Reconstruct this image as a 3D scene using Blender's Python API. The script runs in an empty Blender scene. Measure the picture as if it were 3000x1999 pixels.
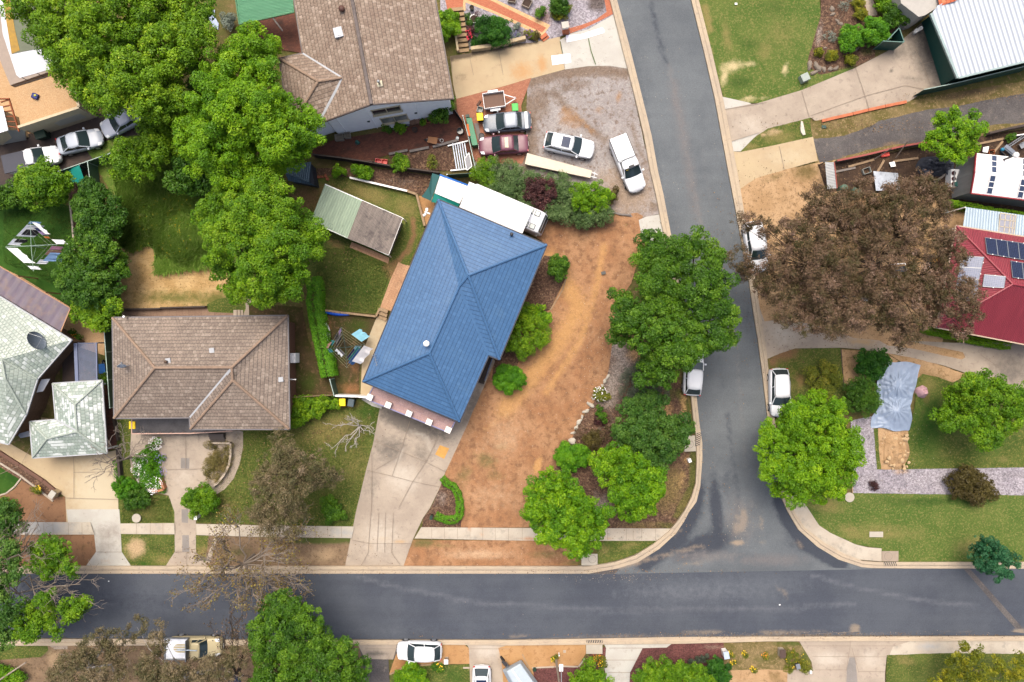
import bpy,math,random
import numpy as np
from mathutils import Vector,Matrix,geometry,noise as mnoise
R=math.radians
random.seed(7)
SC=bpy.context.scene
COL=SC.collection
CZ,PXM=68.0,31.25 # camera height (m), photo pixels per metre on the ground
# ---------------- camera, sky, sun, exposure ----------------
cam=bpy.data.cameras.new('camera');cam_o=bpy.data.objects.new('camera',cam);COL.objects.link(cam_o)
cam_o.location=(0,0,CZ);cam_o.rotation_euler=(0,0,0)
cam.sensor_width=36;cam.lens=36*CZ/96.0
cam.clip_start=0.5;cam.clip_end=2000
SC.camera=cam_o
SUN_EL,SUN_AZ=66.0,14.0 # sun behind the top of the picture, a little left
w=bpy.data.worlds.new('World');SC.world=w;w.use_nodes=True
nt=w.node_tree;bg=nt.nodes['Background'];sky=nt.nodes.new('ShaderNodeTexSky')
sky.sky_type='NISHITA';sky.sun_disc=False
sky.sun_elevation=R(SUN_EL);sky.sun_rotation=R(-SUN_AZ)
sky.dust_density=9.0;sky.air_density=1.0;sky.ozone_density=1.0
nt.links.new(sky.outputs[0],bg.inputs[0]);bg.inputs[1].default_value=0.15
sl=bpy.data.lights.new('sun','SUN');sl.energy=1.15;sl.angle=R(32);sl.color=(1,.95,.87)
so=bpy.data.objects.new('sun',sl);COL.objects.link(so)
_d=Vector((-math.sin(R(SUN_AZ))*math.cos(R(SUN_EL)),math.cos(R(SUN_AZ))*math.cos(R(SUN_EL)),math.sin(R(SUN_EL))))
so.rotation_euler=_d.to_track_quat('Z','Y').to_euler();so.location=(0,0,120)
SC.view_settings.view_transform='Standard';SC.view_settings.look='None'
SC.view_settings.exposure=0.8;SC.view_settings.gamma=1
SC.render.engine='CYCLES'
SC.cycles.use_denoising=True
SC.cycles.max_bounces=6;SC.cycles.diffuse_bounces=3;SC.cycles.transparent_max_bounces=8
# ---------------- helpers ----------------
def P(px,py,z=0.0):
 s=(CZ-z)/CZ/PXM
 return Vector(((px-1500)*s,(999.5-py)*s,z))
def Z(tx,ty,s,k=3.136):
 """points read off an enlarged tile of the photo -> photo pixels"""
 return[(tx+float(a.split(',')[0])/k,ty+float(a.split(',')[1])/k)for a in s.split()]
def px(s):
 return[tuple(float(v)for v in a.split(','))for a in s.split()]
def lin(r,g,b):
 f=lambda c:c/12.92 if c<=.04045 else((c+.055)/1.055)**2.4
 return(f(r/255),f(g/255),f(b/255))
ORG={}
def tag(o,label=None,cat=None,group=None,kind=None):
 if label:o['label']=label
 if cat:o['category']=cat
 if group:o['group']=group
 if kind:o['kind']=kind
 return o
def thing(name,label,cat,loc=(0,0,0),rot=0.0,group=None):
 o=bpy.data.objects.new(name,None);COL.objects.link(o)
 o.empty_display_size=.2;o.location=loc;o.rotation_euler=(0,0,rot)
 ORG[o.name]=Vector(loc)if rot==0 else Vector((0,0,0))
 return tag(o,label,cat,group)
def link_mesh(name,me,mat,parent=None,world=True):
 o=bpy.data.objects.new(name,me);COL.objects.link(o)
 for m in(mat if isinstance(mat,(list,tuple))else[mat]):
  me.materials.append(m)
 if parent is not None:
  o.parent=parent
  org=ORG.get(parent.name,Vector((0,0,0)))if world else Vector((0,0,0))
  if org.length:me.transform(Matrix.Translation(-org))
  ORG[o.name]=org
 return o
def dup(root,loc=None,rot=None,label=None,group=None):
 r=root.copy();COL.objects.link(r)
 if loc is not None:r.location=loc
 if rot is not None:r.rotation_euler=(0,0,rot)
 if label:r['label']=label
 if group:r['group']=group
 def rec(src,dst):
  for ch in list(src.children):
   c=ch.copy();COL.objects.link(c);c.parent=dst
   rec(ch,c)
 rec(root,r)
 return r
class MB:
 def __init__(s):s.v=[];s.f=[];s.k=[]
 def add(s,vs,fs):
  b=len(s.v);s.k.append((b,len(s.f)));s.v+=[tuple(v)for v in vs];s.f+=[tuple(i+b for i in f)for f in fs];return s
 def hexa(s,b,t):
  return s.add(list(b)+list(t),[(3,2,1,0),(4,5,6,7),(0,1,5,4),(1,2,6,5),(2,3,7,6),(3,0,4,7)])
 def box(s,c,d,rz=0.0,taper=1.0):
  cx,cy,cz=c;x,y,z=d[0]/2,d[1]/2,d[2]/2
  co,si=math.cos(rz),math.sin(rz)
  def q(a,b,h):return(cx+a*co-b*si,cy+a*si+b*co,cz+h)
  t=taper
  return s.hexa([q(-x,-y,-z),q(x,-y,-z),q(x,y,-z),q(-x,y,-z)],[q(-x*t,-y*t,z),q(x*t,-y*t,z),q(x*t,y*t,z),q(-x*t,y*t,z)])
 def beam(s,a,b,wd,h):
  a,b=Vector(a),Vector(b);d=(b-a)
  if d.length<1e-6:return s
  d.normalize();up=Vector((0,0,1))if abs(d.z)<.95 else Vector((0,1,0))
  sd=d.cross(up).normalized();u=sd.cross(d)
  sd*=wd/2;u*=h/2
  return s.hexa([a-sd-u,a+sd-u,b+sd-u,b-sd-u],[a-sd+u,a+sd+u,b+sd+u,b-sd+u])
 def tube(s,a,b,r0,r1=None,n=8,cap=True):
  r1=r0 if r1 is None else r1
  a,b=Vector(a),Vector(b);d=(b-a)
  if d.length<1e-6:return s
  d.normalize();up=Vector((0,0,1))if abs(d.z)<.95 else Vector((1,0,0))
  x=d.cross(up).normalized();y=d.cross(x)
  vs=[]
  for c,r in((a,r0),(b,r1)):
   for i in range(n):
    t=2*math.pi*i/n;vs.append(c+x*math.cos(t)*r+y*math.sin(t)*r)
  fs=[(i,(i+1)%n,n+(i+1)%n,n+i)for i in range(n)]
  if cap:fs+=[tuple(range(n-1,-1,-1)),tuple(range(n,2*n))]
  return s.add(vs,fs)
 def path(s,pts,r0,r1=None,n=6):
  r1=r0 if r1 is None else r1
  k=len(pts)-1
  for i in range(k):
   s.tube(pts[i],pts[i+1],r0+(r1-r0)*i/k,r0+(r1-r0)*(i+1)/k,n,True)
  return s
 def prism(s,pts,z0,z1):
  n=len(pts);a=[(p[0],p[1],z0)for p in pts];b=[(p[0],p[1],z1)for p in pts]
  tri=geometry.tessellate_polygon([[Vector((p[0],p[1],0))for p in pts]])
  fs=[(i,(i+1)%n,n+(i+1)%n,n+i)for i in range(n)]
  area=sum(pts[i][0]*pts[(i+1)%n][1]-pts[(i+1)%n][0]*pts[i][1]for i in range(n))
  if area<0:fs=[f[::-1]for f in fs]
  for t in tri:
   v0,v1,v2=(Vector((pts[i][0],pts[i][1]))for i in t)
   ccw=(v1-v0).x*(v2-v0).y-(v1-v0).y*(v2-v0).x>0
   t=tuple(t)if ccw else tuple(t)[::-1]
   fs.append(tuple(i+n for i in t));fs.append(t[::-1])
  return s.add(a+b,fs)
 def lathe(s,c,prof,n=16):
  c=Vector(c);vs=[]
  for r,z in prof:
   for i in range(n):
    t=2*math.pi*i/n;vs.append(c+Vector((r*math.cos(t),r*math.sin(t),z)))
  m=len(prof);fs=[]
  for j in range(m-1):
   fs+=[(j*n+i,j*n+(i+1)%n,(j+1)*n+(i+1)%n,(j+1)*n+i)for i in range(n)]
  fs+=[tuple(range(n-1,-1,-1)),tuple(range((m-1)*n,m*n))]
  return s.add(vs,fs)
 def each(s,name,mat,parent,n=1,**kw):
  """every n shapes added become one object"""
  ks=s.k[::n];out=[]
  for i,(v,f)in enumerate(ks):
   v2,f2=ks[i+1]if i+1<len(ks)else(len(s.v),len(s.f))
   m=MB();m.v=s.v[v:v2];m.f=[tuple(q-v for q in fc)for fc in s.f[f:f2]];out.append(m.build(name,mat,parent,**kw))
  return out
 def build(s,name,mat,parent=None,smooth=False,bevel=0,world=True,sub=0,origin=True):
  me=bpy.data.meshes.new(name);me.from_pydata(s.v,[],s.f);me.update()
  loc=None
  if parent is None and origin and len(s.v):
   a=np.array(s.v);loc=Vector((a[:,0].mean(),a[:,1].mean(),a[:,2].min()))
   me.transform(Matrix.Translation(-loc))
  if smooth:me.polygons.foreach_set('use_smooth',[True]*len(me.polygons))
  o=link_mesh(name,me,mat,parent,world)
  if loc is not None:o.location=loc;ORG[o.name]=loc.copy()
  if bevel:
   m=o.modifiers.new('bevel','BEVEL');m.width=bevel;m.segments=2;m.limit_method='ANGLE';m.angle_limit=R(40)
  if sub:
   m=o.modifiers.new('sub','SUBSURF');m.levels=sub;m.render_levels=sub
  return o
  # ---------------- materials ----------------
class NT:
 def __init__(s,name):
  s.m=bpy.data.materials.new(name);s.m.use_nodes=True
  s.t=s.m.node_tree;s.t.nodes.clear()
  s.out=s.n('ShaderNodeOutputMaterial')
 def n(s,t,**kw):
  x=s.t.nodes.new(t)
  for k,v in kw.items():setattr(x,k,v)
  return x
 def set(s,sock,v):
  if hasattr(v,'is_output')or isinstance(v,bpy.types.NodeSocket):s.t.links.new(v,sock)
  elif v is not None:
   if sock.type=='RGBA' and not isinstance(v,(int,float)):sock.default_value=(v[0],v[1],v[2],1)
   else:sock.default_value=v
 def pos(s):return s.n('ShaderNodeNewGeometry').outputs['Position']
 def noise(s,scale,detail=4,rough=.55,vec=None,dist=0.0):
  x=s.n('ShaderNodeTexNoise');x.inputs['Scale'].default_value=scale;x.inputs['Detail'].default_value=detail
  x.inputs['Roughness'].default_value=rough;x.inputs['Distortion'].default_value=dist
  s.set(x.inputs['Vector'],vec if vec is not None else s.pos());return x.outputs['Fac']
 def math(s,op,a,b=None,c=None):
  x=s.n('ShaderNodeMath',operation=op);s.set(x.inputs[0],a);s.set(x.inputs[1],b)
  if c is not None:s.set(x.inputs[2],c)
  return x.outputs[0]
 def mapr(s,v,a,b,c=0.0,d=1.0):
  x=s.n('ShaderNodeMapRange',interpolation_type='SMOOTHSTEP' if(c,d)==(0.0,1.0)else 'LINEAR')
  s.set(x.inputs[0],v);x.inputs[1].default_value=a;x.inputs[2].default_value=b;x.inputs[3].default_value=c;x.inputs[4].default_value=d
  return x.outputs[0]
 def mix(s,f,a,b,blend='MIX'):
  x=s.n('ShaderNodeMix',data_type='RGBA',blend_type=blend);s.set(x.inputs[0],f);s.set(x.inputs[6],a);s.set(x.inputs[7],b);return x.outputs[2]
 def attr(s,name):return s.n('ShaderNodeAttribute',attribute_name=name).outputs['Fac']
 def scale(s,col,f):return s.mix(1.0,col,f,'MULTIPLY')
 def bump(s,h,strength=.3,dist=.02):
  x=s.n('ShaderNodeBump');x.inputs['Strength'].default_value=strength;x.inputs['Distance'].default_value=dist;s.set(x.inputs['Height'],h);return x.outputs[0]
 def bsdf(s,col,rough=.8,metal=0.0,spec=.3,normal=None,coat=0.0,alpha=None):
  b=s.n('ShaderNodeBsdfPrincipled');s.set(b.inputs['Base Color'],col);s.set(b.inputs['Roughness'],rough);s.set(b.inputs['Metallic'],metal)
  b.inputs['Specular IOR Level'].default_value=spec;b.inputs['Coat Weight'].default_value=coat;b.inputs['Coat Roughness'].default_value=.05
  if normal is not None:s.t.links.new(normal,b.inputs['Normal'])
  if alpha is not None:s.set(b.inputs['Alpha'],alpha)
  s.t.links.new(b.outputs[0],s.out.inputs[0]);return s.m
_plain={}
def plain(name,col,rough=.6,metal=0.0,spec=.35,var=.12,scale=3.0,coat=0.0,bump=0.0):
 """painted / solid stuff with slight wear"""
 if name in _plain:return _plain[name]
 t=NT(name);tc=t.n('ShaderNodeTexCoord').outputs['Object']
 n1=t.noise(scale,5,.6,tc);n2=t.noise(scale*9,3,.6,tc)
 f=t.mapr(t.math('ADD',t.math('MULTIPLY',n1,.7),t.math('MULTIPLY',n2,.3)),.3,.7,1-var,1+var)
 c=t.scale(col,f)
 nm=t.bump(n2,bump,.01)if bump else None
 _plain[name]=t.bsdf(c,t.mapr(n1,.3,.7,max(.02,rough-.08),min(1,rough+.08)),metal,spec,nm,coat)
 return _plain[name]
def gmat(name,c1,c2,c3=None,s1=.45,s2=5.0,t3=(.52,.66),fine=22.0,fa=.3,ma=None,mb=None,mc=None,md=None,bump=.4,rough=.92,cells=0,ca=.35,streak=None,spec=.2):
 t=NT(name);p=t.pos()
 col=t.mix(t.mapr(t.noise(s1,7,.62,p),.36,.64),c1,c2)
 if c3:col=t.mix(t.mapr(t.noise(s2,6,.65,p),*t3),col,c3)
 if streak:
  mp=t.n('ShaderNodeMapping');t.set(mp.inputs[0],p);mp.inputs['Rotation'].default_value=(0,0,streak[0]);mp.inputs['Scale'].default_value=(streak[1],streak[2],1)
  col=t.scale(col,t.mapr(t.noise(1.0,5,.6,mp.outputs[0]),.3,.7,1-streak[3],1+streak[3]))
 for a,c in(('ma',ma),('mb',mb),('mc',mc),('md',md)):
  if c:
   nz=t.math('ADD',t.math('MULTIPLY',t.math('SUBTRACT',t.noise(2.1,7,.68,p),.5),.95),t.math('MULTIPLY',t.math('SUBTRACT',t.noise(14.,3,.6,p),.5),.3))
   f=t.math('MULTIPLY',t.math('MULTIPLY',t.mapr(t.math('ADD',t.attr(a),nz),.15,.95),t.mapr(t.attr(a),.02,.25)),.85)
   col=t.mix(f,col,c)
 h=t.noise(fine,4,.7,p)
 col=t.scale(col,t.mapr(h,.28,.72,1-fa,1+fa))
 if cells:
  v=t.n('ShaderNodeTexVoronoi');v.inputs['Scale'].default_value=cells;t.set(v.inputs['Vector'],p)
  sx=t.n('ShaderNodeSeparateColor');t.set(sx.inputs[0],v.outputs['Color'])
  col=t.scale(col,t.mapr(sx.outputs[0],0,1,1-ca,1+ca));h=t.math('ADD',h,sx.outputs[1])
 return t.bsdf(col,rough,0,spec,t.bump(h,bump,.04))
def uvmat_tile(name,c1,c2,c3,tw=.30,th=.34,lap=.55,rough=.7,spec=.25,var=.25,pan=.6,hl=None,stain=None,offset=True,joint=.5):
 """roof tiles laid in courses: u along the eave, v up the slope, both in metres"""
 t=NT(name);uv=t.n('ShaderNodeUVMap').outputs[0]
 s=t.n('ShaderNodeSeparateXYZ');t.set(s.inputs[0],uv)
 v=t.math('DIVIDE',s.outputs[1],th);row=t.math('FLOOR',v);fv=t.math('FRACT',v)
 u=t.math('DIVIDE',s.outputs[0],tw)
 if offset:u=t.math('ADD',u,t.math('MULTIPLY',t.math('MODULO',row,2.0),.5))
 cu=t.math('FLOOR',u);fu=t.math('FRACT',u)
 cmb=t.n('ShaderNodeCombineXYZ');t.set(cmb.inputs[0],cu);t.set(cmb.inputs[1],row)
 wn=t.n('ShaderNodeTexWhiteNoise',noise_dimensions='2D');t.set(wn.inputs['Vector'],cmb.outputs[0])
 p=t.pos()
 col=t.mix(t.mapr(t.math('ADD',wn.outputs['Value'],t.math('MULTIPLY',t.math('SUBTRACT',t.noise(.35,5,.6,p),.5),1.2)),.1,.9),c1,c2)
 wn2=t.n('ShaderNodeTexWhiteNoise',noise_dimensions='2D')
 ad=t.n('ShaderNodeVectorMath',operation='ADD');t.set(ad.inputs[0],cmb.outputs[0]);ad.inputs[1].default_value=(37.3,11.7,0);t.set(wn2.inputs['Vector'],ad.outputs[0])
 col=t.mix(t.mapr(wn2.outputs['Value'],.78,.95),col,c3)
 if stain:col=t.mix(t.mapr(t.noise(stain[1],6,.7,p),.52,.72),col,stain[0])
 col=t.scale(col,t.mapr(t.noise(9.,4,.7,p),.3,.7,1-var,1+var))
 gap=t.mapr(fv,0.,.22,lap,1.0) # darker band along the lower lip of each course
 ju=t.math('MULTIPLY',t.mapr(fu,0.,.12),t.mapr(fu,1.,.88))
 col=t.scale(t.scale(col,gap),t.mapr(ju,0,1,1-joint*.6,1.001))
 if hl:  # pale reflections on the tiles, painted into their colour
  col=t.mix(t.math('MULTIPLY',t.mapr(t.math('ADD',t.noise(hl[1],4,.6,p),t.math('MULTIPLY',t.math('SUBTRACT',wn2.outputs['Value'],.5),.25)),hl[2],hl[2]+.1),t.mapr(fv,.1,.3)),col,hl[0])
 arc=t.math('SINE',t.math('MULTIPLY',fu,math.pi))
 h=t.math('ADD',t.math('MULTIPLY',arc,pan),t.math('MULTIPLY',t.math('SUBTRACT',1.0,fv),1.0))
 return t.bsdf(col,rough,0,spec,t.bump(h,.7,.05))
def uvmat_corr(name,c1,c2,pitch=.1,rough=.45,metal=0.0,spec=.4,depth=.03,stain=None,sthr=(.55,.75),across=None,lines=.25,rust=None):
 """corrugated / ribbed sheet; ribs run up the slope"""
 t=NT(name);uv=t.n('ShaderNodeUVMap').outputs[0]
 s=t.n('ShaderNodeSeparateXYZ');t.set(s.inputs[0],uv);p=t.pos()
 w=t.math('SINE',t.math('MULTIPLY',s.outputs[0],2*math.pi/pitch))
 mp=t.n('ShaderNodeMapping');t.set(mp.inputs[0],uv);mp.inputs['Scale'].default_value=(2.2,.25,1)
 col=t.mix(t.mapr(t.noise(1.3,5,.6,mp.outputs[0]),.35,.65),c1,c2)
 if stain:col=t.mix(t.mapr(t.noise(1.1,7,.7,p),*sthr),col,stain)
 if rust:
  mp2=t.n('ShaderNodeMapping');t.set(mp2.inputs[0],uv);mp2.inputs['Scale'].default_value=(9,1.6,1)
  col=t.mix(t.mapr(t.noise(1.0,4,.6,mp2.outputs[0]),.64,.70),col,rust)
 col=t.scale(col,t.mapr(w,-1,1,1-lines,1.0))
 if across:
  fr=t.math('FRACT',t.math('DIVIDE',s.outputs[1],across));col=t.scale(col,t.mapr(fr,0,.06,.6,1.0))
 return t.bsdf(col,rough,metal,spec,t.bump(w,.6,depth))
def uvmat_brick(name,c1,c2,mortar,bw=.23,bh=.115,rough=.85,dirt=None,dthr=(.5,.7)):
 t=NT(name);p=t.pos()
 b=t.n('ShaderNodeTexBrick');t.set(b.inputs['Vector'],t.n('ShaderNodeUVMap').outputs[0])
 b.inputs['Scale'].default_value=1;b.inputs['Brick Width'].default_value=bw;b.inputs['Row Height'].default_value=bh;b.inputs['Mortar Size'].default_value=.008
 t.set(b.inputs['Color1'],c1);t.set(b.inputs['Color2'],c2);t.set(b.inputs['Mortar'],mortar)
 col=b.outputs['Color']
 if dirt:col=t.mix(t.mapr(t.noise(.8,6,.65,p),*dthr),col,dirt)
 col=t.scale(col,t.mapr(t.noise(12,4,.7,p),.3,.7,.75,1.25))
 return t.bsdf(col,rough,0,.2,t.bump(b.outputs['Fac'],-.3,.01))
def leafmat(name,stops,trans=.25,rough=.55):
 t=NT(name);a=t.attr('tint')
 r=t.n('ShaderNodeValToRGB');t.set(r.inputs[0],a);cr=r.color_ramp
 while len(cr.elements)<len(stops):cr.elements.new(.5)
 for e,(q,c)in zip(cr.elements,stops):e.position=q;e.color=(c[0],c[1],c[2],1)
 b=t.n('ShaderNodeBsdfPrincipled');t.set(b.inputs['Base Color'],r.outputs[0]);b.inputs['Roughness'].default_value=rough;b.inputs['Specular IOR Level'].default_value=.25
 tr=t.n('ShaderNodeBsdfTranslucent');t.set(tr.inputs[0],t.scale(r.outputs[0],(1.25,1.3,.7)))
 mx=t.n('ShaderNodeMixShader');mx.inputs[0].default_value=trans
 t.t.links.new(b.outputs[0],mx.inputs[1]);t.t.links.new(tr.outputs[0],mx.inputs[2]);t.t.links.new(mx.outputs[0],t.out.inputs[0])
 return t.m
 # ---------------- ground sheets ----------------
_lvl=[0]
def resample(pts,step):
 out=[]
 n=len(pts)
 for i in range(n):
  a,b=Vector(pts[i]),Vector(pts[(i+1)%n]);k=max(1,int((b-a).length/step))
  for j in range(k):out.append(a.lerp(b,j/k))
 return out
def mask_val(pp,items):
 x,y=pp[:,0],pp[:,1];v=np.zeros(len(pp))
 for it in items:
  if it[0]=='e':
   _,cx,cy,rx,ry,rot,st=it;co,si=math.cos(R(rot)),math.sin(R(rot))
   dx,dy=x-cx,y-cy;u=(dx*co+dy*si)/rx;q=(-dx*si+dy*co)/ry
   d=np.sqrt(u*u+q*q);v=np.maximum(v,st*np.exp(-(d*.95)**2))
  else:
   _,pts,wd,st=it;k_=min(1,wd/9);wd=max(wd,9);st=st*(.45+.55*k_);dm=np.full(len(pp),1e9)
   for(ax,ay),(bx,by)in zip(pts[:-1],pts[1:]):
    ex,ey=bx-ax,by-ay;L=ex*ex+ey*ey+1e-9
    tt=np.clip(((x-ax)*ex+(y-ay)*ey)/L,0,1);dm=np.minimum(dm,np.hypot(x-ax-tt*ex,y-ay-tt*ey))
   v=np.maximum(v,st*np.exp(-(dm/wd*.95)**2))
 return v
def sheet(name,pts,mat,jit=0.0,res=None,masks=None,z=None,uvrot=None,kind='structure'):
 if z is None:_lvl[0]+=1;z=.0016*_lvl[0]
 P2=[P(a,b,z).to_2d()for a,b in pts]
 if jit:
  P2=resample(P2,.22)
  q=[]
  for v in P2:
   n1=mnoise.noise_vector(Vector((v.x*.9,v.y*.9,3.1)));n2=mnoise.noise_vector(Vector((v.x*4,v.y*4,9.7)))
   q.append(v+(Vector((n1.x,n1.y))+Vector((n2.x,n2.y))*.6)*jit)
  P2=q
 if masks and res is None:res=.4
 extra=[]
 if res:
  xs=[p.x for p in P2];ys=[p.y for p in P2]
  y=min(ys)+res*.5;row=0
  while y<max(ys):
   x=min(xs)+res*(.25+.5*(row%2))
   while x<max(xs):extra.append(Vector((x,y)));x+=res
   y+=res*.87;row+=1
 n=len(P2)
 vs,es,fs,*_=geometry.delaunay_2d_cdt(P2+extra,[],[list(range(n))],1,1e-5)
 me=bpy.data.meshes.new(name)
 me.from_pydata([(v.x,v.y,z)for v in vs],[],[tuple(f)for f in fs]);me.update()
 if me.polygons and sum(p.normal.z for p in me.polygons)<0:me.flip_normals()
 if uvrot is not None:planar_uv(me,uvrot)
 if masks:
  k=(CZ-z)/CZ/PXM
  pp=np.array([(v.x/k+1500,999.5-v.y/k)for v in vs])
  for a,items in masks.items():
   at=me.attributes.new(a,'FLOAT','POINT');at.data.foreach_set('value',mask_val(pp,items).astype(np.float32))
 o=link_mesh(name,me,mat);tag(o,kind=kind)
 return o
def planar_uv(me,rot):
 co,si=math.cos(rot),math.sin(rot);uv=me.uv_layers.new(name='UVMap')
 for l in me.loops:
  v=me.vertices[l.vertex_index].co;uv.data[l.index].uv=(v.x*co+v.y*si,-v.x*si+v.y*co)
def slope_uv(me):
 uv=me.uv_layers.new(name='UVMap')
 for p in me.polygons:
  n=p.normal
  if n.z<0:n=-n
  u=Vector((0,0,1)).cross(n)
  u=u.normalized()if u.length>1e-3 else Vector((1,0,0))
  v=n.cross(u)
  for li in p.loop_indices:
   c=me.vertices[me.loops[li].vertex_index].co;uv.data[li].uv=(c.dot(u),c.dot(v))
def C(r,g,b,k=.57):
 l=lin(r,g,b);return(l[0]*k,l[1]*k,l[2]*k)
 # ---------------- ground materials ----------------
GR=C(98,112,50);GD=C(72,92,34);GDRY=C(150,134,84);DIRT=C(150,112,82);SAND=C(208,178,140);MULCH=C(98,76,62)
G={}
G['base']=gmat('dry_ground',C(120,108,66),C(92,96,46),C(140,116,84),.3,2.5,fine=16,fa=.4)
G['lawn']=gmat('mown_lawn',GD,GR,C(132,128,68),.5,6.,(.46,.68),18,.55,GDRY,SAND,DIRT,C(46,92,22))
G['lawn_green']=gmat('lush_lawn',C(44,84,20),C(62,100,30),C(80,108,42),.5,2.2,(.56,.7),24,.3,GDRY,DIRT)
G['lawn_ne']=gmat('patchy_lawn',C(80,108,42),C(100,118,54),C(136,134,76),.4,6.,(.46,.68),18,.5,C(150,136,84),C(224,204,156),C(52,84,26))
G['dry_lawn']=gmat('dry_lawn',C(120,112,66),C(90,96,42),C(148,128,86),.6,3.5,(.5,.64),20,.45,C(70,96,30),DIRT,SAND,C(92,76,58))
G['yard']=gmat('dark_yard_soil',C(92,76,52),C(72,72,32),C(116,92,66),.5,2.6,(.5,.66),20,.45,C(66,88,26),C(158,112,76))  # dark dirt and grass tones mixed
G['straw']=gmat('cut_straw',C(212,180,128),C(190,156,104),C(156,128,82),.8,4.0,(.54,.66),26,.42,C(104,92,50),C(92,104,42),streak=(.1,.8,5.,.14))
G['wild']=gmat('wild_grass_soil',C(96,124,48),C(116,140,58),C(150,154,86),.5,2.5,fine=18,fa=.5)
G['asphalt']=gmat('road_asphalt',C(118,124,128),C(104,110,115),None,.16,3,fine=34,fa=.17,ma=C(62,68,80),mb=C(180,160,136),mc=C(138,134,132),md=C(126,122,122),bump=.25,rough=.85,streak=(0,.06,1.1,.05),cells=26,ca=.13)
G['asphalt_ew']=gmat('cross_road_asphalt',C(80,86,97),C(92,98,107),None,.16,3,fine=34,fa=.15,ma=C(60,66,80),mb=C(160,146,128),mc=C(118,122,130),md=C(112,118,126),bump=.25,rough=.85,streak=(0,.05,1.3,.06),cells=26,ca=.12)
G['asphalt_old']=gmat('old_driveway_asphalt',C(112,108,106),C(96,92,92),C(130,122,114),.4,2.,(.55,.7),26,.2,C(150,124,92),rough=.9,cells=18,ca=.2)
G['asphalt_brown']=gmat('brown_driveway_asphalt',C(92,80,74),C(76,68,66),C(106,92,82),.4,2.,(.55,.7),26,.2,C(60,58,62))
G['kerb']=gmat('kerb_concrete',C(208,190,164),C(196,180,158),C(180,164,146),.5,3.,(.54,.7),20,.12,C(150,132,118),C(226,226,222))
G['conc']=gmat('driveway_concrete',C(196,182,164),C(180,166,150),C(166,152,138),.4,2.2,(.54,.72),24,.1,C(112,106,100),C(208,174,128),C(216,206,190),C(84,80,76))
G['conc_pale']=gmat('pale_concrete',C(214,212,202),C(204,200,190),C(190,184,174),.4,2.,(.55,.72),24,.09,C(160,150,140),C(196,150,106))
G['conc_cream']=gmat('cream_concrete',C(208,188,152),C(200,178,144),C(190,168,138),.4,2.,(.55,.72),24,.09,C(84,72,62),C(206,158,106),C(218,206,178))
G['path']=gmat('footpath_concrete',C(212,202,184),C(200,188,170),C(184,176,162),.5,1.6,(.52,.7),22,.1,C(214,160,118),C(150,142,132),C(178,180,180))
G['orange']=gmat('orange_dirt',C(186,143,106),C(170,124,88),C(148,110,80),.4,1.5,(.46,.66),18,.2,C(212,164,106),C(112,82,64),C(110,108,62),C(216,182,146),cells=11,ca=.1,streak=(R(62),.9,.16,.1))
G['orange_paver']=gmat('orange_bed_soil',C(202,160,112),C(192,148,100),C(178,134,92),.5,3.,fine=22,fa=.16,ma=C(150,104,66))
G['brown_dirt']=gmat('brown_dirt',C(158,120,90),C(144,108,80),C(130,98,74),.4,2.4,fine=22,fa=.26,ma=C(96,88,44),mb=C(196,160,118))
G['mulch']=gmat('mulch_bed',C(112,86,70),C(92,70,58),C(136,110,88),.6,4.,(.5,.64),16,.5,C(84,92,40),C(168,156,146),C(200,160,112),C(140,122,76),cells=9,ca=.4)
G['maroon']=gmat('maroon_gravel',C(118,76,72),C(104,66,64),C(136,96,88),.5,4.,(.55,.7),20,.3,C(156,132,118),cells=12,ca=.35)
G['gravel']=gmat('yard_gravel',C(178,172,168),C(164,156,152),C(140,124,114),.35,2.,(.5,.66),22,.2,C(132,112,94),C(172,132,92),C(118,102,90),C(170,148,126),cells=10,ca=.16)
G['gravel_lav']=gmat('pale_gravel',C(178,172,178),C(160,154,162),C(136,126,130),.5,4.,(.55,.7),18,.36,C(150,116,106),C(92,80,72),C(196,160,118),cells=8,ca=.35)
G['sandy']=gmat('sandy_soil',C(206,172,132),C(186,152,112),C(160,128,92),.5,3.,(.52,.68),20,.28,C(106,92,48),C(112,84,64))
G['verge']=gmat('leaf_littered_verge',C(140,122,84),C(108,100,54),C(158,136,98),.6,4.,(.5,.62),18,.45,C(84,70,54),C(82,98,38))
G['dull_dirt']=gmat('dull_verge_dirt',C(152,128,102),C(132,110,88),C(116,98,76),.5,3.,fine=20,fa=.25,ma=C(78,98,36),mb=C(196,168,132),mc=C(96,78,62))
G['insert']=gmat('grey_concrete_insert',C(158,152,146),C(146,140,134),None,fine=22,fa=.15)
G['soil']=gmat('dark_soil',C(84,66,52),C(66,52,44),C(110,88,68),.6,4.,(.52,.66),16,.5)
BR=uvmat_brick('brick_paving',C(190,130,102),C(172,112,88),C(150,110,88),.23,.115,dirt=C(120,84,66),dthr=(.58,.8))
BRD=uvmat_brick('dark_brick_paving',C(128,82,66),C(104,66,56),C(84,62,54),.23,.115,dirt=C(74,56,50),dthr=(.5,.75))
BRS=uvmat_brick('salmon_path_brick',C(204,128,96),C(192,112,84),C(176,120,96),.2,.1)
BRC=uvmat_brick('cream_edging_brick',C(238,200,150),C(228,182,132),C(196,160,124),.12,.24)
PAV=uvmat_brick('sandstone_paving',C(212,170,134),C(198,154,120),C(156,122,98),.45,.3,dirt=C(168,132,106),dthr=(.55,.8))
PAVB=uvmat_brick('brown_slab_paving',C(160,134,114),C(146,120,102),C(110,92,80),.6,.6)
OPV=uvmat_brick('orange_paving',C(216,182,138),C(208,170,126),C(188,154,118),.22,.11,dirt=C(196,156,114),dthr=(.55,.8))
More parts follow.
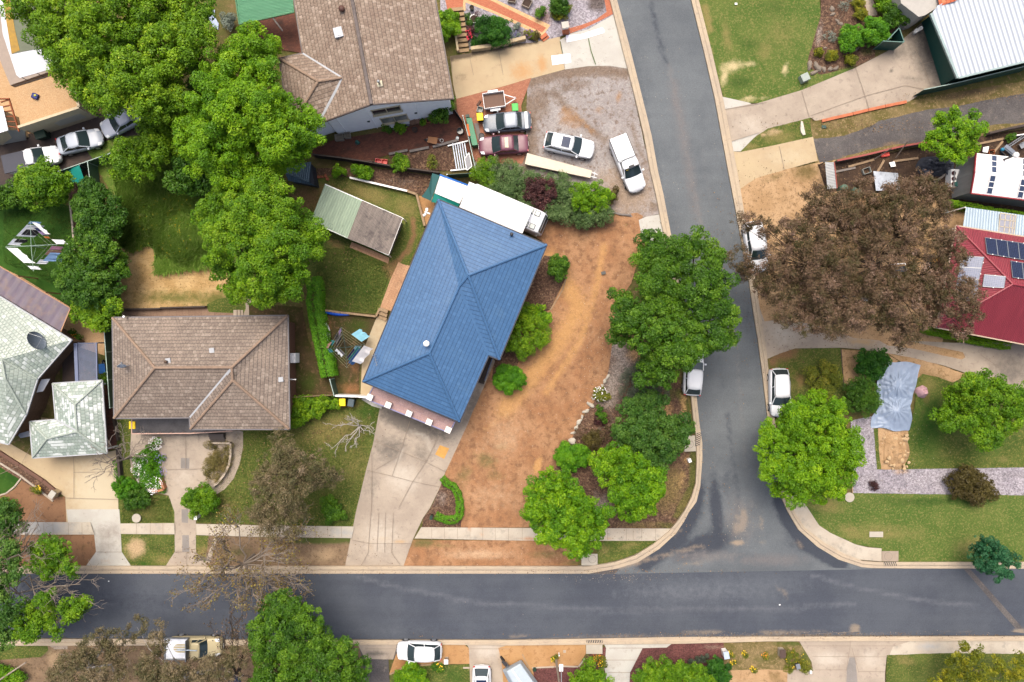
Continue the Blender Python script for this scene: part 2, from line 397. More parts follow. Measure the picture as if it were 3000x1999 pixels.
# ---------------- the ground ----------------
big=MB().add([(-160,-160,-.02),(160,-160,-.02),(160,160,-.02),(-160,160,-.02)],[(0,1,2,3)])
tag(big.build('ground',G['base'],origin=False),kind='structure')
E,L='e','l'
# --- west: neighbour with the pool, terrace, lawn with rotary line
sheet('driveway',px('-20,420 270,322 420,300 440,420 335,455 190,500 60,540 -20,570'),G['asphalt_brown'],masks={'ma':[(E,60,500,60,40,0,.7)]})
sheet('terrace',px('-20,60 40,-20 330,-20 330,330 265,335 60,400 -20,420'),OPV,uvrot=R(-18))
sheet('lawn',Z(0,500,'-60,330 560,300 650,340 660,560 690,740 720,900 640,1000 700,1100 720,1240 640,1270 -60,850'),G['lawn_green'],.04,masks={'ma':[(E,205,640,12,90,0,.3)]})
sheet('paving',Z(0,500,'-60,850 -60,900 640,1280 560,1480 660,1600 960,1700 960,1390 800,1330 720,1240 640,1250 210,985'),OPV,uvrot=R(30))
sheet('garden_bed',Z(0,500,'620,0 800,0 850,100 880,200 1110,900 1110,1450 960,1400 740,1250 650,340 640,270'),G['soil'],.05)
sheet('wild_ground',px('255,440 340,400 700,380 760,560 740,900 700,925 350,905 345,880 352,750 345,600'),G['wild'],.1)
sheet('straw',Z(0,500,'1105,690 1180,715 1250,705 1330,690 1405,690 1415,800 1430,910 1600,895 1700,880 1850,885 1960,870 2080,800 2090,900 2120,1130 2000,1260 1480,1280 1120,1290 1105,900'),G['straw'],.12,masks={'ma':[(E,365,810,14,110,0,.75),(E,400,820,40,60,0,.45)],'mb':[(E,520,872,160,26,0,.75),(E,640,880,90,30,0,.9),(E,420,880,80,20,0,.5)]})
sheet('lawn',Z(0,500,'1900,1230 2000,1180 2230,1150 2255,1270 2200,1310 1920,1300'),G['lawn'],.06)
sheet('patio',Z(0,500,'1120,1290 1480,1270 1900,1258 1920,1300 2200,1312 2200,1400 1040,1400 1120,1350'),PAVB,uvrot=0)
sheet('footpath',Z(0,500,'2255,980 2290,980 2305,1100 2312,1335 2225,1335 2258,1270'),G['conc'],.02)
sheet('side_yard',px('730,890 885,900 905,1000 950,1080 985,1160 850,1166 842,930 730,930'),G['yard'],.05,masks={'ma':[(E,900,1120,40,30,0,.7),(E,865,1060,18,50,0,.5)]})
# --- backyard of the blue house
sheet('backyard',Z(750,500,'-100,300 380,60 870,60 1400,185 1485,215 1560,520 1400,870 1220,1260 1110,1325 580,1270 480,1000'),G['lawn'],.06,masks={'ma':[(E,1080,570,90,28,20,.8),(E,1190,610,50,40,30,.7),(E,960,560,70,22,15,.5)],'mc':[(L,[(1210,640),(1212,690),(1195,735),(1160,770),(1140,810)],9,.95),(E,960,560,70,30,10,.6),(E,985,715,30,14,20,.7),(E,900,580,60,60,0,.8),(L,[(1140,770),(1125,790)],10,.7)],'md':[(E,1050,850,100,70,0,.45)]})
sheet('garden_bed',Z(750,500,'560,-20 1100,-20 1640,50 1620,290 1540,245 1485,215 1400,185 870,62 560,40'),G['mulch'],.05,masks={'mb':[(E,1180,535,60,18,10,.4)]})
sheet('dirt_strip',Z(750,500,'1490,235 1640,240 1640,330 1560,520'),G['orange_paver'],.03,masks={'ma':[(E,1260,600,14,14,0,.6)]})
sheet('paving',Z(750,500,'1310,840 1350,862 1440,880 1290,1310 1140,1255 1240,990'),PAV,.02,uvrot=R(64))
sheet('yard',Z(750,500,'580,1280 1110,1320 1110,1350 960,1700 940,2130 730,2130 640,1800 600,1500'),G['yard'],.05,masks={'ma':[(E,1045,955,50,26,0,.8),(E,1000,1040,40,30,0,.6),(E,1000,1110,30,30,0,.5)],'mb':[(E,1030,1140,40,22,0,.8),(E,960,950,20,30,0,.6),(E,1040,1060,14,50,0,.7)]})
sheet('side_path',Z(750,1000,'1110,-225 1300,-160 1250,0 1130,350 1150,440 1120,500 1040,510 1020,520 960,495 975,150 985,90 1020,0'),G['conc_cream'],masks={'mc':[(E,1090,1000,60,130,0,.6)]})
# --- brown house front
LW=G['lawn']
sheet('front_lawn',px('640,1290 700,1262 850,1250 855,1168 985,1163 1062,1172 1116,1194 1093,1300 1072,1379 1047,1500 1035,1545 574,1532 560,1500 620,1440'),LW,.04,masks={'ma':[(E,980,1260,110,50,-10,.8),(E,1040,1360,60,80,0,.55),(E,900,1280,90,50,0,.5),(E,660,1480,60,40,0,.5),(E,700,1330,20,60,10,.5)],'md':[(E,1075,1210,40,30,0,.7),(E,960,1500,60,30,0,.5)],'mc':[(E,1010,1185,50,12,0,.9),(E,1080,1220,8,12,0,.9)]})
sheet('front_lawn',px('340,1226 390,1226 392,1400 415,1428 446,1448 494,1455 512,1500 511,1535 352,1535 346,1500 340,1351'),LW,.03,masks={'ma':[(E,440,1500,50,30,0,.5),(E,430,1460,30,12,0,.6)],'mc':[(E,450,1462,20,8,0,.6)]})
sheet('nature_strip',Z(0,1499,'1110,205 1605,205 1615,370 1525,497 1205,500 1115,365'),LW,.03,masks={'mb':[(E,398,1605,28,30,20,1.1)],'ma':[(E,480,1640,40,16,0,.7),(E,375,1620,20,40,0,.5)],'md':[(E,420,1652,24,8,0,.8)]})
sheet('nature_strip',Z(0,1499,'1800,210 1980,222 1885,470 1800,370'),LW,.02,masks={'ma':[(E,595,1620,30,24,0,.9)]})
sheet('nature_strip',px('612,1568 750,1572 1032,1577 1013,1660 600,1660'),G['dull_dirt'],.03,masks={'ma':[(L,[(850,1580),(940,1583),(1025,1580)],10,1.3),(E,700,1620,60,26,0,.5)],'mb':[(E,950,1625,50,24,-10,.9),(E,900,1640,50,10,0,.6)]})
sheet('front_yard',px('-20,1480 190,1455 200,1535 -20,1535'),G['brown_dirt'],.02)
sheet('front_yard',Z(0,1000,'150,1290 200,1275 430,1430 595,1430 610,1568 -60,1568 -60,1440'),G['brown_dirt'],.03)
sheet('lawn',Z(0,1000,'-60,1080 0,1130 200,1275 130,1360 60,1400 -60,1430'),G['lawn_green'],.02)
sheet('nature_strip',Z(0,1499,'-60,208 870,208 882,370 790,500 -60,505'),G['brown_dirt'],.03,masks={'ma':[(E,240,1600,30,14,0,.4)]})
sheet('garden_bed',Z(0,1000,'-60,1000 0,1045 320,1220 470,1330 560,1400 500,1460 330,1360 150,1250 -60,1120'),G['mulch'],.03)
DW=G['conc']
sheet('driveway',Z(0,1000,'-60,880 75,930 300,1060 380,700 520,720 650,1000 980,1020 1065,1000 1072,1200 1085,1400 1090,1660 610,1660 600,1430 380,1290 0,1010 -60,970'),G['conc_cream'],masks={'mc':[(E,290,1450,90,130,0,1.0)],'ma':[(E,145,1205,26,16,0,.5),(E,232,1420,20,16,0,.3)]})
sheet('driveway',Z(0,1499,'610,-20 1096,-20 1105,98 1118,370 1205,502 788,502 882,370 865,210 850,150 828,98 625,98'),G['conc_pale'],masks={'ma':[(E,320,1560,60,30,0,.7),(E,310,1600,60,30,0,.6)],'mb':[(E,310,1645,30,12,0,.4)]})
sheet('side_path',Z(0,1000,'935,400 990,400 1060,700 1075,930 1060,980 975,1020'),BRD,uvrot=0)
sheet('driveway',px('384,1270 700,1262 712,1265 712,1310 702,1360 685,1402 660,1432 636,1448 588,1420 560,1445 574,1500 574,1617 608,1659 485,1659 512,1617 511,1500 494,1452 440,1440 405,1418 385,1380 380,1340'),DW,masks={'ma':[(E,690,1290,20,40,0,.7),(E,560,1270,150,12,0,.8),(E,540,1300,60,20,0,.4)],'mc':[(E,540,1390,50,60,0,.5)]})
sheet('driveway_insert',Z(0,1499,'1668,-20 1728,-20 1728,105 1670,100'),G['insert'])
sheet('driveway_insert',Z(0,1499,'1675,218 1735,218 1740,372 1675,372'),G['insert'])
sheet('driveway_insert',Z(0,1000,'1662,1072 1742,1076 1738,1172 1660,1168'),G['insert'])
sheet('footpath',Z(0,1499,'1970,222 2006,222 1928,472 1884,472'),DW)
# --- blue house driveway
sheet('driveway',px('1080,1150 1330,1230 1443,1051 1454,1060 1358,1274 1305,1383 1289,1428 1260,1488 1239,1518 1209,1582 1182,1659 1011,1659 1043,1499 1072,1379 1093,1300 1113,1194'),DW,masks={'ma':[(E,1200,1240,130,34,22,1.1),(E,1145,1320,60,50,0,.8),(E,1240,1330,40,50,20,.6),(E,1090,1420,30,60,10,.5),(E,1390,1190,24,90,26,.8),(E,1225,1330,30,30,0,.5)],'mb':[(E,1120,1580,24,8,0,.8),(E,1170,1587,22,5,0,.9),(E,1087,1600,12,20,0,.5)],'mc':[(E,1180,1400,60,50,20,.8),(L,[(1205,1265),(1250,1280),(1262,1320)],5,.8),(L,[(1180,1320),(1150,1390)],5,.8),(E,1115,1570,60,70,0,.7)],'md':[(E,1265,1260,70,10,24,.6)]})  # dark patches by the house: stains plus its shade put into the colour
sheet('landing',px('1058,1170 1095,1155 1120,1185 1118,1198 1090,1190'),G['conc_pale'])
sheet('painted_pad',Z(750,1000,'1690,955 1775,985 1728,1082 1645,1040'),plain('orange_paint',C(216,164,84),.7,var=.2))
# --- big orange dirt yard
sheet('dirt_yard',px('1550,650 1700,640 1790,630 1870,610 1885,640 1880,720 1850,830 1800,900 1800,1010 1788,1100 1752,1165 1690,1240 1672,1300 1640,1340 1652,1400 1590,1470 1548,1546 1238,1546 1262,1490 1289,1428 1306,1383 1356,1274 1450,1060 1600,715 1560,690'),G['orange'],.03,masks={'ma':[(L,[(1610,760),(1700,900),(1640,1000),(1560,1100),(1480,1200)],34,.8),(L,[(1770,720),(1745,850),(1700,1000),(1600,1150)],14,.7),(E,1575,1365,10,26,15,1.3),(L,[(1420,1260),(1500,1200)],10,.5)],'mb':[(L,[(1600,640),(1700,668),(1790,655)],18,.95),(E,1640,690,20,26,0,.6),(L,[(1672,690),(1790,668)],5,.6),(E,1780,1000,20,60,0,.6),(L,[(1660,1290),(1620,1370)],14,.6),(E,1655,860,8,10,0,.5),(E,1420,1130,30,40,20,.5),(E,1530,1500,40,40,0,.4)],'mc':[(E,1425,1350,40,26,20,.7),(E,1450,1395,30,16,0,.6),(E,1470,1310,26,16,0,.5),(E,1360,1390,26,40,30,.6),(E,1350,1450,12,60,0,.5),(E,1835,665,5,12,0,.6)],'md':[(E,1480,1280,70,80,30,.55),(E,1450,1450,90,50,0,.5)]})
sheet('garden_bed',Z(1500,500,'300,780 380,790 500,960 480,1020 350,1280 300,1300 0,1500 -100,1550 240,870'),G['mulch'],.04)
sheet('garden_bed',px('1450,1055 1490,1000 1545,1000 1520,1060 1480,1150 1440,1110'),G['mulch'],.04)
sheet('nature_strip',px('1209,1583 1700,1584 1692,1660 1182,1660'),G['orange'],.03,masks={'mb':[(E,1620,1640,80,14,0,.5)],'mc':[(E,1240,1592,50,14,0,.9),(E,1300,1600,40,8,0,.6),(E,1600,1625,60,12,0,.7),(E,1680,1650,40,8,0,.9)],'md':[(E,1400,1625,120,16,0,.8)]})
sheet('garden_bed',px('1240,1518 1262,1488 1290,1428 1300,1400 1330,1420 1350,1460 1354,1500 1350,1546 1236,1546'),G['mulch'],.04,masks={'mb':[(E,1290,1460,30,30,0,.5)]})
# --- corner garden
sheet('corner_garden',px('1795,1000 1900,1000 2010,1150 2028,1240 2041,1330 2038,1415 2018,1470 1978,1534 1924,1584 1640,1552 1585,1500 1615,1390 1668,1310 1688,1250 1738,1180 1780,1100'),G['mulch'],.05,masks={'ma':[(L,[(1990,1150),(2012,1190),(2030,1240)],10,1.2),(L,[(2032,1310),(2030,1420),(1985,1510)],11,1.3),(E,1960,1150,20,30,0,.8),(E,1950,1540,40,10,0,.9)],'mb':[(L,[(1800,1010),(1830,1060),(1800,1110),(1780,1170)],34,.9),(E,1800,1250,20,40,0,.5),(E,1760,1480,40,40,0,.7),(E,1825,1560,30,20,0,.6)],'mc':[(E,1870,1040,40,26,0,.9),(E,1955,1205,16,30,0,.9),(L,[(2000,1160),(2005,1220)],6,1.),(E,1895,1360,34,10,10,.9),(E,2010,1350,10,14,0,.9),(E,1920,1480,12,10,0,.9),(L,[(2000,1390),(1990,1420)],7,.9)],'md':[(E,1960,1430,50,80,20,.9),(E,2000,1480,30,50,20,.6),(E,1880,1540,80,14,0,.7)]})
sheet('nature_strip',Z(1500,1499,'780,330 850,268 1345,265 1300,320 1180,372 1000,440 795,488 785,390'),LW,.02,masks={'ma':[(E,1840,1600,40,12,-20,.7),(E,1770,1610,20,20,0,.6)]})
# --- north: gravel parking yard
sheet('parking_yard',px('1545,225 1634,200 1723,195 1787,193 1840,201 1905,500 1932,627 1873,640 1790,625 1700,640 1480,520 1380,500 1395,470 1540,440'),G['gravel'],.04,masks={'ma':[(L,[(1560,240),(1640,215),(1740,205),(1830,215)],22,1.0),(E,1580,300,40,60,0,.9),(L,[(1555,300),(1560,420),(1550,470)],22,.9),(L,[(1620,270),(1690,350),(1770,410)],16,.8),(L,[(1850,360),(1870,430),(1890,480)],10,.7),(E,1680,250,70,20,-10,.7),(E,1540,480,40,30,0,.9)],'mb':[(E,1665,345,30,36,30,.8),(L,[(1690,340),(1740,390)],8,.7),(E,1812,285,10,18,10,.9),(E,1755,322,16,12,0,.7),(L,[(1650,320),(1690,370)],14,.7)],'mc':[(E,1640,265,80,22,-15,.55),(E,1860,620,60,12,0,.5),(E,1915,605,16,14,0,1.)],'md':[(E,1840,560,90,80,20,1.0),(E,1790,520,70,40,0,.7)]})
sheet('dirt_mound',Z(1500,500,'1090,395 1150,385 1210,420 1180,450 1120,450'),G['orange'],.06)
sheet('apron',Z(1500,500,'1165,455 1230,425 1355,403 1405,665 1330,720 1195,640'),G['conc_pale'],.01)
sheet('driveway',px('1318,165 1400,152 1470,130 1530,118 1640,105 1656,203 1557,230 1337,292 1328,250'),G['conc_cream'],masks={'ma':[(L,[(1320,172),(1400,155),(1500,130),(1560,122)],9,1.2),(E,1350,225,24,16,0,.5)],'mb':[(E,1530,210,40,34,-10,.8),(E,1588,188,16,30,-5,.9)]})
sheet('driveway',px('1640,118 1672,98 1723,86 1797,43 1842,202 1787,193 1723,194 1655,204'),G['conc_pale'],masks={'ma':[(E,1720,100,60,6,-10,.4)]})
sheet('brick_paving',px('1337,290 1480,252 1557,228 1527,310 1535,400 1548,432 1530,480 1400,480 1370,440 1340,350'),BR,uvrot=R(16),masks=None)
sheet('brick_yard',Z(750,0,'520,1340 740,1280 1300,1190 1780,1060 1840,1000 1910,1180 1990,1420 1800,1330 1400,1400 1220,1420 1000,1500 520,1440'),BRD,uvrot=R(12))
sheet('garden_bed',Z(750,0,'1215,1425 1600,1365 1790,1325 1840,1568 1300,1568'),G['mulch'],.03)
sheet('patio',Z(750,0,'-20,60 340,60 430,490 240,460 100,380 -20,300'),BRD,uvrot=R(10))
sheet('front_garden',px('1290,-20 1800,-20 1797,43 1723,86 1660,100 1640,108 1560,125 1470,130 1375,145 1360,60 1290,60'),G['gravel_lav'],.02,masks={'ma':[(E,1590,50,30,30,0,.9)],'mb':[(E,1440,115,60,20,0,1.1),(E,1380,100,24,50,0,.8),(E,1540,105,50,14,20,.8),(E,1750,10,30,26,0,1.2)]})
K4=4.706
sheet('brick_path',Z(1300,0,'0,-80 560,-80 1470,350 1350,510 700,190 300,35 270,150 120,165 50,140 20,0',K4),BRS,uvrot=R(-25))
for s in('470,-80 560,-80 1470,350 1415,385','300,-10 300,35 700,190 1350,510 1385,460 690,150','110,130 262,112 270,0 300,0 300,150 120,165','1415,385 1470,350 1350,510 1350,455'):
 sheet('path_edging',Z(1300,0,s,K4),BRC,uvrot=R(-25))
sheet('brick_edging',Z(1300,0,'1735,390 1900,345 2100,270 2245,165 2205,-60 2285,-60 2332,195 2150,290 1950,385 1740,465',K4),BRS,uvrot=R(20))
# --- north-east
sheet('lawn',px('2040,-20 2400,-20 2405,60 2392,110 2375,170 2366,205 2440,205 2505,190 2500,200 2400,255 2330,290 2250,304 2190,302 2120,288'),G['lawn_ne'],.04,masks={'mb':[(E,2145,195,36,16,-10,.95),(E,2122,225,12,30,10,.9),(E,2195,188,20,10,0,.8),(E,2190,292,26,8,-8,1.0),(E,2300,205,8,20,15,1.0),(E,2240,290,20,5,0,.7)],'ma':[(L,[(2065,20),(2080,90)],12,1.),(E,2130,110,16,60,-10,.7),(E,2290,100,60,60,0,.5),(E,2240,150,30,40,0,.6)],'mc':[(E,2200,130,60,30,20,.5),(E,2270,20,60,40,0,.5),(E,2170,240,40,20,0,.8)]})
sheet('garden_bed',Z(2250,0,'490,-60 980,-60 1010,130 1230,280 980,450 990,520 820,610 480,690 360,600 370,530 440,300 480,150'),G['mulch'],.04,masks={'mb':[(E,2400,100,10,40,10,.8)],'ma':[(E,2480,200,40,8,-20,.9),(E,2540,150,20,14,0,.9)]})
sheet('footpath',Z(2250,0,'865,-20 960,-20 1005,140 930,150'),G['conc'])
sheet('driveway',px('2114,287 2180,307 2216,304 2350,264 2506,199 2600,150 2640,120 2720,50 2810,235 2790,258 2710,266 2676,290 2655,302 2520,330 2396,360 2376,345 2250,385 2148,443'),DW,masks={'ma':[(E,2720,150,60,110,-25,.95),(E,2640,150,40,30,0,.7),(E,2680,230,60,14,0,.5),(E,2510,330,140,12,-14,.5)],'md':[(E,2730,130,34,80,-28,.9),(E,2672,232,3,4,0,1.),(E,2612,210,3,4,0,1.),(E,2757,193,4,4,0,1.),(E,2748,214,4,4,0,1.)],'mc':[(E,2200,370,60,40,0,.6)]})  # dark area beside the garage is its shade put into the colour
sheet('apron',Z(1500,0,'1935,890 2180,945 2200,955 1960,1005'),G['conc_pale'])
sheet('nature_strip',px('2168,446 2200,410 2250,377 2374,345 2382,403 2300,425 2250,432'),LW,.04,masks={'ma':[(E,2280,400,60,26,0,.7),(E,2200,430,30,14,0,.7)],'mb':[(E,2265,388,26,8,-10,.9),(E,2240,396,16,6,0,.7)]})
sheet('apron',Z(1500,0,'2012,1300 2275,1215 2100,1392 2030,1392'),G['conc_pale'])
sheet('driveway_verge',px('2374,358 2660,298 2800,270 3020,235 3020,410 2900,400 2690,430 2450,482 2390,482'),G['verge'],.06,masks={'ma':[(E,2850,270,120,12,-12,.9)]})
sheet('driveway',Z(2250,0,'410,1275 700,1250 960,1150 1020,1110 1250,1060 1450,1010 1700,985 2000,920 2420,850 2420,1120 2060,1150 1900,1210 1400,1310 1150,1330 900,1385 700,1440 480,1505'),G['asphalt_old'],.07,masks={'ma':[(E,2480,385,40,10,-12,.7),(E,2620,420,60,8,-10,.6)]})
sheet('driveway',px('2148,444 2168,446 2250,430 2382,401 2396,471 2300,498 2214,523 2170,556 2156,530'),G['conc_cream'],masks={'mc':[(E,2300,460,90,30,0,.5)]})
sheet('bare_ground',px('2168,556 2214,522 2300,497 2412,474 2420,540 2440,470 2830,470 2840,660 2760,1005 2500,1000 2240,960 2200,830 2178,620'),G['sandy'],.05,masks={'ma':[(E,2360,500,40,30,0,.9),(E,2270,520,40,12,-20,.7),(E,2600,700,200,100,0,.55)],'mb':[(E,2500,620,120,60,0,.8),(E,2650,850,120,80,0,.6),(E,2420,880,100,60,0,.6),(E,2500,800,100,80,0,.6)]})
sheet('yard',px('2395,482 2450,476 2700,432 2800,410 3020,375 3020,640 2850,640 2790,590 2650,570 2420,560'),G['soil'],.05)
sheet('driveway',px('2218,880 2240,942 2300,935 2400,955 2500,990 2600,1000 2700,1000 2800,1005 3020,1000 3020,1150 2920,1125 2835,1095 2760,1070 2680,1052 2620,1038 2500,1022 2462,1019 2330,1021 2250,1053 2242,1070'),DW,.01,masks={'ma':[(E,2960,1090,70,50,0,.8)],'mb':[(E,2520,1000,60,12,5,.8)],'mc':[(E,2290,980,50,40,0,.7)]})
sheet('dirt_island',Z(2250,1000,'1000,-20 1350,10 1790,100 1812,150 1780,168 1340,70 1100,40'),G['sandy'],.03)
sheet('lawn',Z(2250,1000,'-30,170 120,110 250,68 665,60 690,380 710,560 300,640 -10,700'),LW,.04,masks={'mc':[(E,2300,1035,50,26,-15,1.0),(E,2345,1110,24,26,0,.6),(E,2265,1060,20,20,0,.9)],'ma':[(E,2330,1130,60,30,0,.5)]})
sheet('garden_strip',Z(2250,1000,'667,75 830,85 1100,120 1200,180 1000,330 800,420 692,390'),G['sandy'],.03,masks={'ma':[(E,2490,1075,10,12,0,.7)]})
sheet('dirt_patch',px('2600,1035 2680,1050 2760,1072 2835,1098 2800,1160 2720,1170 2690,1130 2640,1060'),G['sandy'],.06,masks={'ma':[(E,2730,1120,60,40,0,.7)]})
sheet('lawn',Z(2250,1000,'1000,1175 965,800 1290,820 1350,600 1360,350 1420,300 1560,330 1700,380 1850,300 2000,380 2420,560 2420,1165 1000,1180'),LW,.03,masks={'md':[(E,2720,1250,60,120,0,.8),(E,2900,1300,100,60,0,.5)],'ma':[(E,2940,1345,20,12,0,.7),(E,2760,1330,60,20,0,.4),(E,2720,1130,30,30,0,.7)],'mc':[(E,2715,1165,10,26,0,.9),(E,2703,1210,8,10,0,.8)]})
sheet('gravel_path',Z(2250,1000,'760,730 950,690 970,800 1000,1180 2420,1160 2420,1418 785,1428 770,1200'),G['gravel_lav'],.02,masks={'mc':[(E,2640,1380,26,12,0,.7),(E,2640,1440,24,10,0,.4)],'mb':[(E,2980,1390,60,14,0,.4),(E,2800,1440,60,14,0,.3)]})
sheet('dirt_pile_base',Z(2250,1000,'1010,790 1290,820 1280,960 1295,1050 1230,1170 1040,1180 1020,1000'),G['sandy'],.06)
sheet('lawn',px('2322,1432 2400,1440 2500,1445 3020,1452 3020,1646 2583,1646 2583,1607 2505,1595 2432,1561 2400,1540 2373,1499 2349,1462'),G['lawn_ne'],.03,masks={'mb':[(E,2620,1640,30,4,0,.3)],'ma':[(E,2420,1480,60,26,10,.8),(E,2600,1560,140,30,5,.6),(E,2500,1560,60,26,20,.7),(E,2860,1600,60,30,0,.7)],'mc':[(E,2750,1470,200,14,0,.8)]})
# --- south side
sheet('verge',px('-20,1885 1070,1885 1070,2020 -20,2020'),G['dull_dirt'],masks={'ma':[(E,60,1910,80,16,0,1.2),(E,330,1960,160,40,0,.4)],'mb':[(E,160,1930,26,40,0,.7)]})
sheet('lawn',px('-20,1892 138,1890 142,1905 120,1925 -20,1935'),LW,.04)
sheet('driveway',Z(0,1499,'440,1225 620,1200 620,1265 500,1265'),DW,.01)
sheet('driveway',px('1050,1884 1165,1884 1158,1932 1138,1932 1142,2020 1070,2020 1060,1930'),G['asphalt_old'],masks=None)
sheet('driveway',Z(750,1499,'930,1210 1300,1210 1260,1360 1000,1355'),DW,masks={'ma':[(E,1100,1915,40,10,0,.9)]})
sheet('dirt_verge',Z(750,1499,'1290,1300 1320,1225 1900,1212 1960,1260 1980,1400 1620,1400 1390,1405 1225,1490'),G['orange_paver'],.02,masks={'ma':[(E,1200,1940,60,16,-20,1.0)]})
sheet('lawn',Z(750,1499,'1230,1495 1395,1420 1620,1410 1985,1402 1985,1640 1230,1640'),LW,.02,masks={'md':[(E,1330,1980,40,30,0,.6)]})
sheet('driveway',px('1366,1886 1500,1886 1560,1890 1520,1905 1490,1940 1475,2020 1378,2020 1374,1900'),DW,masks={'mb':[(E,1470,1910,16,40,0,.6)],'mc':[(E,1430,1905,50,30,0,.8)]})
sheet('dirt_bed',px('1460,1900 1500,1885 1716,1886 1716,1916 1694,1952 1640,1955 1560,1955 1575,2020 1475,2020 1470,1940'),G['orange_paver'],.02)
sheet('gravel_bed',Z(1500,1499,'190,1440 400,1425 610,1415 690,1330 860,1240 1200,1250 1480,1210 1950,1205 1960,1640 220,1640'),G['maroon'],.02,masks={'ma':[(E,2090,1895,40,10,0,.7)]})
sheet('driveway',Z(1500,1499,'835,1200 1490,1200 1420,1250 1200,1255 1085,1480 1075,1640 880,1640 850,1440 865,1255'),G['conc_pale'],masks={'ma':[(E,1815,1985,40,20,0,.4)]})
sheet('verge',Z(1500,1499,'1945,1205 2300,1195 2620,1190 2750,1320 2760,1470 2600,1640 1960,1640'),G['verge'],.03,masks={'mb':[(E,2320,1885,60,10,0,.9),(E,2360,1930,20,40,0,.9),(E,2240,1930,40,20,0,.5)]})
sheet('sandy_verge',Z(1500,1499,'2010,1460 2352,1450 2560,1460 2530,1640 1990,1640'),G['sandy'],.03,masks={'ma':[(E,2270,1985,30,20,0,.6)]})
sheet('driveway',Z(2250,1499,'280,1180 1340,1180 1090,1330 1075,1480 1075,1640 175,1640 180,1460 410,1440 400,1380'),DW,masks={'mc':[(E,2430,1930,60,26,0,.8),(E,2550,1930,40,30,0,.7)],'ma':[(E,2490,1990,14,40,0,.6)]})
sheet('driveway_insert',Z(2250,1499,'750,1340 800,1340 830,1640 720,1640 725,1440'),G['insert'])
sheet('footpath',Z(2250,1499,'1150,1240 1340,1182 2420,1180 2420,1330 1600,1310 1110,1330'),G['path'],.01,masks={'mc':[(E,2720,1895,40,14,0,.8)]})
sheet('verge',Z(2250,1499,'1090,1320 1600,1300 2420,1310 2420,1640 1080,1640'),LW,.05,masks={'ma':[(E,2650,1935,40,16,20,.7)]})
# --- footpaths
PM=dict(res=.5)
sheet('footpath',Z(0,1499,'-60,100 240,97 830,98 866,212 -60,214'),G['path'],masks={'mc':[(E,90,1545,110,30,0,1.3)]})
sheet('footpath',Z(0,1499,'1104,110 1602,106 1605,210 1112,206'),G['path'],.006)
sheet('footpath',px('574,1535 750,1539 1038,1543 1030,1577 750,1573 575,1568'),G['path'],.006,masks={'mc':[(E,1000,1560,60,20,0,.7)]})
sheet('footpath',px('1234,1545 1500,1547 1978,1549 1922,1585 1500,1584 1214,1578'),G['path'],.006,masks={'ma':[(E,1375,1550,6,10,0,.9),(E,1412,1555,4,20,0,.9),(E,1550,1580,26,4,0,1.),(E,1780,1578,20,4,0,.6)],'mb':[(L,[(1180,1582),(1350,1576),(1450,1575),(1560,1577)],2,.8)]})
sheet('footpath',px('2262,1420 2322,1428 2349,1462 2373,1499 2400,1540 2432,1561 2505,1595 2543,1604 2583,1607 2583,1645 2515,1640 2473,1623 2416,1591 2355,1544 2328,1505'),G['path'],.01,masks={'mb':[(L,[(2440,1590),(2480,1620)],3,.8)]})
# --- the roads
NS_W=px('1806,-40 1806,0 1843,137 1879,281 1908,399 1926,500 1943,573 1967,701 1995,850 2018,1000 2039,1156 2047,1236 2056,1297 2056,1348 2050,1424 2039,1469 2017,1499 2002,1528 1978,1563 1930,1607 1867,1646 1803,1665 1723,1679')
NS_E=px('2012,-40 2023,0 2061,153 2093,293 2131,500 2155,624 2192,822 2205,915 2219,1000 2230,1083 2246,1217 2265,1340 2282,1446 2306,1499 2336,1550 2393,1601 2454,1638 2521,1660 2556,1663')
sheet('road',px('-60,1679 1723,1679 2100,1670 2556,1664 3060,1665 3060,1862 2250,1863 1500,1873 750,1873 -60,1868'),G['asphalt_ew'],res=.5,masks={'ma':[(L,[(2256,1793),(2600,1800),(3000,1770)],3,.35),(E,1807,1790,4,5,0,1.2),(E,2635,1724,10,5,0,.7),(L,[(2000,1680),(2200,1676),(2500,1668)],3,.6),(E,150,1760,260,70,0,.8),(E,450,1770,260,60,0,.5)],'mb':[(L,[(1500,1866),(1540,1862)],6,.7),(L,[(2000,1858),(2120,1856)],6,.9),(L,[(2230,1857),(2420,1859)],6,1.0),(E,2505,1845,14,14,40,1.3),(L,[(2550,1862),(2850,1858)],5,.7),(E,2985,1852,26,10,-12,1.2),(L,[(2275,1722),(2296,1730),(2304,1750)],4,.8),(L,[(1700,1869),(2000,1862)],4,.7)],'mc':[(L,[(1050,1690),(1180,1725),(1400,1765),(1800,1790),(2200,1785),(2500,1770)],10,.6),(L,[(2380,1685),(2500,1720),(2700,1760),(2860,1775)],8,.7),(L,[(1300,1772),(2350,1792)],8,.4),(E,2000,1740,260,30,0,.5),(L,[(270,1775),(345,1775)],2,.9),(L,[(640,1775),(750,1775)],2,.6)],'md':[(E,2100,1720,300,40,0,.6),(E,1100,1850,300,20,0,.4)]})
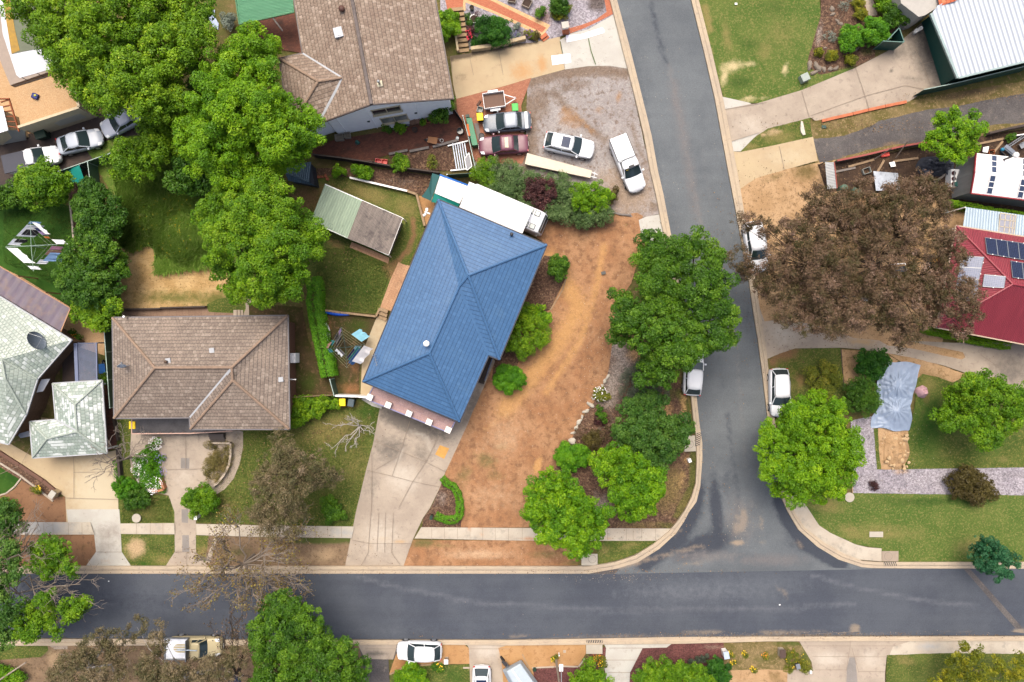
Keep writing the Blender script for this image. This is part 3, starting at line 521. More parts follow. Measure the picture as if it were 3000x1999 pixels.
sheet('side_road',NS_W+px('1723,1683 2556,1668')+NS_E[::-1],G['asphalt'],res=.45,masks={'ma':[(L,[(1906,10),(1925,90),(1940,150),(1955,195)],4,1.0),(L,[(2130,1210),(2145,1330),(2165,1450),(2150,1560)],5,.75),(L,[(2098,1000),(2118,1140)],4,.55),(L,[(2034,1440),(2020,1500),(1980,1575),(1890,1640)],30,1.7),(L,[(2290,1470),(2310,1520),(2360,1590),(2460,1648)],22,1.7),(E,2060,1600,90,34,-20,1.4),(E,2100,1500,18,110,-5,1.3),(E,2330,1580,40,40,40,.6),(E,2130,1420,26,60,0,.5),(L,[(1815,30),(1850,140),(1890,290),(1945,560)],5,.5)],'mb':[(L,[(2177,1500),(2180,1530),(2170,1550)],12,.95),(E,2160,1592,20,8,0,1.2),(L,[(2158,1520),(2155,1560)],7,.8),(L,[(1810,1664),(1870,1648)],5,1.0),(L,[(1880,1643),(1960,1625),(2060,1600)],7,.65),(L,[(1975,1571),(1995,1545)],4,.6),(E,2230,1530,8,30,0,.6),(E,2030,1650,60,10,-10,.5),(E,2235,1592,12,8,0,.6),(L,[(2330,1585),(2350,1600)],5,.6)],'mc':[(E,2170,1520,60,90,0,.6),(L,[(1960,190),(1990,330),(2020,500),(2060,700)],10,.6),(E,2060,1630,120,22,0,.7),(L,[(2160,1040),(2175,1250),(2190,1400)],4,.6),(L,[(2060,440),(2080,600)],6,.4)],'md':[(L,[(1975,250),(2010,450),(2040,620)],24,.6),(E,2260,1640,120,20,0,.8)]})
sheet('road_patch',px('1724,1674 1790,1666 1815,1668 1800,1682 1724,1682'),G['asphalt_old'])
sheet('road_trench',Z(2250,1499,'1790,520 1850,520 2345,1075 2275,1075'),G['asphalt_old'])
# --- kerbs: a cast strip with a raised back and a flat gutter tray
def kerb(outer,inner,h=.13,name='kerb'):
 n=len(outer);m=MB();m.v=[]
 prof=[(0.0,h-.02),(.06,h),(.42,h-.005),(.56,.045),(1.0,.035)]
 z0=.0016*(_lvl[0]+1)
 for i in range(n):
  a,b=P(*outer[i]),P(*inner[i])
  m.v+=[tuple(a)[:2]+(-.02,)]+[((a.lerp(b,t)).x,(a.lerp(b,t)).y,z0+z)for t,z in prof]+[tuple(b)[:2]+(-.02,)]
 k=len(prof)+2
 for i in range(n-1):
  for j in range(k-1):m.f.append((i*k+j,i*k+j+1,(i+1)*k+j+1,(i+1)*k+j))
 me=bpy.data.meshes.new(name);me.from_pydata(m.v,[],m.f);me.update()
 if sum(p.normal.z for p in me.polygons)<0:me.flip_normals()
 at=me.attributes.new('mb','FLOAT','POINT')
 o=link_mesh(name,me,G['kerb']);return tag(o,kind='structure')
def densify(a,b,k=6):
 oa,ob=[],[]
 for i in range(len(a)-1):
  for j in range(k):t=j/k;oa.append(tuple(np.array(a[i])*(1-t)+np.array(a[i+1])*t));ob.append(tuple(np.array(b[i])*(1-t)+np.array(b[i+1])*t))
 return oa+[a[-1]],ob+[b[-1]]
KW_O=px('1785,-40 1785,0 1820,137 1857,281 1885,399 1903,500 1920,573 1945,701 1974,850 1999,1000 2022,1156 2030,1236 2037,1275 2039,1348 2036,1415 2024,1455 2004,1495 1985,1523 1960,1553 1916,1590 1858,1626 1800,1645 1723,1657')
kerb(KW_O,NS_W);kerb(px('-60,1657 400,1657 1000,1657 1400,1657 1723,1657'),px('-60,1679 400,1679 1000,1679 1400,1679 1723,1679'))
KE_O=px('2033,-40 2044,0 2083,153 2116,293 2157,500 2178,624 2212,822 2224,915 2238,1000 2249,1083 2265,1217 2284,1340 2302,1440 2328,1505 2355,1544 2416,1591 2473,1623 2525,1642 2569,1645')
kerb(KE_O,NS_E);kerb(px('2569,1645 2700,1645 2850,1645 3060,1645'),px('2556,1663 2700,1664 2850,1664 3060,1665'))
kerb(px('-60,1889 750,1888 1300,1886 1500,1888 2000,1883 2250,1876 3060,1875'),px('-60,1868 750,1873 1300,1873 1500,1873 2000,1864 2250,1863 3060,1862'))
# --- joints and cracks in the paving
jm=MB()
def joint(pts,wpx=1.0,z=None):
 z=.0016*(_lvl[0]+3)
 for a,b in zip(pts[:-1],pts[1:]):
  a,b=P(a[0],a[1],z),P(b[0],b[1],z);d=(b-a);s=Vector((-d.y,d.x,0)).normalized()*(wpx/PXM/2)
  jm.add([a-s,b-s,b+s,a+s],[(0,1,2,3)])
for x in(128,155,200,240,400,440,477,612,648,690,770,820,884,923,960,1000):joint([(x,1533 if x<500 else 1541),(x+.5,1566 if x<500 else 1573)])
for x in(1265,1302,1340,1377,1414,1451,1490,1530,1780,1835,1855,1880,1921):joint([(x,1547),(x,1583)])
for s,t in(((750,1000),'1415,730 1330,1000 1250,1240'),((750,1000),'1680,870 1560,1110 1440,1290 1310,1530'),((750,1000),'1015,1185 1250,1240 1440,1290 1690,1340'),((750,1000),'1085,920 1320,1010 1560,1110 1740,1200'),((750,1000),'1062,1000 1065,1200 1060,1568'),((750,1000),'1100,1180 1300,1060'),((750,1499),'875,260 1040,295 1430,295'),((750,1499),'1055,10 1035,290 1030,380 970,490'),((750,1499),'1128,10 1110,370'),((750,1499),'1190,10 1180,370'),((750,1499),'1262,10 1245,380 1325,490'),((0,1000),'0,1220 190,1140 275,980'),((0,1000),'675,1060 675,1440'),((0,1000),'600,1440 1085,1455'),((0,1000),'675,1205 1060,1200'),((0,1000),'1530,1180 1870,1172'),((0,1000),'1703,870 1703,1180'),((0,1499),'885,372 1118,372'),((0,1499),'1605,372 1805,372'),((0,1499),'1710,375 1712,495'),((2250,0),'310,835 380,1075'),((2250,0),'805,625 860,780 930,1000'),((2250,0),'1340,430 1420,590 1500,800'),((2250,0),'1420,590 1590,540'),((2250,0),'390,1065 900,880 1260,785 1430,820'),((2250,0),'105,1345 150,1555'),((1500,0),'1955,1005 2340,940'),((1500,0),'2015,1300 2270,1220'),((2250,1000),'700,-50 740,60'),((2250,1000),'1960,130 2140,250'),((2250,1499),'310,1235 1225,1235'),((2250,1499),'410,1332 1100,1335'),((2250,1499),'755,1180 755,1235'),((2250,1499),'755,1235 720,1460'),((2250,1499),'770,1250 835,1480'),((2250,1499),'430,1455 720,1455'),((2250,1499),'835,1470 1075,1470'),((1500,1499),'890,1255 1200,1255'),((1500,1499),'860,1365 1140,1365'),((1500,1499),'880,1480 1085,1480'),((750,1499),'1950,1262 2330,1262'),((750,1499),'1000,1262 1290,1262'),((1300,0),'360,800 410,1035'),((1300,0),'755,700 820,1035'),((1300,0),'1610,570 1670,945')):
 k=K4 if s==(1300,0)else 3.136
 joint(Z(s[0],s[1],t,k),1.1)
for i in range(60):
 t=i/60;
for xs in range(40,1723,48):joint([(xs+(xs*7)%11,1657.5),(xs+(xs*7)%11,1668)],.7)
for xs in range(2600,3000,44):joint([(xs,1645),(xs,1655)],.7)
for xs in range(40,3000,52):joint([(xs,1880 if xs<1900 else 1868),(xs,1887 if xs<1900 else 1876)],.7)
o=jm.build('paving_joints',plain('joint_dirt',C(160,144,128),.95),origin=False);tag(o,kind='structure')
jm=MB()
joint(Z(1300,0,'1995,530 2030,700 2095,890',K4),2.2);joint(Z(1300,0,'1605,570 1640,740',K4),1.8)
tag(jm.build('joint_weeds',plain('weed_green',C(96,118,60),.9),origin=False),kind='structure')
# ================= buildings =================
def inset(pts,d):
 p=[Vector((q[0],q[1]))for q in pts];n=len(p);out=[]
 area=sum(p[i].x*p[(i+1)%n].y-p[(i+1)%n].x*p[i].y for i in range(n));sg=1 if area>0 else-1
 for i in range(n):
  a,b,c=p[i-1],p[i],p[(i+1)%n];e1,e2=(b-a).normalized(),(c-b).normalized()
  n1,n2=Vector((-e1.y,e1.x))*sg,Vector((-e2.y,e2.x))*sg
  m=n1+n2;k=m.length_squared
  out.append(b+m*(2*d/k if k>.15 else 0))
 return out
M_WHITE=plain('white_paint',(.72,.72,.70),.5);M_CREAM=plain('cream_render',C(222,206,172),.8)
M_GUT=plain('pale_gutter',C(190,194,198),.4);M_DARKG=plain('dark_gutter',C(40,44,60),.5);M_WOOD=plain('weathered_timber',C(168,142,112),.85,var=.3)
M_BRICKW=uvmat_brick('wall_brick',C(140,92,70),C(120,78,60),C(150,130,112),.24,.086);M_GLASS=plain('dark_window_glass',(.02,.03,.035),.06,0,.6,var=.05)
M_STEEL=plain('galvanised_steel',C(176,180,184),.4,.6);M_DARK=plain('dark_metal',(.03,.03,.035),.5)
def roof_mesh(V,faces,name='roof'):
 me=bpy.data.meshes.new(name);me.from_pydata([tuple(v)for v in V],[],faces);me.update()
 for p in me.polygons:
  if p.normal.z<0:p.flip()
 me.update();slope_uv(me);return me
def caps(m,V,pairs,r=.12,seg=.42,lift=.02):
 for i,j in pairs:
  a,b=V[i].copy(),V[j].copy();a.z+=lift;b.z+=lift;k=max(1,int((b-a).length/seg))
  for q in range(k):
   m.tube(a.lerp(b,q/k),a.lerp(b,(q+1)/k),r*1.12,r*.95,8)
 return m
def strips(m,V,pairs,wd=.3,lift=.012):
 for i,j in pairs:
  a,b=V[i]+Vector((0,0,lift)),V[j]+Vector((0,0,lift));m.beam(a,b,wd,.02)
 return m
def house(name,label,cat,V,faces,loop,roofmat,wallmat,gutmat,capmat=None,cappairs=(),valleys=(),vmat=None,ins=.45,gut=True,wz=0.0,wall=True,gutpairs=None,capr=.12,group=None):
 W=[P(*v)for v in V]
 base=sum((W[i]for i in loop),Vector())/len(loop);base.z=0
 root=thing(name,label,cat,base,group=group)
 rf=link_mesh('roof',roof_mesh(W,faces),roofmat,root)
 if cappairs:caps(MB(),W,cappairs,capr).build('ridge_cap',capmat,rf,smooth=False)
 if valleys:strips(MB(),W,valleys).build('valley_flashing',vmat or M_GUT,rf)
 lp=[W[i]for i in loop];n=len(lp)
 if gut:
  m=MB();out=inset([(p.x,p.y)for p in lp],-.05)
  prs=gutpairs if gutpairs is not None else[(i,(i+1)%n)for i in range(n)]
  for i,j in prs:
   m.beam((out[i].x,out[i].y,lp[i].z-.07),(out[j].x,out[j].y,lp[j].z-.07),.11,.13)
  (m.each if gutpairs else m.build)('gutter',gutmat,root)
 if wall:
  q=inset([(p.x,p.y)for p in lp],ins);me=bpy.data.meshes.new('wall')
  vs=[(v.x,v.y,wz)for v in q]+[(v.x,v.y,p.z-.06+(.0))for v,p in zip(q,lp)]
  me.from_pydata(vs,[],[(i,(i+1)%n,n+(i+1)%n,n+i)for i in range(n)]);me.update()
  slope_uv(me);link_mesh('wall',me,wallmat,root)
 return root,W,lp
def hat(name,mat,parent,at,prof,n=14):return MB().lathe(at,prof,n).build(name,mat,parent,smooth=True)
def surf_z(W,tri,x,y):
 a,b,c=(W[i]for i in tri);nrm=(b-a).cross(c-a);return a.z-((x-a.x)*nrm.x+(y-a.y)*nrm.y)/nrm.z
def on_roof(W,tri,px_,py_):
 z=W[tri[0]].z
 for _ in range(6):
  p=P(px_,py_,z);z=surf_z(W,tri,p.x,p.y)
 return P(px_,py_,z)
 # --- blue roofed corner house
T_BLUE=uvmat_tile('blue_painted_tiles',C(74,117,164),C(71,113,159),C(79,122,169),.30,.36,.5,.45,.35,.06,.12,offset=False,joint=.2,stain=(C(84,124,166),.4))
M_BLUE=plain('blue_ridge_paint',C(80,121,166),.4,var=.1)
bV=[(1284,586,4.6),(1601,718,4.6),(1463,1053,4.6),(1431,1041,4.6),(1346,1236,4.6),(1064,1118,4.6),(1372,807,6.9),(1344,841,6.5),(1258,1035,6.5)]
blue,bW,bl=house('blue_roofed_house','large house on the corner block with a bright blue tiled hip roof','house',bV,[(0,1,6),(1,2,6),(6,2,3,7),(3,4,8,7),(4,5,8),(5,0,6,7,8)],[0,1,2,3,4,5],T_BLUE,M_BRICKW,M_DARKG,M_BLUE,[(0,6),(1,6),(2,6),(6,7),(7,8),(8,5),(8,4)],[(3,7)],M_BLUE,.5)
pz=2.5
fl=px('1094,1133 1333,1236 1316,1268 1074,1170')
tm=MB().prism([P(a,b,pz).to_2d()for a,b in fl],pz-.22,pz);me=bpy.data.meshes.new('terrace_floor');me.from_pydata(tm.v,[],tm.f);me.update();planar_uv(me,R(-23))
link_mesh('terrace_floor',me,uvmat_brick('terrace_tiles',C(206,172,166),C(192,156,150),C(168,146,164),.4,.4,.35),blue)
m=MB()
for a,b in((fl[2],fl[3]),(fl[3],fl[0]),(fl[1],fl[2])):m.beam(P(*a,pz+.03),P(*b,pz+.03),.1,.12)
m.build('terrace_kerb',plain('lilac_tile_trim',C(150,148,188),.4),blue)
m0=None
for(x,y)in((1083,1164),(1137,1187),(1198,1212),(1257,1237),(1313,1260)):
 p=P(x,y,3.0)
 if m0 is None:
  a=MB().box((0,0,-1.5),(.46,.46,2.9),R(-23)).build('pillar',plain('white_render_pillar',(.66,.64,.6),.7),blue,world=False);c=MB().box((0,0,0),(.54,.54,.1),R(-23)).build('pillar_cap',plain('white_render_pillar',None),a,world=False,bevel=.015)
  m0=a;q=a
 else:
  q=m0.copy();COL.objects.link(q);q.parent=blue
  cc=m0.children[0].copy();COL.objects.link(cc);cc.parent=q
 q.location=p-blue.location
m=MB();a,b=P(1085,1165,0),P(1318,1268,0)
for t in(.06,.30,.54,.78):p=a.lerp(b,t+.02);q=a.lerp(b,t+.2);d=Vector((-(b-a).y,(b-a).x,0)).normalized()*1.0;m.beam(p+d+Vector((0,0,1.1)),q+d+Vector((0,0,1.1)),.06,2.1)
m.each('garage_door',plain('brown_garage_door',C(96,80,66),.6),blue)
hat('roof_vent',M_WHITE,bpy.data.objects['roof'],on_roof(bW,(3,7,8),1250,1007),[(.16,0),(.16,.15),(.27,.17),(.26,.25),(.12,.33),(0.01,.35)])
hat('vent_pipe',M_DARK,bpy.data.objects['roof'],on_roof(bW,(0,1,6),1499,688),[(.12,-.1),(.12,.3),(.15,.3),(.15,.38),(.02,.4)])
m=MB();p=on_roof(bW,(5,0,8),1098,1042);m.tube(p,p+Vector((0,0,1.1)),.025);a,b=P(1096,1036,p.z+1.0),P(1104,1073,p.z+1.0);m.tube(a,b,.02)
for t in(.1,.3,.5,.7,.9):q=a.lerp(b,t);m.tube(q+Vector((-.22+.1*t,-.05,0)),q+Vector((.22-.1*t,.05,0)),.012,n=4)
tag(m.build('tv_antenna',M_STEEL),'thin silver television aerial standing on the western slope of the blue roof','aerial')
m=MB();m.box((0,0,0),(.5,.1,.1));m.tube((-.1,.1,-.05),(-.2,.35,-.2),.1,.13);m.tube((-.1,-.1,-.05),(-.25,-.3,-.2),.1,.13)
o=m.build('floodlight',M_WHITE,blue,world=False);o.location=P(1252,624,4.4)-blue.location;o.rotation_euler=(0,0,R(-20))
st=thing('side_steps','dark timber steps running down beside the blue roofed house','steps',P(1425,1085,0))
m=MB();c1,c2=P(1433,1045,2.0),P(1408,1118,.3)
for i in range(9):q=c1.lerp(c2,i/8);m.box((q.x,q.y,q.z),(.75,.3,.05),R(-19))
m.each('tread',plain('dark_step_timber',C(70,60,54),.8),st)
m=MB();off=Vector((.42,.14,0));m.tube(c1+off+Vector((0,0,.9)),c2+off+Vector((0,0,.9)),.035)
for i in range(5):q=c1.lerp(c2,i/4)+off;m.tube((q.x,q.y,max(0,q.z-.3)),q+Vector((0,0,.9)),.025)
m.build('handrail',plain('blue_grey_steel',C(104,124,158),.5),st)
# --- brown tiled house
T_BR=uvmat_tile('brown_concrete_tiles',C(154,140,128),C(142,128,117),C(170,156,143),.30,.33,.3,.8,.2,.3,.6,stain=(C(164,148,134),.25))
M_BRC=plain('tan_ridge_mortar',C(164,140,120),.85,var=.25)
hV=[(330,932,3.9),(842,926,3.9),(847,1257,3.9),(558,1257,3.9),(556,1223,3.9),(335,1225,3.9),(454,1078,5.9),(679,1077,5.9),(682,1115,5.6)]
brown,hW,hl=house('brown_roofed_house','house with a brown concrete tile hip roof and a green fence on its left','house',hV,[(0,1,7,6),(5,0,6),(4,5,6,7),(3,4,7,8),(2,3,8),(1,2,8,7)],[0,1,2,3,4,5],T_BR,M_BRICKW,plain('grey_gutter',C(120,116,118),.5),M_BRC,[(0,6),(5,6),(6,7),(1,7),(7,8),(8,3),(8,2)],[(4,7)],None,.5)
bz=1.5
m=MB().prism([P(x,y,bz).to_2d()for x,y in px('386,1226 560,1224 690,1258 679,1264 560,1270 386,1271')],bz-.2,bz)
m.build('balcony_floor',plain('wet_dark_concrete',C(78,76,78),.35,var=.5,scale=1.2),brown)
m=MB();rz=bz+.95;rp=[P(x,y,rz)for x,y in px('386,1227 386,1271 560,1270 681,1263')]
for a,b in zip(rp[:-1],rp[1:]):
 m.beam(a,b,.09,.06);k=int((b-a).length/.9)
 for i in range(k+1):q=a.lerp(b,i/max(1,k));m.tube((q.x,q.y,bz),q,.025)
m.build('balcony_rail',plain('pink_rail_paint',C(214,178,160),.6),brown)
brf=[o for o in brown.children if o.name.startswith('roof')][0]
for(x,y,tri)in((493,1057,(0,1,6)),(621,1027,(0,1,6)),(823,1112,(1,2,8))):
 p=on_roof(hW,tri,x,y);MB().box(p+Vector((0,0,.03)),(.42,.42,.1),R(8)).build('roof_flashing',M_GUT,brf);
hat('vent_pipe',plain('rusty_pipe',C(96,76,62),.7),brf,on_roof(hW,(0,1,6),489,1060),[(.11,-.1),(.11,.25),(.14,.25),(.13,.32),(.02,.33)])
hat('vent_pipe',M_WHITE,brf,on_roof(hW,(0,1,6),374,929),[(.08,-.1),(.08,.6),(.12,.6),(.1,.7),(.02,.7)])
MB().box(P(858,1049,1.0),(.85,.9,1.3)).build('cooler_box',M_WHITE,brown,bevel=.03)
MB().box(P(858,1112,2.6),(.6,.08,.08)).build('flue_arm',M_WHITE,brown)
def sat_dish(name,label,p,r,az,tilt,mat,mast=1.0,group=None):
 t=thing(name,label,'satellite dish',p,group=group);m=MB();n=20;k=5
 Rm=Matrix.Rotation(az,3,'Z')@Matrix.Rotation(tilt,3,'Y');c=Vector((0,0,mast));vs=[]
 for side in(0,.03):
  for j in range(k+1):
   rr=r*j/k
   for i in range(n):a=2*math.pi*i/n;vs.append(c+Rm@Vector((rr*math.cos(a),rr*math.sin(a)*.92,rr*rr*.32/r-side)))
 N=n*(k+1)
 for b in(0,N):
  for j in range(k):
   for i in range(n):q=(b+j*n+i,b+j*n+(i+1)%n,b+(j+1)*n+(i+1)%n,b+(j+1)*n+i);m.f.append(q if b==0 else q[::-1])
 for i in range(n):m.f.append((k*n+i,N+k*n+i,N+k*n+(i+1)%n,k*n+(i+1)%n))
 m.v=[tuple(v)for v in vs];m.build('reflector',mat,t,smooth=True,world=False)
 f=c+Rm@Vector((0,0,r*.95));m=MB()
 for a in(0,2.1,4.2):m.tube(c+Rm@Vector((r*.95*math.cos(a),r*.88*math.sin(a),.3*r)),f,.018,n=5)
 m.tube(f-Rm@Vector((0,0,.1)),f+Rm@Vector((0,0,.1)),.07);m.build('feed_arm',M_STEEL,t,world=False)
 MB().tube((0,0,-.3),c-Rm@Vector((0,0,.04)),.04).tube((0,0,mast*.5),c+Vector((.4,.2,-mast)),.025).build('mast',M_STEEL,t,world=False)
 return t
sat_dish('satellite_dish','small blue grey satellite dish on the left end of the brown tiled roof',on_roof(hW,(5,0,6),372,1075),.38,R(80),R(75),plain('dish_blue_grey',C(112,126,146),.5),.9)
# --- northern tiled house with the white gable wall
T_NW=uvmat_tile('weathered_brown_tiles',C(164,146,130),C(150,131,116),C(184,166,150),.30,.34,.3,.8,.2,.3,.6,stain=(C(148,126,112),.3))
T_NWG=T_NW
nV=[(861,-8,5.2),(887,157,5.2),(819,172,5.2),(849,378,5.2),(938,349,5.2),(948,357,5.2),(1088,306,7.3),(1327,289,5.2),(1272,-14,5.2),(1030,-9,7.3),(932,239,6.5),(1002,228,6.35)]
north,nW,nl=house('white_walled_house','big tiled house with a skylight and a white gable wall facing the brick yard','house',nV,[(0,1,11,4,5,6,9),(9,6,7,8),(1,2,10,11),(2,3,10),(3,4,11,10)],[0,1,2,3,4,5,6,7,8,9],T_NW,plain('white_bagged_wall',(.88,.89,.9),.7,var=.05),plain('brown_gutter',C(92,80,76),.5),M_BRC,[(2,10),(3,10),(10,11)],[(1,11),(11,4)],None,.35,gutpairs=[(0,1),(1,2),(2,3),(3,4),(7,8)])
nrf=[o for o in north.children if o.name.startswith('roof')][0]
caps(MB(),nW,[(9,6)],.15).build('ridge_cap',plain('grey_ridge_mortar',C(126,116,112),.9,var=.35),nrf)
m=MB();m.beam(nW[5]+Vector((0,0,-.08)),nW[6]+Vector((0,0,-.08)),.1,.16);m.beam(nW[6]+Vector((0,0,-.08)),nW[7]+Vector((0,0,-.08)),.1,.16);m.build('barge_board',plain('brown_gutter',None),north)
p=on_roof(nW,(0,1,9),992,97);sk=MB().box(p+Vector((0,0,.08)),(.74,.86,.22),R(14)).build('skylight',plain('skylight_frame',C(190,196,204),.4),nrf,bevel=.02)
MB().box(p+Vector((0,0,.2)),(.46,.56,.06),R(14)).build('skylight_glass',plain('skylight_pane',C(206,214,226),.15),sk)
hat('roof_vent',plain('brown_vent',C(98,66,56),.6),nrf,on_roof(nW,(0,1,9),1003,30),[(.15,-.1),(.15,.25),(.27,.26),(.25,.36),(.1,.45),(.01,.46)])
p=on_roof(nW,(6,7,9),1112,246);fb=MB().box(p+Vector((0,0,.03)),(.5,.5,.06),R(8)).build('flue_flashing',plain('cream_flashing',C(212,206,178),.6),nrf)
hat('flue_pipe',M_STEEL,nrf,p,[(.09,-.1),(.09,.55),(.13,.56),(.12,.68),(.02,.7)])
# windows on the gable wall (wall line between the inset corners under vertices 5 and 7)
ql=inset([(v.x,v.y)for v in nl],.35);wa,wb=ql[5],ql[7]
def wall_window(parent,a,b,t0,t1,z0,z1,frame,glass,panes=2,out=-1):
 d=(b-a);L=d.length;u=d.normalized();nrm=Vector((u.y,-u.x))*(1 if out<0 else-1)
 ang=math.atan2(u.y,u.x);c=a+d*((t0+t1)/2)+nrm*.03;w_=L*(t1-t0)
 f=MB();ho=.06
 for zz in(z0,z1):f.box((c.x,c.y,zz),(w_+.12,.1,.1),ang)
 for i in range(panes+1):
  q=a+d*(t0+(t1-t0)*i/panes)+nrm*.03;f.box((q.x,q.y,(z0+z1)/2),(.07,.09,z1-z0-.1),ang)
 sl_=c+nrm*.06;f.box((sl_.x,sl_.y,z0-.08),(w_+.2,.22,.06),ang)
 fo=f.build('window',frame,parent)
 g=MB();g.box((c.x-nrm.x*.012,c.y-nrm.y*.012,(z0+z1)/2),(w_-.04,.03,z1-z0-.1),ang);g.build('pane',glass,fo)
M_SILL=plain('cream_window_frame',C(222,208,176),.6)
wall_window(north,wa,wb,.37,.60,3.7,4.9,M_SILL,M_GLASS);wall_window(north,wa,wb,.40,.62,.9,2.4,M_SILL,plain('curtained_glass',C(150,152,148),.12))
m=MB()
for t in(.075,.335,.725):q=wa.lerp(wb,t);m.box((q.x,q.y,2.4),(.1,.1,4.8))
m.each('downpipe',plain('white_bagged_wall',None),north)
m=MB()
for t in(.30,.70):q=wa.lerp(wb,t);m.box((q.x,q.y,2.2),(.22,.14,.22))
m.each('wall_vent',plain('dark_green_vent',C(46,84,78),.5),north)
# --- green awning roof over its back patio
aV=[(690,-6,2.9),(701,72,2.9),(862,36,3.0),(857,-8,3.0)]
W4=[P(*v)for v in aV];aw=thing('patio_awning','green ribbed awning roof over the patio at the top edge','awning',(W4[0]+W4[2])/2-Vector((0,0,2.95)))
link_mesh('roof',roof_mesh(W4,[(0,1,2,3)]),uvmat_corr('green_awning_sheet',C(96,164,122),C(86,152,112),.13,.4,lines=.15),aw)
m=MB();m.beam(W4[1],W4[2],.1,.14);m.beam(W4[0],W4[1],.1,.14);m.build('gutter',plain('green_trim',C(40,120,72),.5),aw)
m=MB();
for q in(W4[1].lerp(W4[2],.04),W4[1].lerp(W4[2],.6)):m.box((q.x,q.y,1.4),(.1,.1,2.8))
m.each('post',M_WHITE,aw)
# --- western pale green tiled house, its carport, awning
T_GR=uvmat_tile('pale_green_tiles',C(176,188,176),C(162,176,164),C(190,202,192),.30,.33,.55,.3,.5,.1,.6,hl=(C(226,234,230),.22,.56))  # whitish patches are sheen painted into the tile colour
T_GRC=uvmat_tile('wet_green_tiles_painted_sheen',C(176,190,178),C(164,180,168),C(196,206,198),.30,.33,.6,.25,.6,.08,.6,hl=(C(232,240,236),.75,.5))  # stronger painted sheen: white reflections mixed into the base colour
M_GRC=plain('green_ridge',C(184,196,184),.4)
gV=[(-150,780,3.4),(207,997,3.4),(108,1110,3.4),(75,1214,3.4),(24,1301,3.4),(-150,1260,3.4),(6,1054,4.9),(16,1110,4.9),(-150,1030,5.2)]
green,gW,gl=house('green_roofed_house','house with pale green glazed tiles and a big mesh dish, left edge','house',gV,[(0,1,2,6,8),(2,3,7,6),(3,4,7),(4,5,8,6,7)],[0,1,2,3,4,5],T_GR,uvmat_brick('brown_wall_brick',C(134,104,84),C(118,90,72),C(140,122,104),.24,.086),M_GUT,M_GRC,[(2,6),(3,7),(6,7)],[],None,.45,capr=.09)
grf=[o for o in green.children if o.name.startswith('roof')][0]
MB().box(on_roof(gW,(0,1,2),60,943)+Vector((0,0,.1)),(.4,.5,.2),R(-20)).build('roof_flashing',plain('green_ridge',None),grf)
p1,p2=P(140,1112,2.3),P(113,1148,2.3)
m=MB();m.hexa([P(103,1151,2.0),P(126,1147,1.9),P(147,1110,1.9),P(122,1112,2.0)],[P(103,1151,2.1),P(126,1147,2.0),P(147,1110,2.0),P(122,1112,2.1)]);wn_=m.build('window_awning',M_WHITE,green)
m=MB();m.hexa([P(50,1272,1.7),P(84,1263,1.6),P(90,1278,1.6),P(60,1284,1.7)],[P(50,1272,1.8),P(84,1263,1.7),P(90,1278,1.7),P(60,1284,1.8)]);m.build('window_awning',plain('grey_lattice',C(170,176,186),.5),green)
sat_dish('mesh_dish','large grey mesh satellite dish standing on the pale green roof',on_roof(gW,(0,1,2),128,1002),.95,R(25),R(80),plain('dark_dish_mesh',C(120,132,146),.5),1.3)
cV=[(155,1125,2.5),(297,1116,2.5),(311,1327,2.5),(96,1341,2.5),(88,1237,2.5),(164,1231,2.5),(220,1186,3.7),(226,1265,3.7),(138,1286,3.35)]
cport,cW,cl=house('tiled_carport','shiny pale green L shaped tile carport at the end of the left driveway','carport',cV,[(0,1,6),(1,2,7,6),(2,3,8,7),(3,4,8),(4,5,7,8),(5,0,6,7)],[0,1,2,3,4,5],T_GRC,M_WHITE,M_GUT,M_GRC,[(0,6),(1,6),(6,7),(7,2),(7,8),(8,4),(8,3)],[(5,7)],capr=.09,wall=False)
m=MB()
for v,q in zip(cl,inset([(v.x,v.y)for v in cl],.3)):m.box((q.x,q.y,1.2),(.12,.12,2.4))
m.each('post',M_WHITE,cport)
W4=[P(*v)for v in[(-40,757,3.0),(207,903,3.0),(179,972,3.15),(-40,840,3.15)]]
aw=thing('shade_awning','translucent purplish brown sheet awning along the back of the pale green roof','awning',Vector((W4[1].x,W4[1].y,0)))
link_mesh('roof',roof_mesh(W4,[(0,1,2,3)]),uvmat_corr('smoky_polycarbonate',C(118,106,122),C(104,92,106),.8,.35,lines=.12,stain=C(136,116,112),sthr=(.45,.7)),aw)
m=MB();m.beam(W4[0],W4[1],.08,.12);m.beam(W4[1],W4[2],.08,.12)
for t in(.35,.68,.98):q=W4[0].lerp(W4[1],t);m.box((q.x,q.y,1.4),(.1,.1,2.8))
m.build('frame',plain('tan_awning_frame',C(196,150,112),.7),aw)
pg=thing('slat_pergola','blue grey slatted pergola roof behind the L shaped carport','pergola',P(250,1060,0))
m=MB();a0,a1,b0,b1=P(228,1006,2.4),P(283,1005,2.4),P(232,1120,2.4),P(285,1118,2.4)
for i in range(36):t=i/35;m.beam(a0.lerp(b0,t),a1.lerp(b1,t),.055,.04)
m.build('slat',plain('slate_blue_slat',C(118,128,156),.5),pg)
m=MB();m.beam(P(222,1006,2.42),P(226,1120,2.42),.3,.14);m.beam(a1,b1,.1,.14)
for q in(a0,a1,b0,b1):m.box((q.x,q.y,1.15),(.1,.1,2.3))
m.build('frame',plain('slate_blue_slat',None),pg)
m=MB();m.hexa([P(183,1010,.6),P(216,1008,.6),P(218,1122,.6),P(183,1122,.6)],[P(183,1010,.7),P(216,1008,.7),P(218,1122,.7),P(183,1122,.7)])
tag(m.build('side_platform',plain('dark_platform_surface',C(62,50,46),.8,var=.3)),'dark stained deck between the pale green house and the slatted pergola','deck')  # dark slab filling the gap left of the pergola
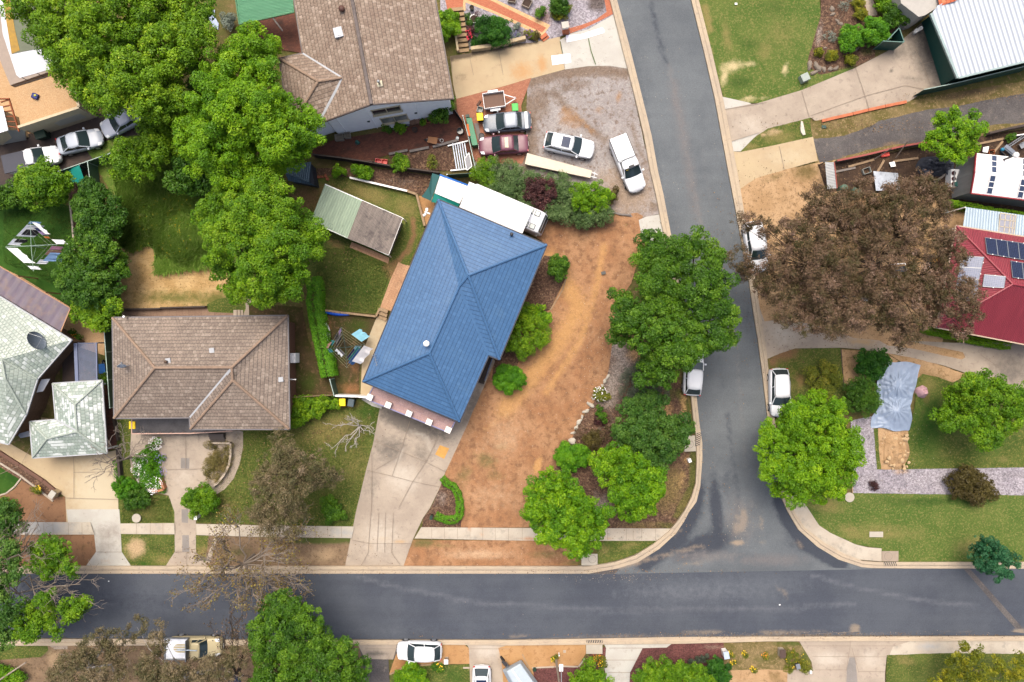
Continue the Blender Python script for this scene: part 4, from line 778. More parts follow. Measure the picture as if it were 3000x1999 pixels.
# --- pool terrace house at the top left
tz=2.4
ter=thing('roof_terrace','tan tiled roof terrace with a cream parapet beside the pool','terrace',P(150,320,0))
fp=[P(x,y,tz)for x,y in px('-40,250 30,262 58,268 212,222 240,318 62,378 40,290 -40,300')]
m=MB().prism([P(x,y,tz).to_2d()for x,y in px('40,258 208,205 240,318 62,378')],0,tz);me=bpy.data.meshes.new('floor');me.from_pydata(m.v,[],m.f);me.update();planar_uv(me,R(18))
link_mesh('terrace_floor',me,OPV,ter)
m=MB();m.beam(P(62,377,tz+.45),P(240,319,tz+.45),.22,.95);m.beam(P(240,318,tz+.45),P(221,263,tz+.45),.22,.95)
a,b=P(66,377,tz),P(240,320,tz);m.hexa([(a.x,a.y,0),(b.x,b.y,0),(b.x,b.y+.2,0),(a.x,a.y+.2,0)],[(a.x,a.y-.02,tz),(b.x,b.y-.02,tz),(b.x,b.y+.2,tz),(a.x,a.y+.2,tz)])
m.build('parapet',M_CREAM,ter)
m=MB();m.beam(P(236,330,.9),P(160,358,.9),.06,.06);m.box(P(200,348,1.4),(2.6,.12,1.5),R(18));m.build('roller_door',plain('pale_door',C(214,208,192),.6),ter)
m=MB();m.hexa([P(206,240,2.2),P(236,222,2.2),P(258,270,2.2),P(230,272,2.2)],[P(206,240,2.5),P(236,222,2.5),P(258,270,2.5),P(230,272,2.5)]);m.box(P(214,216,2.6),(.7,.9,.8),R(-40)).box(P(221,256,2.7),(.35,.3,.9),R(-18));m.build('steps',plain('brown_step_timber',C(112,72,66),.7),ter)
pl=thing('swimming_pool','half drained pool with murky green water and a white ledge at the top left','pool',P(80,120,0))
m=MB().prism([P(x,y,2.3).to_2d()for x,y in px('-40,-60 190,-60 175,200 30,250 -40,80')],.6,2.3);m.build('surround',plain('grey_pool_coping',C(176,160,146),.8),pl)
m=MB().prism([P(x,y,2.33).to_2d()for x,y in px('-8,-40 160,-40 158,200 58,229 48,220 8,100')],2.2,2.33);m.build('pool_lining',plain('white_pool_lining',C(222,226,232),.4),pl)
m=MB().prism([P(x,y,2.36).to_2d()for x,y in px('10,-40 158,-40 158,133 36,158 20,60')],2.3,2.36);wtr=m.build('water',plain('murky_pool_water',C(112,120,96),.1,var=.2,scale=.6),pl)
m=MB().prism([P(x,y,2.38).to_2d()for x,y in px('4,-40 22,-40 44,90 58,148 34,158 18,60')],2.34,2.38);m.build('pool_step',plain('algae_step',C(176,136,34),.5,var=.25),pl)
m=MB();
for x,y in((88,240),(132,228),(178,213)):q=P(x,y,2.3);m.tube(q,q+Vector((0,0,1.1)),.03)
m.beam(P(45,252,3.3),P(185,210,3.3),.03,.04);m.build('pool_fence',M_DARK,pl)
lh=thing('pool_house','white sheet roof of a low building on the left edge beside the terrace','building',P(-10,380,0))
W4=[P(*v)for v in[(-60,305,3.1),(8,312,3.1),(24,382,3.0),(-60,408,3.0)]]
link_mesh('roof',roof_mesh(W4,[(0,1,2,3)]),uvmat_corr('white_sheet_roof',(.7,.72,.74),(.62,.65,.68),.2,.4,lines=.3),lh)
m=MB();q=[P(x,y,2.9).to_2d()for x,y in px('-60,320 6,322 22,376 -60,400')];m.prism(q,0,2.9);m.build('wall',M_CREAM,lh)
m=MB()
for i in range(6):t=i/5;m.beam(P(2+22*t,300+70*t,2.8),P(28+22*t,292+82*t,2.7),.09,.12)
m.beam(P(-10,290,2.85),P(28,290,2.85),.1,.14);m.beam(P(26,288,2.75),P(56,386,2.65),.1,.14);m.build('pergola_beam',plain('red_brown_beam',C(150,78,36),.7),lh)
m=MB();m.hexa([P(-60,398,1.6),P(75,384,1.6),P(76,410,0),P(-60,435,0)],[P(-60,388,2.6),P(72,380,2.4),P(77,411,.1),P(-60,436,.1)]);m.build('lean_to',plain('grey_wall_sheet',C(168,170,166),.6),lh)
# --- sheds behind the blue house
sV=[(952,540,2.5),(1061,588,2.5),(1179,639,2.5),(1138,747,2.2),(1018,699,2.2),(909,650,2.2)]
sh=[P(*v)for v in sV];shed=thing('garden_shed','shed with a half pale green, half grey brown corrugated roof on the back lawn','shed',P(1045,640,0))
link_mesh('roof',roof_mesh([sh[0],sh[1],sh[4],sh[5]],[(0,1,2,3)]),uvmat_corr('pale_green_corrugated',C(182,204,176),C(170,192,166),.24,.6,lines=.16,rust=C(70,66,52)),shed)
link_mesh('roof',roof_mesh([sh[1]+Vector((0,0,.03)),sh[2]+Vector((0,0,.03)),sh[3]+Vector((0,0,.03)),sh[4]+Vector((0,0,.03))],[(0,1,2,3)]),uvmat_corr('weathered_fibro_roof',C(176,164,154),C(150,140,134),.12,.85,spec=.15,lines=.3,stain=C(118,110,108),sthr=(.5,.7)),shed)
q=inset([(v.x,v.y)for v in(sh[0],sh[2],sh[3],sh[5])],.25);MB().prism(q,0,2.1).build('wall',plain('grey_shed_wall',C(150,146,136),.8),shed)
m=MB()
for a,b in((0,2),(2,3),(5,3)):m.beam(sh[a]-Vector((0,0,.06)),sh[b]-Vector((0,0,.06)),.08,.13)
m.build('barge_board',M_WHITE,shed);m=MB();m.tube(sh[2]+Vector((.05,-.05,-.1)),P(1190,650,.1),.05).tube(sh[3]+Vector((0,0,-.1)),P(1146,754,.1),.05);m.each('downpipe',M_WHITE,shed)
m=MB();me_=MB().prism([P(x,y,.08).to_2d()for x,y in Z(750,500,'880,655 1225,800 1215,855 860,705')],.02,.09);me=bpy.data.meshes.new('shed_paving');me.from_pydata(me_.v,[],me_.f);me.update();planar_uv(me,R(-23))
tag(link_mesh('shed_paving',me,PAV),kind='structure')
dV=[(836,492,2.0),(908,478,2.2),(925,536,2.0),(908,486,2.2),(905,533,2.2),(848,520,2.0)]
sd=thing('tool_shed','small blue grey metal shed half under the bright green trees','shed',P(880,515,0))
V=[P(*v)for v in[(832,488,1.9),(912,474,1.9),(906,534,2.15),(836,508,2.15),(926,545,1.7),(845,530,1.7)]]
link_mesh('roof',roof_mesh([V[0],V[1],V[2],V[3],V[4],V[5]],[(0,1,2,3),(3,2,4,5)]),uvmat_corr('blue_grey_sheet',C(92,120,140),C(80,106,126),.18,.45,lines=.25),sd)
MB().prism(inset([(v.x,v.y)for v in(V[0],V[1],V[4],V[5])],.12),0,1.7).build('wall',plain('dark_blue_shed_wall',C(48,56,68),.6),sd)
# --- motorhome shelter beside the blue house
M_WROOF=uvmat_corr('white_shelter_sheet',(.72,.74,.75),(.68,.70,.72),.3,.45,lines=.05,across=0)
hz=3.6
V=[P(*v)for v in[(1375,533,hz-.25),(1561,610,hz-.25),(1530,685,hz-.25),(1346,607,hz-.25),(1361,569,hz),(1546,647,hz)]]
ms=thing('white_shelter','long white curved shelter roof between the blue roof and the juniper hedge','shelter',P(1450,610,0))
vs=[];fs=[]
for i in range(9):
 t=i/8;zz=hz-.3+.35*math.sin(math.pi*t);a=P(1375+(1346-1375)*t,533+(607-533)*t,zz);b=P(1561+(1530-1561)*t,610+(685-610)*t,zz);vs+=[a,b]
for i in range(8):fs.append((2*i,2*i+1,2*i+3,2*i+2))
link_mesh('roof',roof_mesh(vs,fs),plain('white_shelter_cloth',(.74,.76,.77),.5,var=.05),ms)
m=MB()
for x,y in((1378,536),(1470,574),(1558,611),(1350,604),(1438,642),(1527,680)):q=P(x,y,hz-.35);m.box((q.x,q.y,(hz-.35)/2),(.09,.09,hz-.35))
m.each('post',M_STEEL,ms)
V=[P(*v)for v in[(1289,516,2.9),(1371,546,2.9),(1347,597,2.7),(1273,566,2.7)]]
an=thing('annex_roof','white ribbed annex roof with teal side sheets behind the long white shelter','annex',P(1310,556,0))
link_mesh('roof',roof_mesh(V,[(0,1,2,3)]),uvmat_corr('white_rib_sheet',(.72,.74,.75),(.66,.68,.7),.22,.45,lines=.2),an)
V=[P(*v)for v in[(1273,567,2.66),(1347,598,2.66),(1341,608,2.4),(1263,592,2.4)]];link_mesh('teal_sheet',roof_mesh(V,[(0,1,2,3)]),plain('teal_sheet',C(20,148,136),.5),an)
V=[P(*v)for v in[(1266,508,2.6),(1288,514,2.8),(1263,589,2.6),(1235,577,1.9),(1256,548,2.2)]];link_mesh('shade_cloth',roof_mesh(V,[(0,1,2,4),(4,2,3)]),plain('dark_teal_cloth',C(52,104,104),.8),an)
V=[P(*v)for v in[(1289,510,2.5),(1372,541,2.5),(1370,545,2.6),(1288,516,2.6)]];link_mesh('blue_edge',roof_mesh(V,[(0,1,2,3)]),plain('blue_tarp',C(24,110,200),.5),an)
m=MB()
for x,y in((1290,518),(1368,547),(1346,594),(1275,564)):q=P(x,y,2.5);m.box((q.x,q.y,1.25),(.08,.08,2.5))
m.each('post',M_STEEL,an)
# --- east side buildings
gV2=[(2747,17,3.2),(3120,-170,3.2),(3120,153,3.0),(2808,229,3.0),(2729,40,3.15)]
W=[P(*v)for v in gV2];gar=thing('white_roofed_garage','large garage with a white ribbed metal roof and green walls at the top right','garage',P(2900,150,0))
link_mesh('roof',roof_mesh(W,[(0,1,2,3,4)]),uvmat_corr('white_trapezoid_sheet',(.48,.53,.60),(.43,.48,.55),.42,.45,lines=.5,depth=.04),gar)
m=MB();m.beam(W[4]+Vector((-.06,0,-.05)),W[3]+Vector((-.06,0,-.05)),.2,.2);m.beam(W[3],W[2],.16,.16);m.build('gutter',plain('pale_green_trim',C(168,190,188),.4),gar)
q=inset([(v.x,v.y)for v in W[:4]],.25);MB().prism(q,0,2.9).build('wall',plain('deep_green_cladding',C(40,92,84),.5),gar)
W=[P(*v)for v in[(2625,-60,3.0),(2744,-60,3.0),(2760,30,3.0),(2715,55,3.0),(2680,60,3.0),(2626,0,3.0)]]
hs=thing('grey_house','corner of a pale grey house with an orange tile roof edge at the top right','house',P(2700,0,0))
MB().prism([P(x,y,2.8).to_2d()for x,y in px('2622,-80 2742,-80 2752,18 2712,44 2692,50 2640,10')],0,2.8).build('wall',plain('pale_grey_render',C(196,192,184),.8),hs)
W=[P(*v)for v in[(2738,-60,3.1),(2860,-60,4.0),(2800,3,3.4),(2752,19,3.15)]]
link_mesh('roof',roof_mesh(W,[(0,1,2,3)]),uvmat_tile('orange_tiles',C(214,118,78),C(196,102,66),C(226,136,96)),hs)
MB().beam(P(2655,10,1.6),P(2668,0,1.6),.1,.9).build('window',M_GLASS,hs)
# white gable shed with window strips
wz_=3.4
wV=[(2862,449,3.2),(3130,478,3.2),(3130,538,4.0),(3130,600,3.2),(2847,565,3.2),(2858,503,4.0)]
wsh,wW,wl=house('white_workshop','white gable workshop with red trim and dark roof light strips','workshop',wV,[(0,1,2,5),(5,2,3,4)],[0,1,2,3,4,5],plain('off_white_sheet',(.70,.68,.66),.5,var=.05,scale=1.),uvmat_corr('grey_weatherboard',C(168,172,174),C(156,160,162),50,.6,across=.18),plain('red_trim',C(158,52,60),.5),ins=.12,gutpairs=[(4,5),(5,0),(3,4)])
wrf=[o for o in wsh.children if o.name.startswith('roof')][0]
M_PV=plain('roof_light',C(70,84,112),.2)
for tri,qs in(((0,1,5),'2904,456 2920,458 2919,505 2904,504'),((5,2,4),'2901,515 2917,517 2905,568 2889,566'),((0,1,5),'2995,466 3011,468 3010,516 2995,515'),((5,2,4),'2991,526 3007,528 2995,580 2979,578')):
 c=[on_roof(wW,tri,x,y)+Vector((0,0,.012))for x,y in px(qs)];u=Vector((0,0,.03))
 g=MB().hexa(c,[v+u for v in c]).build('roof_light',M_PV,wrf);m=MB()
 for t in(.34,.67):m.beam(c[0].lerp(c[3],t)+u*1.4,c[1].lerp(c[2],t)+u*1.4,.06,.02)
 for t in(.0,1.):m.beam(c[0].lerp(c[1],t)+u*1.4,c[3].lerp(c[2],t)+u*1.4,.05,.02)
 m.build('glazing_bar',M_WHITE,g)
p=on_roof(wW,(0,1,5),2941,468);fl_=thing('stove_flue','tall dark flue with a round white cap beside the white workshop','flue',p)
MB().tube((0,0,-.1),(0,0,1.5),.09).build('pipe',M_DARK,fl_,world=False);MB().lathe((0,0,1.45),[(.12,0),(.25,.02),(.25,.2),(.1,.32),(.01,.33)]).build('cap',M_WHITE,fl_,world=False,smooth=True)
W=[P(*v)for v in[(2830,607,2.7),(3120,648,2.7),(3120,712,2.9),(2821,664,2.9)]]
lb=thing('pale_blue_verandah','pale blue flat sheet roof with a white framed skylight above the red roof','verandah',P(2920,650,0))
link_mesh('roof',roof_mesh(W,[(0,1,2,3)]),uvmat_corr('pale_blue_sheet',C(178,200,216),C(170,192,208),.25,.4,lines=.06),lb)
c=[P(x,y,2.86)for x,y in px('2930,625 2976,632 2970,690 2924,684')];u=Vector((0,0,.03));g=MB().hexa(c,[v+u for v in c]).build('skylight',plain('milky_skylight',C(170,172,184),.2),lb);m=MB()
for t in(0,.3,.65,1):m.beam(c[0].lerp(c[3],t)+u*1.6,c[1].lerp(c[2],t)+u*1.6,.06,.02)
for t in(0,.34,.66,.85,1):m.beam(c[0].lerp(c[1],t)+u*1.6,c[3].lerp(c[2],t)+u*1.6,.06,.02)
m.build('skylight_frame',M_SILL,g)
m=MB();
for v in W:m.box((v.x,v.y,1.3),(.1,.1,2.6))
m.each('post',M_WHITE,lb)
rV=[(2803,663,3.4),(3130,716,3.4),(3130,1033,3.4),(2746,959,3.4),(2967,833,5.7),(3130,858,5.7)]
red,rW,rl=house('red_roofed_house','house with a dark red corrugated roof carrying solar panels on the right','house',rV,[(0,1,5,4),(4,5,2,3),(3,0,4)],[0,1,2,3],uvmat_corr('red_corrugated',C(160,60,74),C(150,54,68),.15,.4,lines=.14,depth=.04),M_BRICKW,plain('cream_gutter',C(206,184,160),.5),plain('red_ridge',C(164,66,78),.4),[(0,4),(3,4),(4,5)],[],None,.5,capr=.1)
# solar panels: things resting on the roof
def pvmat(name,base,line):
 t=NT(name);uv=t.n('ShaderNodeUVMap').outputs[0];b=t.n('ShaderNodeTexBrick');b.offset=0;t.set(b.inputs['Vector'],uv)
 b.inputs['Scale'].default_value=1;b.inputs['Brick Width'].default_value=.16;b.inputs['Row Height'].default_value=.16;b.inputs['Mortar Size'].default_value=.006
 t.set(b.inputs['Color1'],base);t.set(b.inputs['Color2'],tuple(x*1.25 for x in base));t.set(b.inputs['Mortar'],line)
 return t.bsdf(b.outputs['Color'],.12,0,.5)
PV1=pvmat('blue_solar_cells',C(20,30,62),C(70,84,116));PV2=pvmat('pale_solar_cells',C(100,112,142),C(150,158,176))
def solar(tri,qs,lab,mat,k,group):
 q=px(qs);c=[on_roof(rW,tri,x,y)+Vector((0,0,.09))for x,y in q]
 for i in range(k):
  a,b=c[0].lerp(c[1],(i+.012)/k),c[0].lerp(c[1],(i+.988)/k);d,e=c[3].lerp(c[2],(i+.012)/k),c[3].lerp(c[2],(i+.988)/k);u=Vector((0,0,.04))
  root=thing('solar_panel',lab(i,k),'solar panel',(a+e)/2,group=group)
  m=MB().hexa([a,d,e,b],[a+u,d+u,e+u,b+u]);me=bpy.data.meshes.new('cells');me.from_pydata(m.v,[],m.f);me.update();slope_uv(me);link_mesh('cell_sheet',me,mat,root)
  f=MB();u=u*1.1
  for s,t in((a,b),(b,e),(e,d),(d,a)):f.beam(s+u,t+u,.035,.03)
  f.build('frame',M_STEEL,root)
  f=MB()
  for s in(a,d):f.box(s+(b-a)*.5+u,(.08,.08,.05))
  f.build('clamp',M_WHITE,root)
OR=['first','second','third','fourth','fifth','sixth']
solar((0,1,4),'2883,697 3011,716 3017,766 2889,744',lambda i,k:f'dark solar panel, {OR[i]} from the left in the upper row on the red roof',PV1,4,'dark solar panels on the red roof')
solar((0,1,4),'2958,765 3024,776 3030,823 2963,813',lambda i,k:f'dark solar panel, {OR[i]} from the left in the short lower row',PV1,2,'dark solar panels on the red roof')
solar((3,0,4),'2814,750 2803,816 2865,819 2880,754',lambda i,k:f'pale solar panel, {OR[i]} from the top of the column under the brown tree',PV2,2,'pale solar panels on the red roof')
solar((3,0,4),'2803,817 2794,880 2857,883 2865,820',lambda i,k:f'pale solar panel, {["third", "fourth"][i]} from the top of the column under the brown tree',PV2,2,'pale solar panels on the red roof')
solar((3,0,4),'2880,805 2944,811 2939,844 2875,840',lambda i,k:'single pale solar panel lying alone near the hip of the red roof',PV2,1,'pale solar panels on the red roof')
# ================= trees, shrubs, hedges =================
def LF(a,b,c,d):return[(0.0,a),(.4,b),(.75,c),(1.0,d)]
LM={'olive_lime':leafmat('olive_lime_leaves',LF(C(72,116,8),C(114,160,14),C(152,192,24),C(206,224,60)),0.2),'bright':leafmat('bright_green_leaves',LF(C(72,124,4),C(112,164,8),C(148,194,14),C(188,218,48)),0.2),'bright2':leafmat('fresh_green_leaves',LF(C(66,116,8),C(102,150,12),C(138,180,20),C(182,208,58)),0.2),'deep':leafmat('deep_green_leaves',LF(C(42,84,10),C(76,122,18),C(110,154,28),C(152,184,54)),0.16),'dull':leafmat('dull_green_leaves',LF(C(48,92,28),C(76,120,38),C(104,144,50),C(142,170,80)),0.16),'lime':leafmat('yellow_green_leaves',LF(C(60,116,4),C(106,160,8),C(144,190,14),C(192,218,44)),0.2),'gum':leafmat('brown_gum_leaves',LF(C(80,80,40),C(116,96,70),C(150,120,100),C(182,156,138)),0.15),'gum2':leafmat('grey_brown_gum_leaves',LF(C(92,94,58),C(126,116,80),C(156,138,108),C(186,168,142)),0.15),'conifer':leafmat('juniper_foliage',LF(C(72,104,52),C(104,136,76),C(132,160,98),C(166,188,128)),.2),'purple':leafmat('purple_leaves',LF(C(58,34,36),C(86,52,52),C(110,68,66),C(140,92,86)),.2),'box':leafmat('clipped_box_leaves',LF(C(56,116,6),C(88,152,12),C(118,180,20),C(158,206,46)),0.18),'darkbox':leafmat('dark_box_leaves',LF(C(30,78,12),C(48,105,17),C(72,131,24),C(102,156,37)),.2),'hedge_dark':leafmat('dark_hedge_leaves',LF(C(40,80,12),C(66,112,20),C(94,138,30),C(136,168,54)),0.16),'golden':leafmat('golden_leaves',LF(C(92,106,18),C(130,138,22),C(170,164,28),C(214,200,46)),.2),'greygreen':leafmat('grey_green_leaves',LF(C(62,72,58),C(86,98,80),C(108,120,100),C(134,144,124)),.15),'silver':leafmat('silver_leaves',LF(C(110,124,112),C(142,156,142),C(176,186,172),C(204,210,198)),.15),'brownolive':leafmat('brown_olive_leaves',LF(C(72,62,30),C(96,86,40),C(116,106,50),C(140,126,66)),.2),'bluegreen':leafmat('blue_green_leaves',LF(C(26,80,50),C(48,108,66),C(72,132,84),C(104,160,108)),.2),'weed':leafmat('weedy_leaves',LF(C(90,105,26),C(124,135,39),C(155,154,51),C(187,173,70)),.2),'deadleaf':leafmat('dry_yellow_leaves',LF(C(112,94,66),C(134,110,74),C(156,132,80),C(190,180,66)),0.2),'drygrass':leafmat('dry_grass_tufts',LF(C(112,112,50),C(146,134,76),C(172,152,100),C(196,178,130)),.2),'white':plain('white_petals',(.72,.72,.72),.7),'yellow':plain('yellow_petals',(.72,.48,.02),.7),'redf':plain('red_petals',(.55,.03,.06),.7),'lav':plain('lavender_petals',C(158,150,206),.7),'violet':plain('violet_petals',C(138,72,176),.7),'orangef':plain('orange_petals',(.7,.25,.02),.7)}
BARK=plain('grey_brown_bark',C(112,96,82),.9,var=.3,bump=.4);BARKW=plain('pale_bark',C(196,190,184),.85,var=.25);BARKD=plain('dark_bark',C(74,62,54),.9,var=.3)
def quads(name,pos,nrm,size,tint,mat,parent,rng,asp=.55,world=True):
 n=len(pos);r=rng.normal(size=(n,3));t=np.cross(nrm,r);t/=np.linalg.norm(t,axis=1)[:,None]+1e-9;b=np.cross(nrm,t)
 s=size[:,None];fold=nrm*s*.18
 v=np.stack([pos-t*s,pos+b*s*asp-fold,pos+t*s,pos-b*s*asp-fold],1).reshape(-1,3).astype(np.float32)
 me=bpy.data.meshes.new(name);me.vertices.add(4*n);me.vertices.foreach_set('co',v.ravel())
 me.loops.add(4*n);me.loops.foreach_set('vertex_index',np.arange(4*n,dtype=np.int32))
 me.polygons.add(n);me.polygons.foreach_set('loop_start',np.arange(0,4*n,4,dtype=np.int32));me.polygons.foreach_set('loop_total',np.full(n,4,dtype=np.int32))
 me.update();at=me.attributes.new('tint','FLOAT','FACE');at.data.foreach_set('value',np.clip(tint,0,1).astype(np.float32))
 return link_mesh(name,me,mat,parent,world)
def dome_pts(lobes,h,low,rng,puff,dens,leaf,spread,up,shell=(.7,1.08),thin=0.0,inner=.35,jit=.12):
 """leaf positions, normals, sizes, tints on puffs spread over a crown of overlapping round lobes"""
 cx=np.mean([l[0]for l in lobes]);cy=np.mean([l[1]for l in lobes])
 Rm=max(math.hypot(l[0]-cx,l[1]-cy)+l[2]for l in lobes)or 1
 PP,NN,SS,TT=[],[],[],[];cents=[]
 for l in lobes:
  d=math.hypot(l[0]-cx,l[1]-cy)/Rm
  r=l[2]/PXM*.94;ztop=l[3]if len(l)>3 else low+(h-low)*math.sqrt(max(.06,1-d*d*.92))+rng.uniform(-.16,.12)*h
  r*=(CZ-ztop+r)/CZ;zc=max(r*.35,ztop-r);c=np.array(P(l[0],l[1],zc));cents.append((c,r))
  lt=rng.uniform(-.09,.09)*(2.2 if thin else 1)
  npf=max(4,int(4.0*(r/puff)**2*(.75 if thin else 1)))
  u=rng.normal(size=(npf*2,3));u/=np.linalg.norm(u,axis=1)[:,None];u=u[u[:,2]>-.25][:npf]
  pc=c+u*r*(rng.uniform(.66,1.02,(len(u),1))*np.where(rng.random((len(u),1))<.14,1.24,1))*np.array([1,1,.95]);pr=puff*np.clip(rng.lognormal(-.28,.38,len(u)),.35,1.5)
  nl=np.maximum(4,(dens*pr**2/leaf**2).astype(int));idx=np.repeat(np.arange(len(u)),nl);N=len(idx)
  v=rng.normal(size=(N,3));v/=np.linalg.norm(v,axis=1)[:,None];v[:,2]=np.where(v[:,2]<-.35,-v[:,2],v[:,2])
  PP.append(pc[idx]+v*pr[idx][:,None]*rng.uniform(shell[0],shell[1],(N,1))*spread)
  nn=v*.7+rng.normal(size=(N,3))*.5+np.array([0,0,up]);NN.append(nn/np.linalg.norm(nn,axis=1)[:,None])
  SS.append(leaf*rng.uniform(.5,1.4,N));TT.append(.42+lt+rng.uniform(-.24,.24,len(u))[idx]+rng.normal(0,jit,N))
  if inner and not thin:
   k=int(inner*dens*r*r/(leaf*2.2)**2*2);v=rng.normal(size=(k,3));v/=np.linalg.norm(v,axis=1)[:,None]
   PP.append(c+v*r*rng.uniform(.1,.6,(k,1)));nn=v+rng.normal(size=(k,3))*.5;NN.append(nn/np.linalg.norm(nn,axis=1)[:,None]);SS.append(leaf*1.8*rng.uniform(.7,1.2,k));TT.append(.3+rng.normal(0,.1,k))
 pos=np.concatenate(PP);pos[:,2]=np.maximum(pos[:,2],.08)
 return pos,np.concatenate(NN),np.concatenate(SS),np.concatenate(TT),cents
_seed=[100]
def tree(name,label,cat,lobes,h,leaf='deep',ls=.13,puff=.55,dens=5.5,low=None,trunk=None,tr=.2,bark=None,thin=0.0,spread=1.0,up=.5,asp=.55,inner=.35,group=None,jit=.12,kind=None,shell=(.7,1.08),twigs=0,leafname='crown',limbs=True):
 _seed[0]+=1;rng=np.random.default_rng(_seed[0]);ls*=.84
 lobes=[tuple(float(v)for v in l.split(','))for l in lobes.split()]if isinstance(lobes,str)else lobes
 low=h*.35 if low is None else low
 pos,nrm,sz,tint,cents=dome_pts(lobes,h,low,rng,puff,dens,ls,spread,up,shell,thin,inner,jit)
 if thin:
  keep=rng.random(len(pos))>thin;pos,nrm,sz,tint=pos[keep],nrm[keep],sz[keep],tint[keep]
 if trunk is None:b=np.mean([c for c,_ in cents],0);base=Vector((b[0],b[1],0))
 else:base=P(trunk[0],trunk[1],0)
 root=thing(name,label,cat,base,group=group)
 if kind:root['kind']=kind
 m=MB();top=Vector(np.mean([c for c,_ in cents],0));fork=base.lerp(Vector((top.x,top.y,0)),.35);fork.z=max(.15,min(h*.38,low*.9))
 lean=fork-base
 m.tube(base,base+lean*.5+Vector((0,0,0)),tr*1.25,tr,9).tube(base+lean*.5,fork,tr,tr*.85,9)
 if limbs:
  k_=max(1,min(9,len(cents)//5));ctr=np.array([c for c,_ in cents]);hub=ctr[rng.choice(len(ctr),k_,replace=False)].copy()
  for _ in range(4):
   own=np.argmin(((ctr[:,None]-hub[None])**2).sum(2),1)
   for j in range(k_):
    if(own==j).any():hub[j]=ctr[own==j].mean(0)
  hubs=[]
  for j in range(k_):
   e=fork.lerp(Vector(hub[j]),.62);e.z=fork.z+(hub[j][2]-fork.z)*.5;q=tr*(.62 if k_>1 else .8);md=fork.lerp(e,.5)+Vector(rng.normal(0,.18,3))*min(1,(e-fork).length*.3)
   m.tube(fork,md,q,q*.8,7).tube(md,e,q*.8,q*.62,7);hubs.append(e)
  for(c,r),j in zip(cents,own):
   h0=hubs[j];e=Vector(c);q=tr*(.24 if thin else .34)*min(1.1,.5+r*.3);mid=h0.lerp(e,.5)+Vector(rng.normal(0,.22,3))*min(1,r)
   m.tube(h0,mid,q,q*.7,6).tube(mid,e,q*.7,q*.3,6)
   for _ in range(twigs):
    d=rng.normal(size=3);d[2]=abs(d[2])*.7;d/=np.linalg.norm(d);a=mid.lerp(e,rng.uniform(.3,1));z=Vector(c+d*r*rng.uniform(.7,1.05));k=a.lerp(z,.55)+Vector(rng.normal(0,.12,3))
    m.tube(a,k,q*.34,q*.2,4,False).tube(k,z,q*.2,.01,4,False)
 m.build('trunk' if cat=='tree' else 'stem',bark or BARK,root)
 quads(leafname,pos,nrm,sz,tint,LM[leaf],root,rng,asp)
 return root
def hedge_run(name,label,pts,wd,h,leaf,ls=.06,dens=260,group=None):
 _seed[0]+=1;rng=np.random.default_rng(_seed[0]);W=[P(x,y,h)for x,y in pts];PP,NN=[],[]
 root=thing(name,label,'hedge',Vector((W[0].x,W[0].y,0)),group=group);sm=MB()
 for a,b in zip(W[:-1],W[1:]):
  d=(b-a);d.z=0;L_=d.length;d.normalize();s=Vector((-d.y,d.x,0));sm.tube((a.x,a.y,0),(a.x,a.y,h*.8),.04,n=6)
  for k,f in((1.0,1),(.82,.5)):
   n=int(L_*(wd+2*h)*dens*f);t=rng.uniform(-.06,1.06,n);an=rng.uniform(0,math.pi,n);cy,sz=np.cos(an),np.sin(an)
   y=np.sign(cy)*np.abs(cy)**.55*wd/2*k;z=sz**.55*h*k
   base=np.array([a.x,a.y,0])[None]+np.array([d.x,d.y,0])[None]*(t*L_)[:,None]
   p=base+np.array([s.x,s.y,0])[None]*y[:,None]+np.array([0,0,1.])[None]*z[:,None]
   p+=np.array([mnoise.noise(Vector((q[0]*1.7,q[1]*1.7,q[2])))for q in p])[:,None]*np.array([.1,.1,.12])+rng.normal(0,.025,(n,3))
   PP.append(p);NN.append(np.array([s.x,s.y,0])[None]*cy[:,None]+np.array([0,0,1.])[None]*(sz+.3)[:,None]+rng.normal(0,.45,(n,3)))
 pos=np.concatenate(PP);nn=np.concatenate(NN);nn/=np.linalg.norm(nn,axis=1)[:,None];n=len(pos)
 sm.each('stem',BARK,root);quads('foliage',pos,nn,ls*rng.uniform(.6,1.3,n),rng.normal(.5,.18,n),LM[leaf],root,rng)
 return root
def flowers(parent,px_list,mat,n,r,z,size=.05,seed=1,name='blossom'):
 rng=np.random.default_rng(seed);pos=[]
 for x,y,rr in px_list:
  k=int(n*rr*rr);a=rng.uniform(0,6.283,k);q=rr*np.sqrt(rng.random(k));zz=rng.uniform(z[0],z[1],k)
  for i in range(k):pos.append(P(x+q[i]*math.cos(a[i]),y+q[i]*math.sin(a[i]),float(zz[i])))
 pos=np.array(pos);nn=rng.normal(size=pos.shape)*.35+np.array([0,0,1]);nn/=np.linalg.norm(nn,axis=1)[:,None]
 return quads(name,pos,nn,size*rng.uniform(.7,1.3,len(pos)),rng.random(len(pos)),LM[mat],parent,rng,.9)
